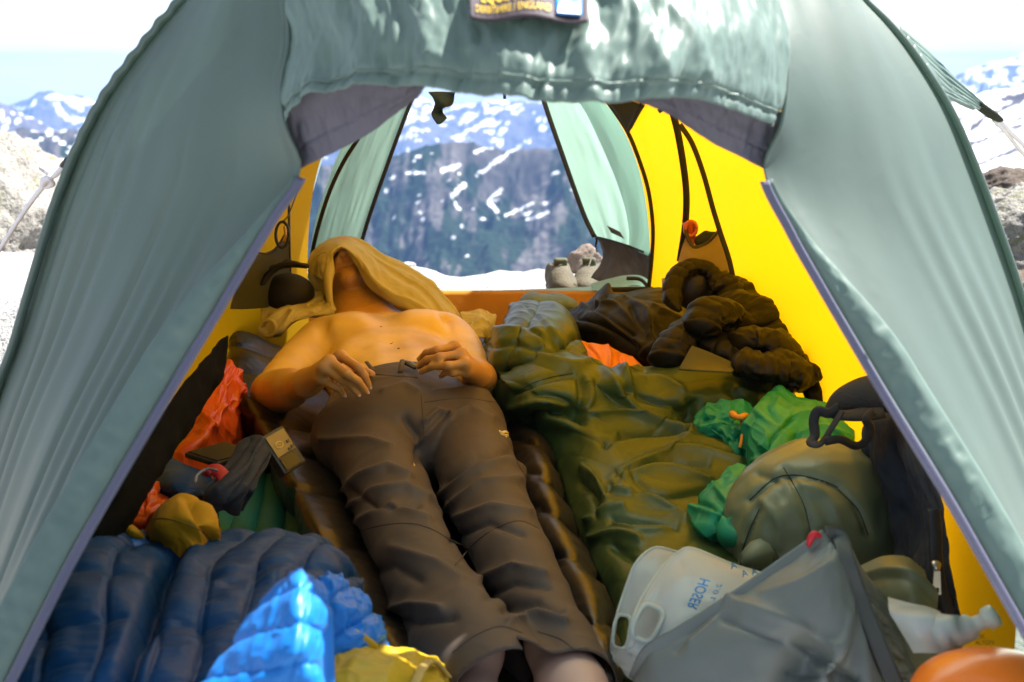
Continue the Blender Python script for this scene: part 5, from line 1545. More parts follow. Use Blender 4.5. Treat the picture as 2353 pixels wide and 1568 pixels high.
if all(p is not None for r in sr_ for p in r):
    cloth('hem_strip', sr_, M['shirt'], sh, n=(70, 50), ex=1.0, it=0, fold=lambda u, v: 0.0035 * np.sin(v * 22 + u * 2), thick=0.0018, raw=True)

# black cap behind his head and the coil above it
cap = thing('cap', 'black cap with curved brim lying behind the shirt on the left', 'cap', D(655, 690, 3.04))
V, F = solid([('ell', D(662, 676, 3.12), (0.074, 0.06, 0.058), None, 0.02), ('cone', D(604, 652, 3.04), D(628, 618, 3.06), 0.008, 0.009, 0.01), ('cone', D(628, 618, 3.06), D(660, 606, 3.06), 0.009, 0.01, 0.012), ('cone', D(660, 606, 3.06), D(706, 612, 3.06), 0.010, 0.008, 0.012)], 0.005, 2)
obj('crown', V, F, M['blackcap'], cap)
tube('brim', [D(600, 656, 3.04), D(612, 632, 3.04), D(640, 610, 3.04), D(675, 604, 3.04), D(706, 612, 3.04)], [0.006, 0.010, 0.012, 0.011, 0.006], M['blackcap'], cap, n=8, k=30, flat=0.5)
ck = thing('cord_coil', 'black coiled cord with brass clip hanging by the left wall', 'cord', D(648, 560, 3.12))
aa = np.linspace(0, 4 * np.pi, 60)
cc = D(648, 540, 3.12)
tube('coil', np.stack([cc[0] + 0.018 * np.cos(aa), cc[1] + 0.01 * np.sin(aa) + 0.0006 * aa, cc[2] + 0.034 * np.sin(aa)], 1), 0.004, M['black'], ck, n=6)
tube('clip', [D(654, 520, 3.10), D(656, 540, 3.10), D(652, 556, 3.10)], 0.004, plain('brass', (0.45, 0.25, 0.05), rough=0.3, metal=0.8), ck, n=8, k=10)
tube('coil_loop', [cc + np.array([0, 0, 0.034]), D(660, 500, 3.14), D(676, 460, 3.27), D(690, 420, 3.38)], 0.002, M['black'], ck, n=6, k=16)

# olive sleeping bag on the right
ol = thing('sleeping_bag', 'olive green sleeping bag rumpled on the right half of the tent', 'sleeping bag', (0.15, 2.2, 0))
orow = [
    [(1118, 820, .16), (1200, 800, .24), (1300, 826, .26), (1400, 866, .235), (1480, 866, .215), (1560, 852, .225), (1680, 850, .23), (1770, 874, .20), (1880, 910, .12)],
    [(1125, 850, .20), (1205, 838, .275), (1310, 850, .275), (1405, 886, .245), (1490, 880, .235), (1580, 868, .245), (1690, 866, .245), (1780, 890, .205), (1890, 930, .12)],
    [(1140, 900, .20), (1215, 890, .255), (1315, 900, .25), (1420, 925, .215), (1520, 915, .22), (1620, 905, .225), (1710, 910, .215), (1800, 930, .17), (1890, 960, .11)],
    [(1165, 955, .16), (1235, 950, .205), (1335, 955, .205), (1440, 965, .185), (1540, 965, .18), (1640, 962, .175), (1740, 970, .16), (1820, 985, .13), (1890, 1010, .10)],
    [(1225, 1010, .12), (1290, 1000, .16), (1370, 1005, .18), (1460, 1012, .165), (1560, 1015, .155), (1650, 1015, .15), (1740, 1025, .14), (1820, 1040, .12), (1890, 1060, .10)],
    [(1285, 1075, .10), (1340, 1060, .145), (1420, 1068, .155), (1500, 1075, .145), (1590, 1078, .135), (1680, 1085, .13), (1760, 1095, .12), (1830, 1110, .11), (1890, 1120, .09)],
    [(1305, 1150, .08), (1360, 1135, .125), (1435, 1140, .135), (1515, 1145, .13), (1600, 1150, .12), (1680, 1160, .115), (1760, 1170, .11), (1830, 1180, .10), (1890, 1190, .09)],
    [(1330, 1225, .06), (1385, 1212, .105), (1455, 1215, .12), (1530, 1220, .12), (1610, 1230, .11), (1690, 1240, .10), (1770, 1250, .10), (1840, 1260, .09), (1900, 1270, .08)],
    [(1372, 1310, .05), (1415, 1296, .085), (1475, 1292, .10), (1545, 1300, .10), (1625, 1310, .09), (1705, 1320, .09), (1790, 1330, .08), (1860, 1340, .07), (1910, 1350, .06)],
    [(1415, 1410, .03), (1445, 1396, .06), (1495, 1390, .075), (1565, 1398, .075), (1645, 1408, .065), (1725, 1418, .065), (1805, 1428, .06), (1870, 1440, .05), (1920, 1450, .04)],
    [(1405, 1560, .01), (1445, 1545, .04), (1500, 1540, .05), (1570, 1550, .05), (1650, 1560, .05), (1730, 1570, .05), (1810, 1580, .04), (1880, 1590, .03), (1930, 1600, .02)]]
ofl = cr(1100, 540, 2.8, [
    ([(440, 1180), (560, 1110), (700, 1065), (830, 1045)], 8, -.012), ([(620, 890), (860, 945), (1040, 980), (1150, 1080), (1240, 1180)], 14, .020), ([(600, 960), (830, 1010), (960, 1010), (1080, 1100), (1200, 1250), (1330, 1330)], 11, .016),
    ([(470, 1420), (600, 1325), (800, 1290), (900, 1350)], 13, -.030), ([(900, 1340), (1200, 1330), (1500, 1400), (1640, 1440)], 14, .018), ([(1060, 1520), (1300, 1470), (1540, 1470)], 10, -.016),
    ([(1180, 1110), (1350, 1035), (1700, 1015), (2000, 1025), (2180, 1085)], 16, .020), ([(1200, 1170), (1430, 1230), (1650, 1330)], 12, -.018), ([(1620, 1200), (1680, 1330)], 9, -.012), ([(1930, 1150), (2000, 1250)], 9, -.014), ([(1960, 1140), (2040, 1180), (2180, 1200)], 8, .008),
    ([(880, 1060), (900, 1160), (870, 1300)], 9, -.014), ([(940, 1110), (960, 1200), (920, 1290)], 9, .012), ([(1000, 1100), (1180, 1270), (1340, 1320)], 9, -.012), ([(550, 1180), (700, 1190), (800, 1230)], 9, -.009), ([(430, 1280), (600, 1240), (780, 1270)], 10, .012),
    ([(240, 860), (300, 990), (420, 1130)], 14, .012), ([(330, 1080), (420, 960), (560, 900)], 10, -.010), ([(1260, 1120), (1420, 1090), (1560, 1140), (1620, 1190)], 10, .009), ([(1300, 1180), (1430, 1210), (1520, 1280)], 8, .008)])
ofl += cr(1500, 860, 2.8, [
    ([(0, 620), (250, 585), (500, 612)], 12, .014), ([(30, 840), (300, 725), (560, 690), (850, 770)], 13, .016), ([(20, 850), (340, 760), (640, 770)], 8, -.014), ([(0, 905), (150, 825), (400, 815), (650, 890)], 12, .014), ([(150, 965), (380, 965), (650, 930)], 9, -.016),
    ([(0, 960), (200, 985), (480, 1140)], 11, .014), ([(0, 1150), (200, 1130), (420, 1190)], 12, -.016), ([(0, 1180), (150, 1230), (400, 1200)], 10, .010), ([(0, 1330), (120, 1400), (200, 1500)], 12, -.012), ([(60, 560), (300, 560), (480, 545)], 8, -.014), ([(380, 690), (480, 640), (620, 620), (800, 690)], 9, .010),
    ([(120, 850), (240, 930), (330, 960)], 8, -.009), ([(400, 470), (500, 430), (560, 330)], 10, -.012), ([(-120, 1010), (-60, 960), (40, 880)], 10, -.014), ([(-200, 800), (-120, 880), (-60, 1000)], 12, .014), ([(-230, 900), (-150, 990), (-130, 1120)], 10, -.012), ([(-180, 1150), (-80, 1090), (60, 1060)], 10, .012), ([(-160, 1270), (0, 1240), (160, 1280)], 10, .010)])
ofl = [(a, b * 0.85, c * 1.35) for a, b, c in ofl]
def olf(u, v):
    # a baffle seam every so often, drag folds fanning from the left rim
    f = u * 9.5 + 1.3 * v + 0.5 * noise(u * 4, v * 3, seed=2)
    s = np.abs(np.sin(np.pi * f)) ** 0.55
    fan = fbm(u * 9 - v * 4, v * 2.6 + u * 1.2, seed=17, oct=2, ridged=True)
    fan2 = fbm(u * 5 + v * 3.5, v * 2.0, seed=27, oct=2)
    return 0.003 * (s - 0.5) + 0.006 * fan2
_, Go = cloth('bag_body', orow, M['olivebag'], ol, n=(210, 190), ex=1.02, kg=0.035, kb=0.8, amp=0.004, freq=20, seed=21, it=25, zf=0.01, fold=olf, px=ofl, ret=True)
bv_o = bvh_of(Go.reshape(-1, 3), grid_faces(*Go.shape[:2]))
M['olivethread'] = fabric('olive_thread', (0.014, 0.018, 0.005), rough=0.8)
def kc(x0, y0, sc_, pts):
    return [((x0 + x / sc_) * 0.9412, (y0 + y / sc_) * 0.9412) for x, y in pts]
seam('bag_seam', bv_o, kc(1100, 540, 2.8, [(430, 1190), (560, 1110), (700, 1065), (840, 1042)]), 0.0012, M['olivethread'], ol, k=40)
hump = [
    [(1140, 775, .12), (1165, 728, .22), (1200, 700, .30), (1240, 694, .315), (1290, 712, .29), (1325, 770, .20), (1348, 835, .12)],
    [(1122, 800, .20), (1155, 748, .295), (1200, 722, .33), (1245, 718, .335), (1295, 738, .31), (1330, 790, .25), (1352, 850, .17)],
    [(1112, 830, .22), (1150, 785, .30), (1200, 768, .325), (1250, 768, .325), (1300, 785, .30), (1335, 825, .25), (1358, 870, .2)],
    [(1112, 865, .19), (1150, 835, .26), (1205, 824, .285), (1260, 826, .285), (1310, 838, .265), (1345, 862, .235), (1368, 885, .21)],
    [(1125, 900, .15), (1160, 880, .2), (1215, 868, .23), (1270, 868, .24), (1320, 875, .23), (1355, 890, .21), (1380, 905, .19)]]
cloth('bag_hood', hump, M['olivebag'], ol, n=(110, 120), ex=1.045, kg=0.03, kb=0.9, amp=0.005, freq=14, seed=5, it=45, zf=0.10, inset=0.06,
      fold=lambda u, v: 0.016 * (np.abs(np.sin(np.pi * (v * 3.2 + 0.8 * u + 0.1))) ** 0.5 - 0.5) + 0.004 * fbm(u * 4 - v * 2, v * 3, seed=6, oct=2, ridged=True), px=cr(1100, 540, 2.8, [([(430, 590), (560, 620), (700, 760), (800, 930)], 12, .012), ([(520, 600), (640, 700), (740, 860), (790, 900)], 9, -.012), ([(240, 740), (400, 740), (560, 760), (660, 880)], 12, .012), ([(300, 700), (480, 700), (600, 760)], 9, -.010), ([(540, 740), (640, 800), (660, 890)], 9, -.012), ([(280, 860), (420, 840), (600, 880)], 9, -.010), ([(700, 590), (800, 690), (900, 900)], 12, .010)]))

# blue-grey pillow behind it
V, F = solid([('ell', D(1262, 700, 3.3), (0.085, 0.06, 0.032), None, 0.02), ('ell', D(1225, 698, 3.25), (0.04, 0.05, 0.03), None, 0.03)], 0.006, 2)
V = relax(V, F, it=20, ex=1.06, kgoal=0.05, amp=0.006, freq=22, seed=3)
tag(obj('pillow', V, F, M['bluegrey'], base=D(1262, 730, 3.3)), 'small blue grey pillow behind the olive sleeping bag', 'pillow')

# charcoal rain shell
ch = [
    [(1302, 722, .255), (1345, 700, .285), (1375, 668, .325), (1398, 652, .345), (1412, 676, .315), (1470, 670, .315), (1530, 668, .31), (1580, 688, .28), (1605, 705, .25)],
    [(1306, 738, .25), (1355, 728, .28), (1390, 705, .305), (1425, 700, .31), (1470, 695, .315), (1520, 695, .31), (1570, 705, .285), (1600, 728, .25), (1615, 745, .23)],
    [(1318, 765, .225), (1375, 755, .26), (1415, 740, .28), (1455, 732, .29), (1495, 730, .295), (1535, 732, .285), (1575, 745, .26), (1600, 765, .235), (1615, 780, .21)],
    [(1338, 800, .18), (1395, 790, .22), (1435, 778, .245), (1475, 770, .26), (1515, 770, .26), (1550, 775, .25), (1580, 785, .23), (1600, 800, .21), (1612, 812, .19)],
    [(1362, 832, .14), (1410, 828, .18), (1450, 820, .20), (1490, 815, .22), (1525, 818, .22), (1555, 825, .205), (1580, 832, .19), (1598, 842, .175), (1608, 850, .16)],
    [(1392, 850, .10), (1430, 850, .14), (1470, 848, .16), (1505, 850, .17), (1535, 855, .165), (1560, 860, .155), (1580, 865, .15), (1595, 870, .14), (1605, 875, .13)]]
cloth('rain_jacket', ch, M['charcoal'], None, n=(120, 130), ex=1.05, kg=0.03, kb=0.9, amp=0.006, freq=10, seed=31, it=45, zf=0.06,
      fold=lambda u, v: 0.006 * fbm(u * 3, v * 3, seed=3, oct=2) + 0.002 * fbm(u * 9, v * 9, seed=8, oct=2), px=cr(1300, 520, 3.92, [([(330, 830), (560, 930), (800, 1100), (1050, 1270)], 10, .018), ([(420, 1000), (640, 1060), (860, 1190), (980, 1280)], 9, -.014), ([(600, 850), (760, 880), (900, 980), (1100, 1170)], 8, .014), ([(560, 930), (720, 1000), (960, 1180)], 7, -.014), ([(870, 830), (1000, 880), (1100, 950), (1120, 1100)], 8, .012), ([(940, 900), (1000, 1050), (1090, 1160)], 8, -.016), ([(1150, 890), (1300, 960), (1400, 1010)], 9, .010), ([(600, 840), (570, 920), (700, 800)], 6, -.012), ([(1120, 1150), (1160, 1250), (1050, 1350)], 9, .010), ([(800, 830), (1000, 800), (1300, 760)], 8, .008), ([(880, 800), (1100, 830), (1300, 860)], 6, -.008)]))
tag(bpy.data.objects['rain_jacket'], 'smooth charcoal rain jacket heaped behind the olive sleeping bag', 'jacket')

# orange cloth tucked under the shell
orr = [[(1336, 782, 0.245), (1365, 788, 0.240), (1395, 796, 0.230), (1440, 815, 0.215), (1485, 848, 0.190)], [(1338, 802, 0.230), (1370, 810, 0.230), (1405, 822, 0.220), (1445, 838, 0.210), (1490, 858, 0.190)], [(1345, 832, 0.210), (1380, 842, 0.210), (1415, 855, 0.200), (1455, 868, 0.190), (1495, 872, 0.180)]]
cloth('orange_garment', orr, M['orange'], None, n=(50, 70), ex=1.03, kg=0.03, amp=0.006, freq=18, seed=2, it=30, zf=0.10, px=[([(1350, 790), (1372, 815), (1378, 850)], 5, -.012), ([(1395, 798), (1402, 825), (1398, 855)], 5, .010), ([(1425, 815), (1428, 840)], 5, -.010), ([(1450, 825), (1470, 850)], 5, .008)])
tag(bpy.data.objects['orange_garment'], 'bright orange cloth tucked between the charcoal jacket and olive bag', 'garment')
yy = [[(1415, 700, .29), (1440, 684, .30), (1470, 672, .30)], [(1422, 706, .285), (1448, 698, .285), (1476, 682, .29)]]

# dark quilted down jacket against the right wall
dj = thing('down_jacket', 'dark brown quilted down jacket piled against the yellow wall', 'jacket', (0.5, 2.6, 0))
pj = [
    ('body_panel', [(1640, 650, 2.98), (1690, 690, 2.92), (1740, 740, 2.85), (1790, 790, 2.76), (1840, 850, 2.66)], [.055, .085, .095, .10, .085], 9, 1),
    ('body_panel', [(1600, 780, 2.72), (1660, 800, 2.66), (1730, 820, 2.62), (1800, 840, 2.60), (1860, 850, 2.60)], [.05, .07, .08, .08, .06], 7, 2),
    ('sleeve', [(1530, 850, 2.62), (1545, 800, 2.66), (1590, 762, 2.70), (1650, 758, 2.72), (1690, 775, 2.72)], [.055, .058, .055, .052, .04], 8, 3),
    ('sleeve', [(1610, 770, 2.62), (1622, 735, 2.66), (1655, 716, 2.70), (1690, 730, 2.72), (1700, 760, 2.70)], [.045, .058, .060, .055, .04], 7, 4),
    ('sleeve', [(1690, 800, 2.58), (1730, 780, 2.60), (1790, 800, 2.58), (1830, 840, 2.55)], [.045, .055, .055, .04], 7, 5),
    ('body_panel', [(1680, 830, 2.52), (1740, 845, 2.50), (1810, 850, 2.50), (1870, 880, 2.48)], [.05, .06, .06, .05], 6, 6),
    ('hem_panel', [(1860, 815, 2.62), (1872, 850, 2.58), (1882, 890, 2.53), (1892, 930, 2.48)], [.03, .04, .045, .035], 3, 7),
    ('hem_panel', [(1790, 880, 2.50), (1830, 870, 2.50), (1870, 850, 2.52)], [.04, .05, .04], 3, 8),
    ('body_panel', [(1660, 690, 2.86), (1720, 715, 2.80), (1770, 755, 2.74)], [.05, .07, .06], 6, 9)]
for nm, path, rad, nbf, sd in pj:
    puff_tube(nm, path, rad, M['darkdown'], dj, nbf, seed=sd, h=0.09, pucker=0.06, flat=0.62)
puff_tube('hood_rim', [(1562, 716, 2.82), (1546, 690, 2.86), (1546, 655, 2.90), (1562, 628, 2.93), (1595, 614, 2.95), (1628, 622, 2.95), (1646, 652, 2.93), (1648, 690, 2.90), (1626, 716, 2.86), (1590, 724, 2.82)], [.020, .026, .027, .027, .026, .026, .026, .026, .024, .02], M['darkdown'], dj, 13, seed=11, h=0.16, k=140)
puff_tube('hood_rim', [(1640, 640, 2.940), (1665, 660, 2.910), (1690, 700, 2.880), (1700, 735, 2.840)], [.03, .05, .05, .03], M['darkdown'], dj, 5, seed=12)
V, F = solid([('ell', D(1597, 668, 2.95), (0.052, 0.03, 0.055), None, 0.01)], 0.006, 1)
obj('hood_lining', V, F, M['darklining'], dj)
# a fold of heavy olive canvas in front of it
fc = [[(1560, 850, 2.46), (1575, 820, 2.48), (1590, 795, 2.50)], [(1600, 852, 2.44), (1620, 832, 2.48), (1640, 815, 2.5)], [(1680, 856, 2.44), (1690, 848, 2.48), (1700, 842, 2.5)]]
cloth('canvas_flap', fc, fabric('olive_canvas', (0.07, 0.068, 0.022), rough=0.7), None, n=(40, 40), ex=1.0, it=0, thick=0.004)
tag(bpy.data.objects['canvas_flap'], 'stiff triangular olive flap in front of the dark down jacket', 'flap')

# gear pocket on the right wall, with its contents
pk = thing('gear_pocket', 'tan mesh gear pocket hanging on the right yellow wall', 'pocket', D(1610, 670, 3.020))
pt = fabric('pocket_mesh', (0.24, 0.20, 0.10), rough=0.7, trans=0.55, tcol=(0.7, 0.6, 0.3), crinkle=0.2, cscale=14, vary=0.15)
pkr = [[(1578, 540, 3.040), (1598, 566, 3.020), (1625, 556, 3.010), (1652, 530, 3.000)], [(1563, 585, 3.040), (1592, 590, 2.990), (1630, 585, 2.970), (1668, 580, 2.980)], [(1552, 630, 3.050), (1588, 630, 2.970), (1636, 630, 2.950), (1682, 630, 2.970)], [(1545, 672, 3.070), (1590, 680, 2.990), (1640, 690, 2.970), (1694, 690, 2.990)]]
cloth('pocket_front', pkr, pt, pk, n=(50, 60), ex=1.05, kg=0.04, amp=0.006, freq=14, seed=6, it=40, thick=0.0015)
tube('pocket_binding', [D(1576, 525, 3.035), D(1582, 552, 3.025), D(1598, 568, 3.015), D(1625, 558, 3.005), D(1650, 532, 2.995)], 0.0065, fabric('pocket_tape', (0.035, 0.03, 0.015)), pk, n=8, k=30, flat=0.5)
V, F = tube_mesh([D(1584, 512, 3.050), D(1586, 530, 3.050), D(1592, 560, 3.050)], [0.020, 0.012, 0.013], 16, 20)
hb = thing('hand_horn', 'orange flared plastic horn sticking out of the wall pocket', 'horn', D(1590, 560, 3.050))
obj('horn_body', V, F, plain('orange_plastic', (0.55, 0.10, 0.015), rough=0.35), hb)
aa = np.linspace(0, 2 * np.pi, 24)
c0 = D(1587, 526, 3.035)
tube('horn_rim', np.stack([c0[0] + 0.015 * np.cos(aa), c0[1] + 0 * aa, c0[2] + 0.019 * np.sin(aa)], 1), 0.0055, plain('orange_plastic_rim', (0.55, 0.12, 0.02), rough=0.35), hb, n=8)
obj('horn_mouth', np.stack([c0[0] + 0.015 * np.cos(aa[:-1]), c0[1] + 0.004 + 0 * aa[:-1], c0[2] + 0.019 * np.sin(aa[:-1])], 1), [list(range(23))], M['black'], hb, smooth=False)
V, F = solid([('cone', D(1608, 552, 3.030), D(1622, 540, 3.030), 0.014, 0.012, 0.01), ('cone', D(1618, 555, 3.030), D(1640, 542, 3.030), 0.014, 0.012, 0.01), ('ell', D(1625, 562, 3.040), (0.03, 0.02, 0.02), None, 0.015)], 0.004, 1)
tag(obj('glove', V, F, M['mesh'], base=D(1625, 580, 3.040)), 'dark glove stuffed in the wall pocket beside the orange horn', 'glove')
pl = thing('gear_pocket', 'grey mesh gear pocket on the left wall above the black cap', 'pocket', D(610, 690, 2.9))
plr = [[(592, 585, 3.018), (614, 586, 3.068), (638, 572, 3.134), (662, 535, 3.208)], [(565, 600, 2.988), (596, 600, 3.027), (630, 590, 3.112), (664, 565, 3.215)], [(545, 650, 2.948), (580, 650, 3.005), (625, 645, 3.098), (666, 630, 3.221)], [(530, 710, 2.918), (570, 710, 2.994), (620, 705, 3.084), (668, 690, 3.228)]]
cloth('pocket_front', plr, fabric('grey_pocket_mesh', (0.06, 0.065, 0.05), rough=0.7, trans=0.5, tcol=(0.40, 0.42, 0.34), crinkle=0.2, cscale=14, vary=0.2), pl, n=(40, 50), ex=1.04, kg=0.04, amp=0.006, freq=12, seed=8, it=30, thick=0.0015)
tube('pocket_binding', [D(590, 581, 3.016), D(613, 583, 3.066), D(637, 569, 3.131), D(663, 528, 3.211)], 0.006, M['black'], pl, n=8, k=24, flat=0.5)
tube('pocket_binding', [D(664, 470, 3.215), D(665, 560, 3.218), D(667, 640, 3.225), D(668, 690, 3.228)], 0.005, M['black'], pl, n=8, k=24, flat=0.5)
# small beige cup at the foot of the wall
cup = thing('cup', 'small beige woven cup by the back door behind the dark jacket', 'cup', D(1538, 668, 3.2))
cc = D(1538, 656, 3.2)
prof = [(0.0, -0.03), (0.020, -0.03), (0.021, 0.0), (0.022, 0.018), (0.020, 0.018), (0.018, -0.02), (0.0, -0.02)]
a = np.linspace(0, 2 * np.pi, 20, endpoint=False)
Gc = np.stack([np.stack([cc[0] + r * np.cos(a), cc[1] + r * np.sin(a), cc[2] + z + 0 * a], 1) for r, z in prof])
gobj('cup_body', Gc, plain('beige_weave', (0.36, 0.27, 0.16), rough=0.8, bump=0.5, bscale=300), cup, wrap=True)

# green wind shell
gs = thing('wind_jacket', 'crumpled bright green windproof jacket between olive bag and backpack', 'jacket', (0.5, 1.95, 0))
GPX = cr(1500, 860, 2.8, [([(880, 520), (1000, 385), (1130, 265)], 9, .014), ([(890, 720), (880, 570), (960, 450)], 8, -.012), ([(1110, 540), (1200, 445), (1350, 425)], 8, .012), ([(1000, 700), (1090, 570), (1210, 450)], 7, -.016), ([(1200, 720), (1250, 570)], 7, -.012), ([(960, 735), (1130, 718), (1390, 750)], 8, .012), ([(900, 900), (925, 770)], 7, -.014), ([(680, 905), (760, 1010), (830, 1130)], 7, .008), ([(700, 990), (900, 1150)], 7, -.010), ([(530, 1060), (760, 1135), (880, 1145)], 8, .010), ([(540, 1010), (700, 1075), (850, 1200)], 6, -.012), ([(960, 480), (1040, 560), (1000, 640)], 5, .006), ([(1050, 400), (1130, 480)], 5, -.006), ([(1280, 560), (1420, 520), (1600, 580)], 7, .010), ([(1300, 640), (1480, 620), (1660, 650)], 7, -.010), ([(1340, 690), (1500, 670), (1640, 700)], 7, .008), ([(620, 470), (700, 440), (800, 480)], 6, -.010), ([(600, 520), (720, 500), (840, 520)], 6, .010), ([(720, 560), (800, 600), (860, 560)], 6, -.010), ([(940, 940), (1020, 920), (1060, 860)], 6, -.010)])
g1 = [[(1608, 945, .19), (1650, 926, .21), (1700, 924, .215), (1738, 940, .20), (1755, 965, .18)], [(1595, 975, .175), (1640, 955, .20), (1690, 950, .205), (1725, 962, .195), (1745, 985, .18)], [(1590, 996, .155), (1635, 985, .18), (1680, 985, .185), (1710, 1000, .18), (1725, 1015, .17)], [(1640, 1005, .15), (1670, 1018, .16), (1695, 1030, .16), (1712, 1035, .155), (1725, 1035, .15)]]
cloth('hood_fold', g1, M['green'], gs, n=(80, 90), ex=1.07, kg=0.03, kb=0.8, amp=0.008, freq=18, seed=3, it=60, zf=0.10, fold=creases(5, 0.008, 3, 3, 0.8, 0.005), px=GPX)
g2 = [[(1770, 905, .22), (1800, 892, .245), (1850, 905, .24), (1890, 930, .22), (1940, 960, .20), (1985, 1000, .17)], [(1735, 940, .225), (1790, 930, .25), (1845, 940, .24), (1895, 960, .22), (1950, 990, .195), (2000, 1025, .16)], [(1712, 985, .20), (1770, 980, .225), (1830, 990, .215), (1890, 1005, .20), (1950, 1025, .18), (2005, 1045, .15)],
      [(1712, 1030, .175), (1765, 1035, .195), (1830, 1040, .19), (1890, 1045, .18), (1950, 1055, .16), (2005, 1065, .14)], [(1722, 1062, .15), (1770, 1072, .165), (1835, 1070, .165), (1890, 1072, .155), (1950, 1078, .14), (2005, 1082, .13)]]
cloth('jacket_back', g2, M['green'], gs, n=(110, 120), ex=1.06, kg=0.03, kb=0.8, amp=0.006, freq=18, seed=13, it=65, zf=0.08, fold=creases(15, 0.010, 2.5, 3, 0.9, 0.006), px=GPX)
g3 = [[(1690, 1080, .16), (1720, 1062, .18), (1770, 1056, .19), (1820, 1058, .185), (1865, 1075, .17)], [(1640, 1110, .155), (1690, 1095, .185), (1745, 1090, .195), (1800, 1095, .19), (1850, 1110, .175)], [(1598, 1155, .13), (1655, 1140, .175), (1715, 1135, .185), (1770, 1140, .18), (1820, 1150, .165)], [(1570, 1200, .10), (1625, 1195, .155), (1690, 1190, .165), (1740, 1195, .16), (1790, 1200, .15)],
      [(1578, 1238, .08), (1630, 1240, .125), (1680, 1238, .135), (1725, 1235, .135), (1765, 1235, .13)], [(1610, 1262, .06), (1645, 1266, .09), (1685, 1262, .10), (1715, 1258, .10), (1745, 1256, .10)]]
cloth('jacket_sleeve', g3, M['green'], gs, n=(110, 110), ex=1.055, kg=0.03, kb=0.8, amp=0.006, freq=18, seed=23, it=60, zf=0.04,
      fold=lambda u, v: creases(25, 0.008, 2.5, 3, 0.5, 0.005)(u, v) - 0.022 * np.exp(-((v - 0.52 - 0.08 * np.sin(u * 5)) / 0.06) ** 2) * sm(0.0, 0.3, u), px=GPX)
tube('cord_toggle', [D(1682, 950, .215), D(1690, 958, .222), D(1702, 960, .222), D(1714, 956, .22), D(1722, 963, .215)], [0.007, 0.009, 0.006, 0.008, 0.005], plain('orange_toggle', (0.60, 0.25, 0.02), rough=0.5), gs, n=8, k=24)
tube('cord_toggle', [D(1702, 962, .215), D(1706, 985, .195), D(1704, 1010, .18), D(1700, 1030, .165)], 0.0035, plain('orange_drawcord', (0.60, 0.25, 0.02), rough=0.6), gs, n=6, k=16)

# round olive stuff sack
ss = thing('stuff_sack', 'round olive drawstring stuff sack in front of the backpack', 'sack', (0.52, 1.9, 0))
cs_ = D(1868, 1212, .135)
fw = np.array([0.93, 0.10, 0.35]); fw /= np.linalg.norm(fw)
frs = frame(fw, (1, 0, 0))
th_ = np.linspace(0.02, np.pi - 0.02, 90)[:, None]; ph = np.linspace(0, 2 * np.pi, 140, endpoint=False)[None]
rr = 1 + 0.03 * fbm(np.cos(ph) * 2 + 3, np.sin(ph) * 2, th_ * 2, 4, 3)
rim = 0 * th_
rr = rr - 0.030 * rim + 0.010 * fbm(np.cos(ph) * 3.0, np.sin(ph) * 3.0, th_ * 2.5, seed=5, oct=3) * sm(0.5, 0.9, th_)
Rs = np.array([0.155, 0.135, 0.16])
loc = np.stack([np.sin(th_) * np.cos(ph) * Rs[0], np.sin(th_) * np.sin(ph) * Rs[1], np.sign(np.cos(th_)) * np.abs(np.cos(th_)) ** 0.8 * Rs[2] + 0 * ph], -1) * rr[..., None]
Vs = (loc @ frs) + cs_
Fs = grid_faces(90, 140, True)
SPX = [([(1722, 1150), (1780, 1100), (1830, 1092), (1890, 1105), (1925, 1120), (1970, 1170), (1995, 1230)], 7, -.010), ([(1800, 1075), (1822, 1110), (1850, 1170), (1866, 1245)], 6, -.009), ([(1745, 1170), (1722, 1220), (1706, 1265)], 6, -.009), ([(1840, 1110), (1900, 1140), (1930, 1200)], 8, .006), ([(1880, 1150), (1905, 1190), (1900, 1240)], 7, -.007), ([(1750, 1150), (1790, 1200), (1790, 1260)], 9, .006), ([(1740, 1090), (1790, 1110), (1800, 1150)], 6, -.006)]
Vs = Vs + gnormals(Vs, True)[..., :] * (px_fold(Vs, SPX) * (Vs[..., 1] < cs_[1] + 0.03))[..., None] * -1
Vs2 = relax(Vs.reshape(-1, 3), Fs, it=25, ex=1.015, kgoal=0.06, amp=0.006, freq=9, seed=8, floor=0.012)
sack = obj('sack_body', Vs2, Fs[:, ::-1], M['sack'], ss)
bv_s = bvh_of(Vs2, Fs)
M['thread'] = fabric('dark_seam', (0.03, 0.03, 0.018), rough=0.8)
for pts in ([(1722, 1150), (1780, 1100), (1830, 1092), (1890, 1105), (1925, 1120)], [(1800, 1075), (1822, 1110), (1850, 1170), (1866, 1245)], [(1745, 1170), (1722, 1220), (1706, 1265)], [(1925, 1125), (1970, 1170), (1995, 1230)]):
    seam('sack_seam', bv_s, pts, 0.0011, M['thread'], sack)
neck_ = [[(1690, 1298, .12), (1720, 1250, .15), (1760, 1235, .16)], [(1690, 1310, .10), (1730, 1285, .13), (1780, 1270, .14)], [(1700, 1320, .07), (1750, 1315, .09), (1810, 1310, .10)]]
cloth('sack_throat', neck_, M['sack'], ss, n=(40, 40), ex=1.1, kg=0.03, amp=0.008, freq=20, seed=4, it=40, zf=0.03)

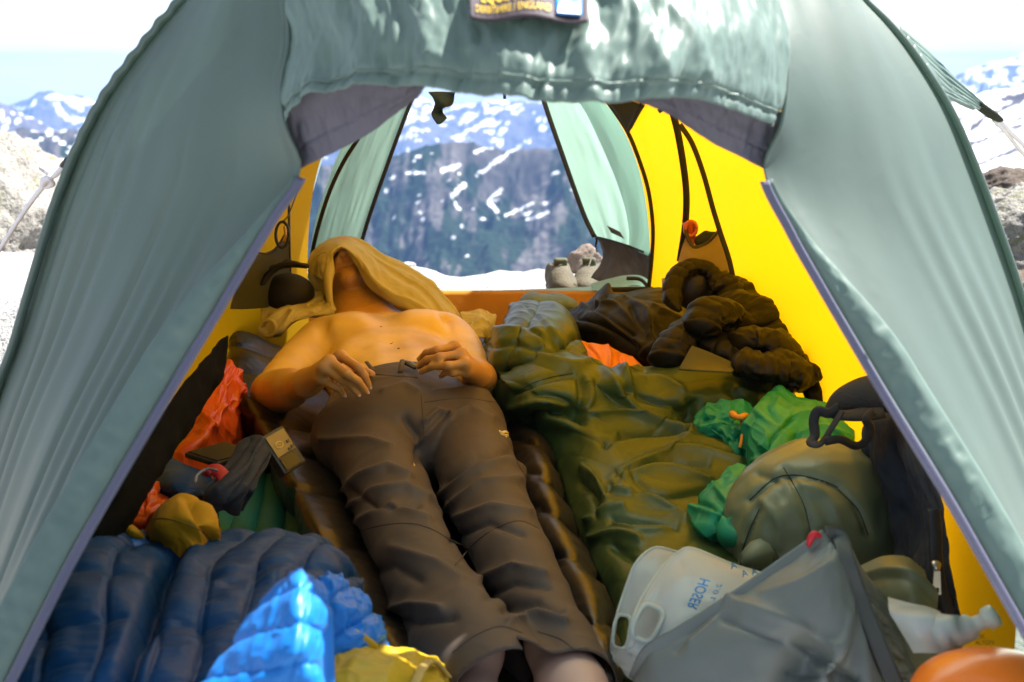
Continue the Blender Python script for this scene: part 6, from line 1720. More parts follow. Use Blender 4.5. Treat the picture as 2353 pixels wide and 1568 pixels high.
# navy backpack leaning on the right wall
bp = thing('backpack', 'navy backpack with black straps leaning against the right wall', 'backpack', (0.72, 1.75, 0))
b1 = [
    [(1995, 930, 1.98), (2020, 905, 1.98), (2060, 900, 1.96), (2110, 930, 1.92)],
    [(1985, 985, 1.95), (2015, 965, 1.90), (2060, 960, 1.86), (2120, 985, 1.82)],
    [(1990, 1050, 1.92), (2025, 1035, 1.85), (2075, 1035, 1.80), (2140, 1060, 1.74)],
    [(2025, 1120, 1.90), (2060, 1110, 1.80), (2105, 1110, 1.74), (2160, 1130, 1.68)],
    [(2055, 1195, 1.88), (2085, 1185, 1.76), (2125, 1185, 1.69), (2172, 1195, 1.63)],
    [(2060, 1270, 1.85), (2090, 1265, 1.73), (2130, 1265, 1.66), (2180, 1275, 1.60)],
    [(2020, 1340, 1.82), (2070, 1340, 1.70), (2125, 1340, 1.63), (2190, 1350, 1.57)],
    [(2000, 1440, 1.80), (2060, 1440, 1.68), (2130, 1440, 1.60), (2210, 1445, 1.54)]]
_, Gp = cloth('pack_body', b1, M['navy'], bp, n=(120, 70), ex=1.07, kg=0.025, amp=0.008, freq=12, seed=3, it=50, zf=0.02, inset=0.0, fold=lambda u, v: 0.014 * np.sin(v * 12 + u * 2.0) * sm(0.15, 0.4, u) * sm(0.9, 0.6, u) * (v < 0.62) + 0.006 * fbm(u * 5, v * 7, seed=4, oct=3), ret=True)
sm_b = fabric('black_webbing', (0.020, 0.018, 0.020), rough=0.7, crinkle=0.3, cscale=120)
tube('shoulder_strap', [D(1908, 955, 1.86), D(1935, 925, 1.86), D(1985, 906, 1.85), D(2040, 905, 1.84), D(2090, 925, 1.82)], [0.016, 0.026, 0.032, 0.034, 0.03], sm_b, bp, n=12, k=30, flat=0.45, up=(0, -0.5, 1))
tube('shoulder_strap', [D(1890, 945, 1.83), D(1935, 955, 1.82), D(1990, 952, 1.82), D(2030, 945, 1.82)], [0.010, 0.012, 0.016, 0.016], sm_b, bp, n=10, k=24, flat=0.4, up=(0, -0.5, 1))
tube('webbing_loop', [D(1930, 935, 1.80), D(1905, 950, 1.80), D(1880, 945, 1.81), D(1870, 965, 1.81), D(1872, 1000, 1.80), D(1864, 1018, 1.79), D(1885, 1020, 1.78), D(1910, 985, 1.78), D(1935, 945, 1.79)], 0.0085, sm_b, bp, n=8, k=50, flat=0.35, up=(0, -1, 0.2))
tube('webbing_loop', [D(1895, 1015, 1.77), D(1930, 1010, 1.77), D(1968, 1025, 1.78), D(1992, 1010, 1.78), D(2000, 985, 1.78), D(1990, 965, 1.78), D(2008, 945, 1.79)], 0.007, sm_b, bp, n=8, k=40, flat=0.4, up=(0, -1, 0.2))
zt = [D(2146, 1170, 1.615), D(2150, 1230, 1.60), D(2152, 1290, 1.585), D(2162, 1350, 1.57), D(2185, 1420, 1.55)]
tube('pack_zip', zt, 0.010, fabric('black_zip', (0.02, 0.02, 0.022), rough=0.5), bp, n=8, k=30, flat=0.35, up=(0, -1, 0.3))
tube('zip_pull', [D(2147, 1292, 1.565), D(2152, 1298, 1.56), D(2153, 1310, 1.56)], [0.006, 0.008, 0.006], M['steel'], bp, n=10, k=8, flat=0.6)
zp = [(2146, 1312), (2160, 1312), (2162, 1366), (2142, 1366)]
zpi = [(2148, 1350), (2157, 1350), (2158, 1361), (2147, 1361)]
Vz = np.array([D(x, y, 1.555) for x, y in zp] + [D(x, y, 1.555) for x, y in zpi])
obj('zip_pull', Vz, [[0, 1, 5, 4], [1, 2, 6, 5], [2, 3, 7, 6], [3, 0, 4, 7]], plain('nickel', (0.55, 0.55, 0.45), rough=0.35, metal=0.5), bp, smooth=False, thick=0.003)

# olive flat pouch next to the pack
po = [[(1975, 1300, 1.62), (2030, 1278, 1.60), (2085, 1280, 1.58), (2125, 1310, 1.57)], [(1985, 1340, 1.56), (2035, 1312, 1.54), (2090, 1312, 1.52), (2135, 1345, 1.52)], [(2000, 1380, 1.52), (2050, 1365, 1.50), (2100, 1365, 1.48), (2150, 1395, 1.48)], [(2010, 1450, 1.50), (2060, 1440, 1.47), (2110, 1440, 1.46), (2160, 1460, 1.46)]]
cloth('pouch', po, fabric('grey_olive_pouch', (0.15, 0.155, 0.075), rough=0.4, spec=0.5, crinkle=0.08), None, n=(50, 60), ex=1.02, kg=0.05, amp=0.004, freq=10, seed=6, it=20, zf=0.05, fold=lambda u, v: 0.012 * np.exp(-((u - 0.45 - 0.2 * (v - 0.5)) / 0.05) ** 2))
tag(bpy.data.objects['pouch'], 'smooth grey olive pouch between the grey dry bag and backpack', 'pouch')

# blue down jacket in the left foreground
bj = thing('down_jacket', 'navy down jacket with bright blue lining in the left foreground', 'jacket', (-0.45, 1.45, 0))
n1 = [
    [(60, 1245, 0.192), (180, 1215, 0.222), (300, 1225, 0.211), (420, 1245, 0.200), (540, 1246, 0.196), (650, 1232, 0.200), (740, 1250, 0.189), (800, 1310, 0.148)],
    [(20, 1300, 0.222), (150, 1275, 0.240), (300, 1270, 0.233), (420, 1278, 0.222), (540, 1278, 0.218), (660, 1268, 0.218), (750, 1290, 0.200), (815, 1345, 0.155)],
    [(0, 1380, 0.229), (140, 1350, 0.248), (290, 1335, 0.248), (420, 1330, 0.240), (540, 1335, 0.229), (650, 1335, 0.222), (740, 1345, 0.204), (800, 1385, 0.163)],
    [(-10, 1460, 0.229), (130, 1430, 0.248), (280, 1405, 0.255), (420, 1400, 0.248), (540, 1405, 0.237), (640, 1405, 0.222), (720, 1405, 0.204), (780, 1430, 0.163)],
    [(-20, 1545, 0.222), (130, 1515, 0.240), (270, 1490, 0.252), (410, 1480, 0.248), (530, 1480, 0.237), (620, 1475, 0.222), (690, 1470, 0.200), (750, 1490, 0.155)],
    [(-30, 1650, 0.207), (130, 1625, 0.226), (270, 1600, 0.237), (400, 1590, 0.237), (520, 1585, 0.226), (610, 1575, 0.207), (680, 1570, 0.185), (740, 1580, 0.148)],
    [(-30, 1780, 0.185), (130, 1760, 0.200), (270, 1740, 0.207), (400, 1730, 0.207), (520, 1720, 0.200), (610, 1700, 0.185), (680, 1690, 0.163), (740, 1690, 0.133)]]
def nq(u, v):
    a = v + 0.22 * (u - 0.5) + 0.06 * np.sin(u * 6) + 0.05 * noise(u * 3, v * 3, seed=6)
    f = a * 7.5
    s = np.abs(np.sin(np.pi * f)) ** 0.45
    cross = np.abs(np.sin(np.pi * (u * 4.5 + 0.6 * v))) ** 0.35
    valley = np.exp(-((v - 0.42 + 0.16 * (u - 0.4)) / 0.022) ** 2) * sm(0.12, 0.3, u)
    return 0.013 * (s - 0.5) + 0.010 * (cross - 0.5) - 0.035 * valley + 0.016 * fbm(u * 4, v * 4, seed=9, oct=3) + 0.0012 * fbm(u * 26, v * 10, seed=19, oct=2)
cloth('jacket_shell', n1, M['navydown'], bj, n=(150, 200), ex=1.07, kg=0.025, kb=0.6, amp=0.008, freq=14, seed=41, it=55, zf=0.02, quilt=nq)
n2 = [
    [(640, 1345, 1.140), (668, 1322, 1.120), (692, 1312, 1.105), (715, 1330, 1.130), (740, 1345, 1.160)],
    [(585, 1405, 1.100), (640, 1375, 1.075), (692, 1360, 1.060), (728, 1385, 1.090), (760, 1405, 1.130)],
    [(540, 1470, 1.075), (620, 1440, 1.045), (690, 1425, 1.030), (725, 1450, 1.055), (740, 1470, 1.100)],
    [(495, 1530, 1.055), (600, 1505, 1.020), (685, 1495, 1.005), (722, 1515, 1.030), (735, 1530, 1.070)],
    [(440, 1600, 1.030), (580, 1580, 1.002), (680, 1570, 1.002), (725, 1580, 1.010), (740, 1590, 1.050)],
    [(390, 1700, 1.002), (560, 1690, 1.002), (670, 1680, 1.002), (725, 1680, 1.002), (745, 1690, 1.010)]]
def bqf(u, v):
    s = np.abs(np.sin(np.pi * (u * 4.3 + 0.25 * v + 0.1))) ** 0.45
    ridge = np.exp(-((v - 0.56) / 0.012) ** 2)
    return 0.006 * (s - 0.5) + 0.0012 * fbm(u * 10, v * 22, seed=3, oct=2) * (1.5 - s) + 0.0012 * fbm(u * 6, v * 9, seed=7, oct=2, ridged=True) - 0.003 * ridge
cloth('jacket_lining', n2, M['bluedown'], bj, n=(140, 130), ex=1.03, kg=0.05, kb=0.9, amp=0.003, freq=14, seed=4, it=35, zf=0.04, quilt=bqf)
n3 = [
    [(720, 1330, 1.40), (755, 1325, 1.40), (790, 1335, 1.41), (815, 1360, 1.42)],
    [(730, 1385, 1.36), (775, 1375, 1.35), (825, 1385, 1.37), (858, 1410, 1.40)],
    [(735, 1440, 1.33), (785, 1430, 1.32), (845, 1435, 1.34), (884, 1450, 1.38)],
    [(735, 1490, 1.31), (785, 1485, 1.30), (840, 1485, 1.32), (888, 1478, 1.37)],
    [(735, 1530, 1.30), (780, 1525, 1.29), (830, 1515, 1.31), (868, 1500, 1.36)]]
cloth('jacket_hem', n3, M['bluedown'], bj, n=(90, 80), ex=1.05, kg=0.03, kb=0.9, amp=0.005, freq=16, seed=14, it=40, zf=0.04, quilt=lambda u, v: 0.012 * (np.abs(np.sin(np.pi * (u * 2.4 + v * 1.2))) ** 0.5 - 0.5) + 0.003 * fbm(u * 5, v * 5, seed=2, oct=2, ridged=True))
n4 = [[(215, 1236, 0.228), (250, 1215, 0.239), (290, 1218, 0.236), (340, 1250, 0.220)], [(200, 1258, 0.228), (250, 1240, 0.243), (300, 1244, 0.236), (352, 1264, 0.220)], [(200, 1280, 0.220), (250, 1268, 0.228), (300, 1268, 0.228), (350, 1278, 0.213)]]
cloth('jacket_collar', n4, M['bluedown'], bj, n=(40, 60), ex=1.06, kg=0.04, amp=0.005, freq=20, seed=15, it=30, thick=0.008)
seamv = tube('jacket_tab', [D(552, 1502, 1.33), D(562, 1504, 1.325), D(574, 1508, 1.325)], 0.005, plain('red_tab', (0.55, 0.02, 0.03), rough=0.5), bj, n=8, k=8, flat=0.5)

# mustard hat
mh2 = [[(330, 1215, .14), (370, 1160, .25), (410, 1136, .275), (440, 1140, .275), (470, 1165, .24), (506, 1215, .13)], [(320, 1242, .14), (362, 1185, .265), (408, 1160, .29), (446, 1165, .285), (482, 1190, .25), (512, 1240, .12)], [(318, 1266, .13), (360, 1218, .26), (405, 1200, .28), (450, 1200, .28), (488, 1220, .24), (514, 1262, .11)], [(325, 1280, .17), (360, 1262, .22), (405, 1255, .24), (450, 1255, .24), (488, 1262, .20), (508, 1285, .10)]]
hat = thing('hat', 'mustard yellow cloth hat lying behind the navy down jacket', 'hat', D(415, 1250, .12))
_, Gh = cloth('hat_crown', mh2, M['mustard'], hat, n=(90, 90), ex=1.08, kg=0.025, kb=0.8, amp=0.008, freq=16, seed=5, it=50, zf=0.06, ret=True,
      fold=lambda u, v: -0.020 * np.exp(-((v - 0.50 - 0.1 * u) / 0.035) ** 2) * sm(0.05, 0.35, u) * sm(0.95, 0.6, u) + 0.012 * np.exp(-((v - 0.58 - 0.1 * u) / 0.05) ** 2) * sm(0.05, 0.3, u))
bv_h = bvh_of(Gh.reshape(-1, 3), grid_faces(90, 90))
seam('hat_seam', bv_h, [(335, 1195), (380, 1192), (425, 1203), (460, 1218), (490, 1245)], 0.0014, fabric('mustard_thread', (0.22, 0.12, 0.008)), hat)
cloth('hat_brim', [[(265, 1212, .24), (295, 1205, .25), (330, 1230, .23)], [(275, 1226, .24), (305, 1222, .25), (336, 1246, .22)], [(290, 1242, .23), (315, 1244, .23), (340, 1262, .2)]], M['mustard'], hat, n=(30, 40), ex=1.06, kg=0.04, amp=0.006, freq=20, it=30, seed=3, thick=0.003)

# orange-red sack down the left side
os_ = thing('dry_sack', 'orange red coated sack crumpled along the dark left side', 'sack', (-0.6, 2.2, 0))
o1 = [[(505, 850, .24), (525, 838, .25), (545, 860, .23), (556, 920, .17)], [(488, 905, .21), (512, 890, .24), (535, 900, .22), (552, 960, .15)], [(465, 960, .18), (492, 950, .22), (520, 955, .2), (550, 1000, .12)], [(425, 1020, .16), (462, 1005, .20), (500, 1005, .17), (550, 1040, .08)], [(375, 1060, .14), (420, 1050, .17), (470, 1060, .13), (540, 1080, .05)]]
cloth('sack_cloth', o1, M['orangered'], os_, n=(90, 70), ex=1.08, kg=0.025, amp=0.010, freq=13, seed=8, it=50, zf=0.02, fold=creases(9, 0.010, 3, 4, 0.4, 0.008))
o2 = [[(310, 1130, .20), (345, 1115, .22), (385, 1140, .19)], [(295, 1165, .20), (335, 1155, .23), (380, 1175, .2)], [(290, 1195, .19), (330, 1190, .22), (372, 1210, .19)], [(278, 1230, .16), (320, 1230, .18), (360, 1240, .16)]]
cloth('sack_cloth', o2, M['orangered'], os_, n=(50, 50), ex=1.10, kg=0.03, amp=0.012, freq=15, seed=6, it=45, zf=0.05, fold=creases(19, 0.010, 3, 3, 0.6, 0.010))

# navy hip belt garment, black tablet, handheld device
ng = thing('navy_garment', 'dark navy garment with wide band and red lining beside the hat', 'garment', (-0.55, 1.9, 0))
q1 = [[(335, 1060, .22), (380, 1048, .235), (430, 1070, .23), (480, 1085, .22)], [(345, 1095, .22), (390, 1090, .235), (440, 1100, .23), (490, 1112, .21)], [(365, 1130, .21), (405, 1128, .225), (450, 1132, .22), (500, 1140, .2)], [(385, 1165, .18), (420, 1165, .195), (460, 1165, .19), (500, 1165, .18)]]
cloth('garment_cloth', q1, M['navydown'], ng, n=(60, 70), ex=1.08, kg=0.03, amp=0.010, freq=14, seed=4, it=45, zf=0.08)
bd = [[(548, 1020, .25), (575, 1003, .26), (605, 1006, .26), (628, 1030, .245)], [(530, 1055, .245), (558, 1038, .255), (590, 1042, .255), (618, 1062, .24)], [(508, 1092, .24), (536, 1078, .25), (570, 1084, .25), (600, 1098, .23)], [(475, 1122, .235), (508, 1112, .245), (548, 1122, .24), (588, 1128, .22)], [(445, 1142, .225), (480, 1138, .235), (530, 1150, .225), (572, 1150, .20)], [(455, 1165, .20), (490, 1172, .205), (530, 1180, .195), (555, 1172, .18)]]
cloth('waist_band', bd, M['navy'], ng, n=(90, 60), ex=1.06, kg=0.03, amp=0.006, freq=22, seed=6, it=40, thick=0.005, fold=lambda u, v: 0.006 * np.sin(v * 16 + u * 3) * sm(0.2, 0.6, u), px=[([(620, 1040), (590, 1100), (540, 1155), (480, 1160)], 6, -.008), ([(600, 1020), (560, 1080), (500, 1130)], 6, .008), ([(575, 1010), (540, 1060), (470, 1130)], 5, -.006), ([(560, 1120), (520, 1150), (470, 1160)], 5, .007)])
tube('red_lining', [D(470, 1090, .245), D(490, 1078, .25), D(508, 1090, .245), D(512, 1108, .24)], [0.012, 0.015, 0.015, 0.008], plain('red_cloth', (0.42, 0.015, 0.02), rough=0.6), ng, n=10, k=16, flat=0.5)
tube('band_edge', [D(448, 1110, .25), D(455, 1090, .252), D(478, 1078, .256), D(500, 1082, .256)], 0.0025, plain('grey_piping', (0.2, 0.2, 0.2), rough=0.6), ng, n=6, k=20)
tb = thing('tablet', 'black tablet lying on the orange red sack', 'tablet', D(490, 1060, .2))
c4_ = [D(452, 1062, .24), D(484, 1008, .235), D(556, 1030, .23), D(540, 1082, .235)]
ce = sum(c4_) / 4
ex_ = (c4_[2] - c4_[1]); ey_ = (c4_[1] - c4_[0])
fr_b = frame(np.cross(ex_, ey_), ex_)
V, F = box_mesh(ce, (0.042, 0.052, 0.005), fr_b, 0.004)
obj('case', V, F, plain('black_case', (0.012, 0.011, 0.010), rough=0.6), tb, smooth=False)
V, F = box_mesh(ce + fr_b[2] * 0.0062 * np.sign(fr_b[2][2]), (0.037, 0.046, 0.0008), fr_b, 0.0)
obj('screen', V, F, plain('black_glass', (0.008, 0.007, 0.006), rough=0.45), tb, smooth=False)
gp = thing('handheld_device', 'small black handheld device with brass-coloured face and dark screen', 'device', D(640, 1060, .19))
ce = D(646, 1038, .232)
exx = D(680, 1025, .235) - D(622, 1060, .225); eyy = D(655, 1004, .25) - D(640, 1070, .21)
fr_g = frame(np.cross(exx, eyy), exx)
if fr_g[2][2] < 0: fr_g = frame(-np.cross(exx, eyy), exx)
V, F = box_mesh(ce, (0.030, 0.042, 0.011), fr_g, 0.005)
obj('case', V, F, plain('device_case', (0.015, 0.013, 0.010), rough=0.5), gp, smooth=False)
up_ = fr_g[2]
def dv(name, x, y, hx, hy, mat, h=0.0010, off=0.0122):
    V, F = box_mesh(ce + fr_g[0] * x + fr_g[1] * y + up_ * off, (hx, hy, h), fr_g, min(h, 0.0006))
    return obj(name, V, F, mat, gp, smooth=False)
brs = plain('brass_face', (0.26, 0.16, 0.025), rough=0.45)
dv('face_plate', 0.000, 0.014, 0.024, 0.022, brs)
dv('screen', -0.004, -0.024, 0.019, 0.013, plain('device_glass', (0.015, 0.02, 0.02), rough=0.15))
for x, y in ((0.010, -0.004), (0.019, -0.002), (0.016, 0.010)):
    dv('button', x, y, 0.0035, 0.003, plain('button_dark', (0.06, 0.04, 0.02), rough=0.4), 0.0014, 0.0138)
V, F = tube_mesh([ce + up_ * 0.0135 + fr_g[0] * (-0.006 + 0.009 * math.cos(t)) + fr_g[1] * (0.012 + 0.006 * math.sin(t)) for t in np.linspace(0, 2 * np.pi, 20)], 0.0011, 6)
obj('dial', V, F, plain('dial_ring', (0.6, 0.42, 0.10), rough=0.3, metal=0.5), gp)

# yellow sack in front, with strap
ys_ = thing('stuff_sack', 'yellow stuff sack with webbing straps at the bottom by the feet', 'sack', (-0.2, 1.35, 0))
y1 = [[(725, 1488, .20), (770, 1476, .225), (840, 1474, .225), (920, 1486, .205), (985, 1500, .18), (1040, 1533, .13)], [(715, 1518, .225), (770, 1503, .25), (845, 1500, .25), (925, 1510, .23), (990, 1528, .20), (1050, 1568, .14)], [(710, 1568, .235), (770, 1550, .265), (850, 1548, .265), (930, 1558, .24), (995, 1578, .205), (1055, 1618, .14)], [(705, 1648, .225), (770, 1628, .255), (855, 1628, .255), (935, 1638, .23), (1000, 1653, .19), (1060, 1688, .13)]]
cloth('sack_body', y1, M['yellowbag'], ys_, n=(70, 100), ex=1.04, kg=0.04, amp=0.006, freq=14, seed=4, it=35, zf=0.02, fold=creases(6, 0.006, 3, 5, 0.3, 0.003))
tube('strap', [D(752, 1492, .225), D(775, 1462, .245), D(800, 1455, .25), D(830, 1468, .245), D(862, 1492, .225)], 0.007, M['yellowbag'], ys_, n=8, k=30, flat=0.35, up=(0, -0.6, 0.8))
tube('strap', [D(945, 1590, .235), D(965, 1545, .235), D(985, 1520, .22), D(1005, 1525, .2), D(1030, 1555, .17)], 0.006, fabric('tan_strap', (0.42, 0.30, 0.08), rough=0.7), ys_, n=8, k=30, flat=0.35, up=(0, -0.6, 0.8))

# grey dry bag standing in the right foreground
db = thing('dry_bag', 'grey coated dry bag standing in the right foreground', 'dry bag', (0.38, 1.25, 0))
d1 = [
    [(1880, 1236, 1.470), (1810, 1290, 1.455), (1730, 1345, 1.440), (1640, 1405, 1.425), (1560, 1455, 1.415), (1490, 1495, 1.415), (1462, 1540, 1.425)],
    [(1893, 1232, 1.470), (1825, 1300, 1.440), (1745, 1362, 1.420), (1655, 1425, 1.405), (1575, 1478, 1.395), (1500, 1525, 1.395), (1458, 1580, 1.405)],
    [(1905, 1240, 1.460), (1860, 1330, 1.410), (1790, 1400, 1.385), (1700, 1465, 1.370), (1610, 1520, 1.365), (1530, 1570, 1.370), (1455, 1620, 1.385)],
    [(1918, 1262, 1.445), (1900, 1370, 1.385), (1850, 1450, 1.355), (1770, 1525, 1.340), (1680, 1585, 1.335), (1590, 1630, 1.340), (1500, 1680, 1.360)],
    [(1935, 1300, 1.430), (1945, 1420, 1.370), (1925, 1510, 1.335), (1870, 1590, 1.315), (1790, 1650, 1.310), (1700, 1700, 1.315), (1600, 1740, 1.330)],
    [(1950, 1340, 1.420), (1985, 1470, 1.365), (1995, 1560, 1.330), (1975, 1650, 1.300), (1920, 1720, 1.290), (1840, 1760, 1.290), (1740, 1790, 1.310)],
    [(1962, 1375, 1.420), (2010, 1500, 1.370), (2050, 1600, 1.340), (2070, 1700, 1.310), (2050, 1780, 1.290), (1990, 1820, 1.290), (1900, 1840, 1.300)]]
def dbf(u, v):
    dent = np.exp(-(((v - 0.45) / 0.16) ** 2 + ((u - 0.52) / 0.10) ** 2))
    crease = np.exp(-((u - 0.60 + 0.35 * (v - 0.45)) / 0.035) ** 2) * np.exp(-((v - 0.48) / 0.2) ** 2)
    crease2 = np.exp(-((u - 0.80 + 0.25 * (v - 0.45)) / 0.04) ** 2) * np.exp(-((v - 0.55) / 0.2) ** 2)
    return -0.040 * dent + 0.022 * crease - 0.030 * np.exp(-((u - 0.69 + 0.35 * (v - 0.45)) / 0.045) ** 2) * np.exp(-((v - 0.5) / 0.22) ** 2) + 0.010 * crease2 + 0.004 * fbm(u * 4, v * 4, seed=9, oct=3)
_, Gd = cloth('front_panel', d1, M['greydry'], db, n=(120, 120), ex=1.02, kg=0.05, kb=0.9, amp=0.004, freq=9, seed=4, it=22, fold=dbf, thick=0.0025, ret=True, px=cr(1400, 1106, 2.8, [
    ([(1030, 1130), (1300, 1240), (1560, 1340), (1750, 1450), (1900, 1560)], 12, -0.0096), ([(1060, 1010), (1300, 1090), (1560, 1190), (1800, 1330)], 14, 0.0072), ([(1460, 1290), (1640, 1440), (1720, 1560)], 9, 0.0072), ([(800, 1300), (960, 1160), (1070, 1010)], 12, 0.0060), ([(700, 1350), (860, 1180), (1000, 1050)], 10, -0.0048), ([(1480, 1510), (1700, 1520), (1930, 1530)], 10, -0.0072), ([(1300, 960), (1500, 900), (1750, 760)], 12, 0.0036), ([(560, 1300), (640, 1180), (760, 1080)], 9, 0.0036)]))
d2 = [
    [(1905, 1230, 1.475), (1928, 1232, 1.485), (1955, 1262, 1.500), (1990, 1318, 1.520), (2050, 1385, 1.550)],
    [(1930, 1290, 1.432), (1960, 1300, 1.450), (1990, 1330, 1.470), (2030, 1375, 1.500), (2075, 1420, 1.530)],
    [(1958, 1370, 1.418), (1992, 1385, 1.435), (2025, 1410, 1.455), (2060, 1440, 1.480), (2098, 1470, 1.510)],
    [(2005, 1490, 1.370), (2035, 1500, 1.390), (2062, 1515, 1.415), (2090, 1530, 1.450), (2118, 1545, 1.480)],
    [(2050, 1600, 1.338), (2078, 1605, 1.360), (2098, 1615, 1.385), (2118, 1622, 1.420), (2138, 1630, 1.450)],
    [(2080, 1720, 1.300), (2105, 1722, 1.325), (2122, 1728, 1.350), (2136, 1732, 1.380), (2150, 1738, 1.410)]]
cloth('side_panel', d2, M['greydry'], db, n=(110, 60), ex=1.05, kg=0.03, kb=0.5, amp=0.005, freq=24, seed=6, it=40, thick=0.0025,
      fold=lambda u, v: 0.006 * fbm(u * 22, v * 5, seed=3, oct=3) * np.exp(-((v - 0.42) / 0.2) ** 2) * sm(0.15, 0.4, u))
es = [D(1893, 1228, 1.468), D(1925, 1232, 1.470), D(1945, 1290, 1.432), D(1975, 1375, 1.410), D(2020, 1490, 1.365), D(2065, 1600, 1.330), D(2095, 1720, 1.295)]
Pz, Sz, Nz = ribbon(es, (0, -1, 0.3), 0.010, 60)
gobj('edge_strip', np.stack([Pz + Sz * s + Nz * 0.003 for s in np.linspace(-0.011, 0.011, 6)]), M['greystrip'], db, thick=0.003)
et = [D(1898, 1232, 1.466), D(1812, 1292, 1.450), D(1732, 1348, 1.435), D(1642, 1408, 1.420), D(1562, 1458, 1.410), D(1492, 1500, 1.410), D(1460, 1560, 1.420)]
Pz, Sz, Nz = ribbon(et, (0, -0.7, 0.7), 0.010, 60)
gobj('edge_strip', np.stack([Pz + Sz * s + Nz * 0.003 for s in np.linspace(-0.010, 0.010, 6)]), M['greydry'], db, thick=0.003)
tube('pull_loop', [D(1885, 1232, 1.460), D(1870, 1228, 1.458), D(1862, 1240, 1.456), D(1858, 1256, 1.454)], [0.0035, 0.005, 0.005, 0.0025], plain('red_loop', (0.62, 0.015, 0.03), rough=0.5), db, n=8, k=16)
tube('edge_mark', [D(1972, 1452, 1.375), D(1976, 1460, 1.373), D(1974, 1472, 1.370)], 0.0025, M['black'], db, n=6, k=8)

# orange sack, bottom right corner
V, F = solid([('ell', D(2255, 1606, 1.24), (0.085, 0.07, 0.055), None, 0.02), ('ell', D(2340, 1612, 1.26), (0.07, 0.06, 0.052), None, 0.04)], 0.007, 3)
V = relax(V, F, it=15, ex=1.03, kgoal=0.06, amp=0.004, freq=14, seed=2)
tag(obj('dry_sack', V, F, M['orangebag'], base=D(2260, 1740, 1.24)), 'glossy orange sack in the bottom right corner', 'sack')

# soft water reservoir: two translucent films with carrying holes, spout at the far end
def film(name):
    m, nt, out = new_mat(name)
    L = nt.links
    p = N_(nt, 'BsdfPrincipled', Roughness=0.22)
    p.inputs['Base Color'].default_value = (0.80, 0.83, 0.82, 1)
    p.inputs['Specular IOR Level'].default_value = 0.6
    t = N_(nt, 'BsdfTranslucent'); t.inputs['Color'].default_value = (0.80, 0.85, 0.82, 1)
    tr = N_(nt, 'BsdfTransparent'); tr.inputs['Color'].default_value = (0.92, 0.95, 0.94, 1)
    m1 = N_(nt, 'MixShader', Fac=0.55); L.new(p.outputs[0], m1.inputs[1]); L.new(t.outputs[0], m1.inputs[2])
    m2 = N_(nt, 'MixShader', Fac=0.28); L.new(m1.outputs[0], m2.inputs[1]); L.new(tr.outputs[0], m2.inputs[2])
    tc = N_(nt, 'TexCoord'); n1 = N_(nt, 'TexNoise', Scale=18.0, Detail=3.0); L.new(tc.outputs['Object'], n1.inputs['Vector'])
    b = N_(nt, 'Bump', Strength=0.35, Distance=0.01); L.new(n1.outputs['Fac'], b.inputs['Height']); L.new(b.outputs[0], p.inputs['Normal'])
    L.new(m2.outputs[0], out.inputs['Surface'])
    return m
M['film'] = film('clear_film')
M['plastic'] = plain('milky_plastic', (0.62, 0.68, 0.62), rough=0.35, trans=0.4, vary=0.03)
M['cyanprint'] = plain('cyan_print', (0.02, 0.30, 0.62), rough=0.5)
wb = thing('water_bag', 'clear soft water reservoir with handle holes and blue lettering', 'water bag', (0.28, 1.45, 0))
def sheet_hole(name, upper, lower, bulge, hole, seed, edge_r=0.0022):
    A, B = resamp(upper, 110), resamp(lower, 110)
    s = np.linspace(0, 1, 90)[:, None, None]
    G = A[None] * (1 - s) + B[None] * s
    u, v = np.meshgrid(np.linspace(0, 1, 90), np.linspace(0, 1, 110), indexing='ij')
    N0 = gnormals(G); N0 = N0 * np.where(N0[..., 1:2] > 0, -1, 1)
    G = G + N0 * (bulge * (np.sin(np.pi * u) * sm(0.18, 0.5, v))**0.8 + 0.003 * fbm(u * 5, v * 5, seed=seed, oct=2))[..., None]
    gx, gy = proj(G)
    F = grid_faces(90, 110)
    if hole:
        hx, hy, rx, ry, an = hole
        ca, sa = math.cos(an), math.sin(an)
        X = (gx - hx) * ca + (gy - hy) * sa; Y = -(gx - hx) * sa + (gy - hy) * ca
        ins = ((X / rx) ** 4 + (Y / ry) ** 4 < 1).ravel()
        F = F[~ins[F].any(1)]
    o = obj(name, G.reshape(-1, 3), F, M['film'], wb, thick=0.0008)
    return G, o
up1 = [(1408, 1500, 1.52), (1412, 1440, 1.54), (1432, 1370, 1.58), (1460, 1300, 1.62), (1500, 1262, 1.65), (1545, 1268, 1.66), (1600, 1290, 1.66), (1680, 1310, 1.65), (1760, 1330, 1.64)]
lo1 = [(1420, 1530, 1.50), (1440, 1555, 1.48), (1480, 1575, 1.46), (1540, 1580, 1.44), (1600, 1570, 1.44), (1660, 1560, 1.45), (1720, 1550, 1.46), (1780, 1540, 1.48), (1820, 1520, 1.5)]
Gw1, _ = sheet_hole('back_film', up1, lo1, 0.010, (1428, 1452, 13, 33, 0.16), 3)
up2 = [(1446, 1490, 1.46), (1452, 1430, 1.48), (1475, 1375, 1.52), (1510, 1320, 1.57), (1550, 1275, 1.61), (1582, 1257, 1.62), (1640, 1280, 1.61), (1720, 1310, 1.60), (1800, 1335, 1.59)]
lo2 = [(1450, 1505, 1.45), (1462, 1530, 1.43), (1500, 1560, 1.40), (1560, 1570, 1.39), (1620, 1560, 1.39), (1680, 1550, 1.40), (1740, 1540, 1.41), (1800, 1530, 1.43), (1840, 1510, 1.45)]
Gw2, _ = sheet_hole('front_film', up2, lo2, 0.030, (1487, 1432, 20, 34, 0.42), 5)
for G_ in (Gw1, Gw2):
    tube('welded_edge', G_[0, ::3], 0.0028, M['plastic'], wb, n=6)
    tube('welded_edge', G_[:, 0], 0.0028, M['plastic'], wb, n=6)
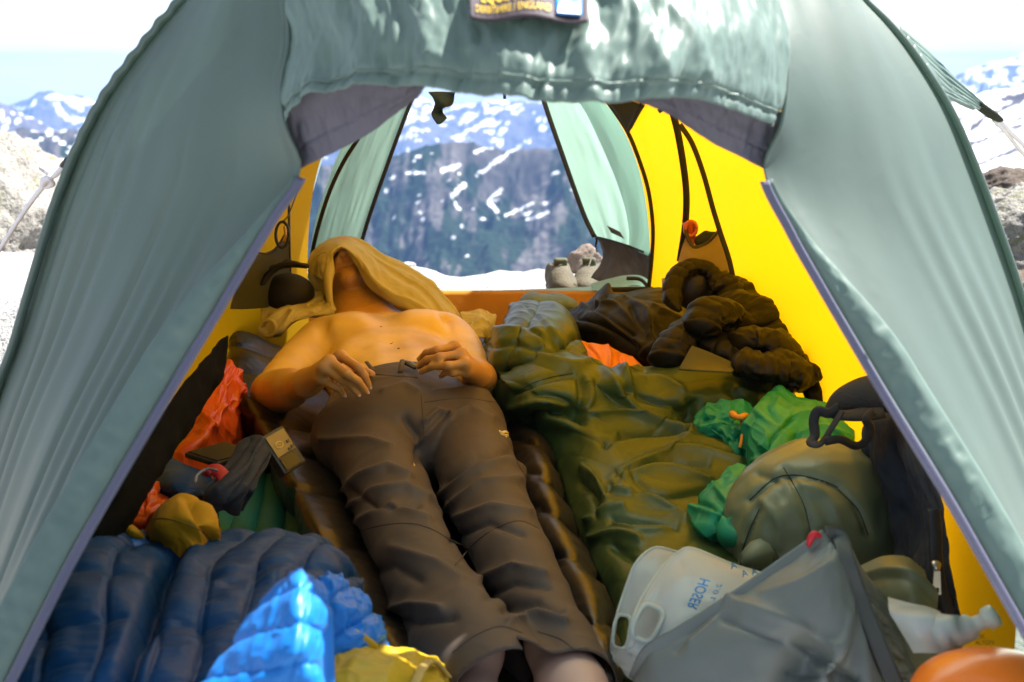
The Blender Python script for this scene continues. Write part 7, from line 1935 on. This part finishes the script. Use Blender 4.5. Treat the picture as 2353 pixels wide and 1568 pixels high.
# handle webs of stiffer plastic round the holes
def ringweb(cx_, cy_, rx, ry, an, Gs, w):
    a = np.linspace(0, 2 * np.pi, 48, endpoint=False)
    bvw = bvh_of(Gs.reshape(-1, 3), grid_faces(90, 110))
    R_ = []
    for k_ in (1.0, 1.0 + w):
        row = []
        for q in a:
            c, s = math.cos(q), math.sin(q)
            ex_ = abs(c) ** 0.6 * np.sign(c) * rx * k_ ; ey_ = abs(s) ** 0.6 * np.sign(s) * ry * (1 + (k_ - 1) * rx / ry * 1.1)
            x = cx_ + ex_ * math.cos(an) - ey_ * math.sin(an); y = cy_ + ex_ * math.sin(an) + ey_ * math.cos(an)
            p = hit(bvw, x, y, 0.001)
            row.append(p if p is not None else D(x, y, 1.5))
        R_.append(np.array(row))
    return R_
for prm, G_ in (((1428, 1452, 14, 34, 0.16), Gw1), ((1487, 1432, 21, 35, 0.42), Gw2)):
    hx, hy, rx, ry, an = prm
    gx, gy = proj(G_)
    N0 = gnormals(G_); N0 = N0 * np.where(N0[..., 1:2] > 0, -1, 1)
    a = np.linspace(0, 2 * np.pi, 40, endpoint=False)
    rings = []
    for k_ in (1.06, 1.3, 1.6):
        row = []
        for q in a:
            c, s = math.cos(q), math.sin(q)
            ex_ = abs(c) ** 0.6 * np.sign(c) * rx * k_; ey_ = abs(s) ** 0.6 * np.sign(s) * (ry + rx * (k_ - 1))
            x = hx + ex_ * math.cos(an) - ey_ * math.sin(an); y = hy + ex_ * math.sin(an) + ey_ * math.cos(an)
            i = np.argmin((gx - x) ** 2 + (gy - y) ** 2)
            dep = G_.reshape(-1, 3)[i, 1]
            row.append(D(x, y, dep - 0.004))
        rings.append(np.array(row))
    gobj('handle_web', np.stack(rings), M['plastic'], wb, wrap=True, thick=0.0015)
bvw2 = bvh_of(Gw2.reshape(-1, 3), grid_faces(90, 110))
def wtext(s, b0, b1, up, mirror=True):
    dep = hit(bvw2, *b0)[1] - 0.006
    lettering('lettering', s, D(b0[0], b0[1], dep), D(b1[0], b1[1], dep - 0.01), D(up[0], up[1], dep), M['cyanprint'], wb, 0.002, mirror=False, bold=0.005)
# the print is seen from behind, so it reads reversed
def wtext_rev(s, a, b, up, bold=0.01):
    pa, pb = hit(bvw2, *a), hit(bvw2, *b)
    d = min(pa[1], pb[1]) - 0.006
    lettering('lettering', s, D(a[0], a[1], d), D(b[0], b[1], d), D(up[0], up[1], d), M['cyanprint'], wb, 0.001, mirror=False, bold=bold)
wtext_rev('HOSER', (1632, 1334), (1600, 1402), (1608, 1328))
wtext_rev('2.0 L', (1660, 1342), (1640, 1382), (1648, 1340), 0.004)
for (x, y) in ((1680, 1308), (1706, 1326), (1728, 1322)):
    p = hit(bvw2, x, y)
    if p is not None:
        lettering('lettering', 'A', D(x, y, p[1] - 0.006), D(x + 14, y - 4, p[1] - 0.006), D(x - 5, y - 14, p[1] - 0.006), M['cyanprint'], wb, 0.001, bold=0.01)
# far end of the reservoir with its spout
e1 = [[(2040, 1372, 1.42), (2090, 1385, 1.40), (2130, 1395, 1.38), (2160, 1408, 1.365)], [(2045, 1410, 1.37), (2095, 1415, 1.345), (2135, 1420, 1.335), (2170, 1430, 1.335)], [(2070, 1450, 1.36), (2105, 1455, 1.33), (2140, 1458, 1.325), (2180, 1462, 1.33)], [(2100, 1500, 1.35), (2120, 1500, 1.335), (2150, 1500, 1.33), (2190, 1500, 1.335)]]
cloth('bag_end', e1, M['film'], wb, n=(40, 40), ex=1.02, kg=0.05, amp=0.003, freq=20, it=15, thick=0.001)
axs = [D(2158, 1462, 1.335), D(2182, 1450, 1.33), D(2184, 1449, 1.33), D(2206, 1450, 1.325), D(2210, 1448, 1.325), D(2232, 1440, 1.32), D(2240, 1436, 1.32), D(2262, 1426, 1.315), D(2268, 1423, 1.315), D(2284, 1414, 1.31), D(2289, 1411, 1.31)]
V, F = tube_mesh(axs, [0.022, 0.024, 0.0195, 0.0195, 0.0175, 0.0165, 0.0105, 0.0095, 0.0145, 0.0145, 0.010], 24)
obj('spout', V, F, M['plastic'], wb)
tube('spout_collar', [D(2120, 1440, 1.335), D(2135, 1455, 1.33), D(2150, 1480, 1.33), D(2168, 1492, 1.33)], 0.003, M['plastic'], wb, n=6, k=12)

# approach shoes on the rock behind the sill
def shoe(base, yaw, label, sc_=1.0):
    ca, sa = math.cos(yaw), math.sin(yaw)
    ex_ = np.array([ca, sa, 0]); ey_ = np.array([-sa, ca, 0])       # ey = heel direction (away), toe towards camera
    def S(x, y, z):
        return base + (ex_ * x + ey_ * y + np.array([0, 0, z])) * sc_
    t = thing('shoe', label, 'shoe', base)
    frx = np.stack([ex_, ey_, np.array([0, 0, 1.0])])
    V, F = solid([('ell', S(0, -0.07, 0.035), (0.045, 0.065, 0.034), frx, 0.02), ('ell', S(0, 0.03, 0.04), (0.038, 0.08, 0.038), frx, 0.03), ('ell', S(0, 0.09, 0.055), (0.036, 0.045, 0.050), frx, 0.03),
                  ('cone', S(0, -0.04, 0.055), S(0, 0.06, 0.085), 0.032, 0.034, 0.03), ('ell', S(0, 0.075, 0.115), (0.024, 0.045, 0.05), frx, -0.012)], 0.004, 2)
    obj('upper', V, F, M['shoetan'], t)
    V, F = solid([('ell', S(0, -0.06, 0.008), (0.048, 0.075, 0.016), frx, 0.01), ('ell', S(0, 0.06, 0.008), (0.042, 0.08, 0.016), frx, 0.03)], 0.005, 1)
    obj('sole', V, F, plain('shoe_sole', (0.12, 0.10, 0.08), rough=0.8), t)
    V, F = solid([('box', S(0, 0.015, 0.112), (0.017, 0.004, 0.020), np.stack([ex_, ey_ * 0.93 + np.array([0, 0, .36]), np.array([0, 0, .93]) - ey_ * .36]), 0.006, 0.004)], 0.004, 2)
    obj('tongue', V, F, M['shoeolive'], t)
    V, F = solid([('ell', S(0, 0.07, 0.098), (0.027, 0.042, 0.012), frx, 0.01)], 0.004, 1)
    obj('lining', V, F, M['blackcap'], t)  # dark blob painting the shade inside the shoe opening
    for i in range(4):
        y = -0.055 + 0.022 * i; z = 0.078 + 0.012 * i
        tube('lace', [S(-0.028, y, z - 0.012), S(-0.01, y - 0.004, z + 0.012), S(0.012, y + 0.008, z + 0.014), S(0.028, y + 0.006, z - 0.008)], 0.0026, M['shoelace'], t, n=6, k=10)
    tube('lace', [S(-0.02, -0.02, 0.10), S(-0.045, -0.035, 0.085), S(-0.035, -0.05, 0.06), S(-0.01, -0.04, 0.09)], 0.002, M['shoelace'], t, n=6, k=16)
    V, F = box_mesh(S(0.002, 0.002, 0.118), (0.009, 0.003, 0.014), frx, 0.002)
    obj('pull_tab', V, F, plain('coral_tab', (0.35, 0.12, 0.07), rough=0.6), t, smooth=False)
M['shoetan'] = plain('shoe_suede', (0.07, 0.06, 0.038), rough=0.85, bump=0.3, bscale=120, vary=0.2)
M['shoeolive'] = plain('shoe_mesh', (0.07, 0.075, 0.045), rough=0.85, bump=0.3, bscale=200)
M['shoelace'] = plain('shoe_lace', (0.05, 0.055, 0.04), rough=0.8)
shoe(D(1288, 668, 3.72), R(8), 'left hiking shoe of the tan pair outside the back door', 0.74)
shoe(D(1352, 666, 3.76), R(-16), 'right hiking shoe of the tan pair outside the back door', 0.74)
# small red strap end by the left edge
tag(tube('peg_strap', [D(-10, 895, 2.6), D(4, 884, 2.6), D(6, 900, 2.6)], 0.008, plain('red_strap', (0.5, 0.03, 0.03), rough=0.6), None, n=8, k=10), 'small red strap end at the far left edge of the tent', 'strap')
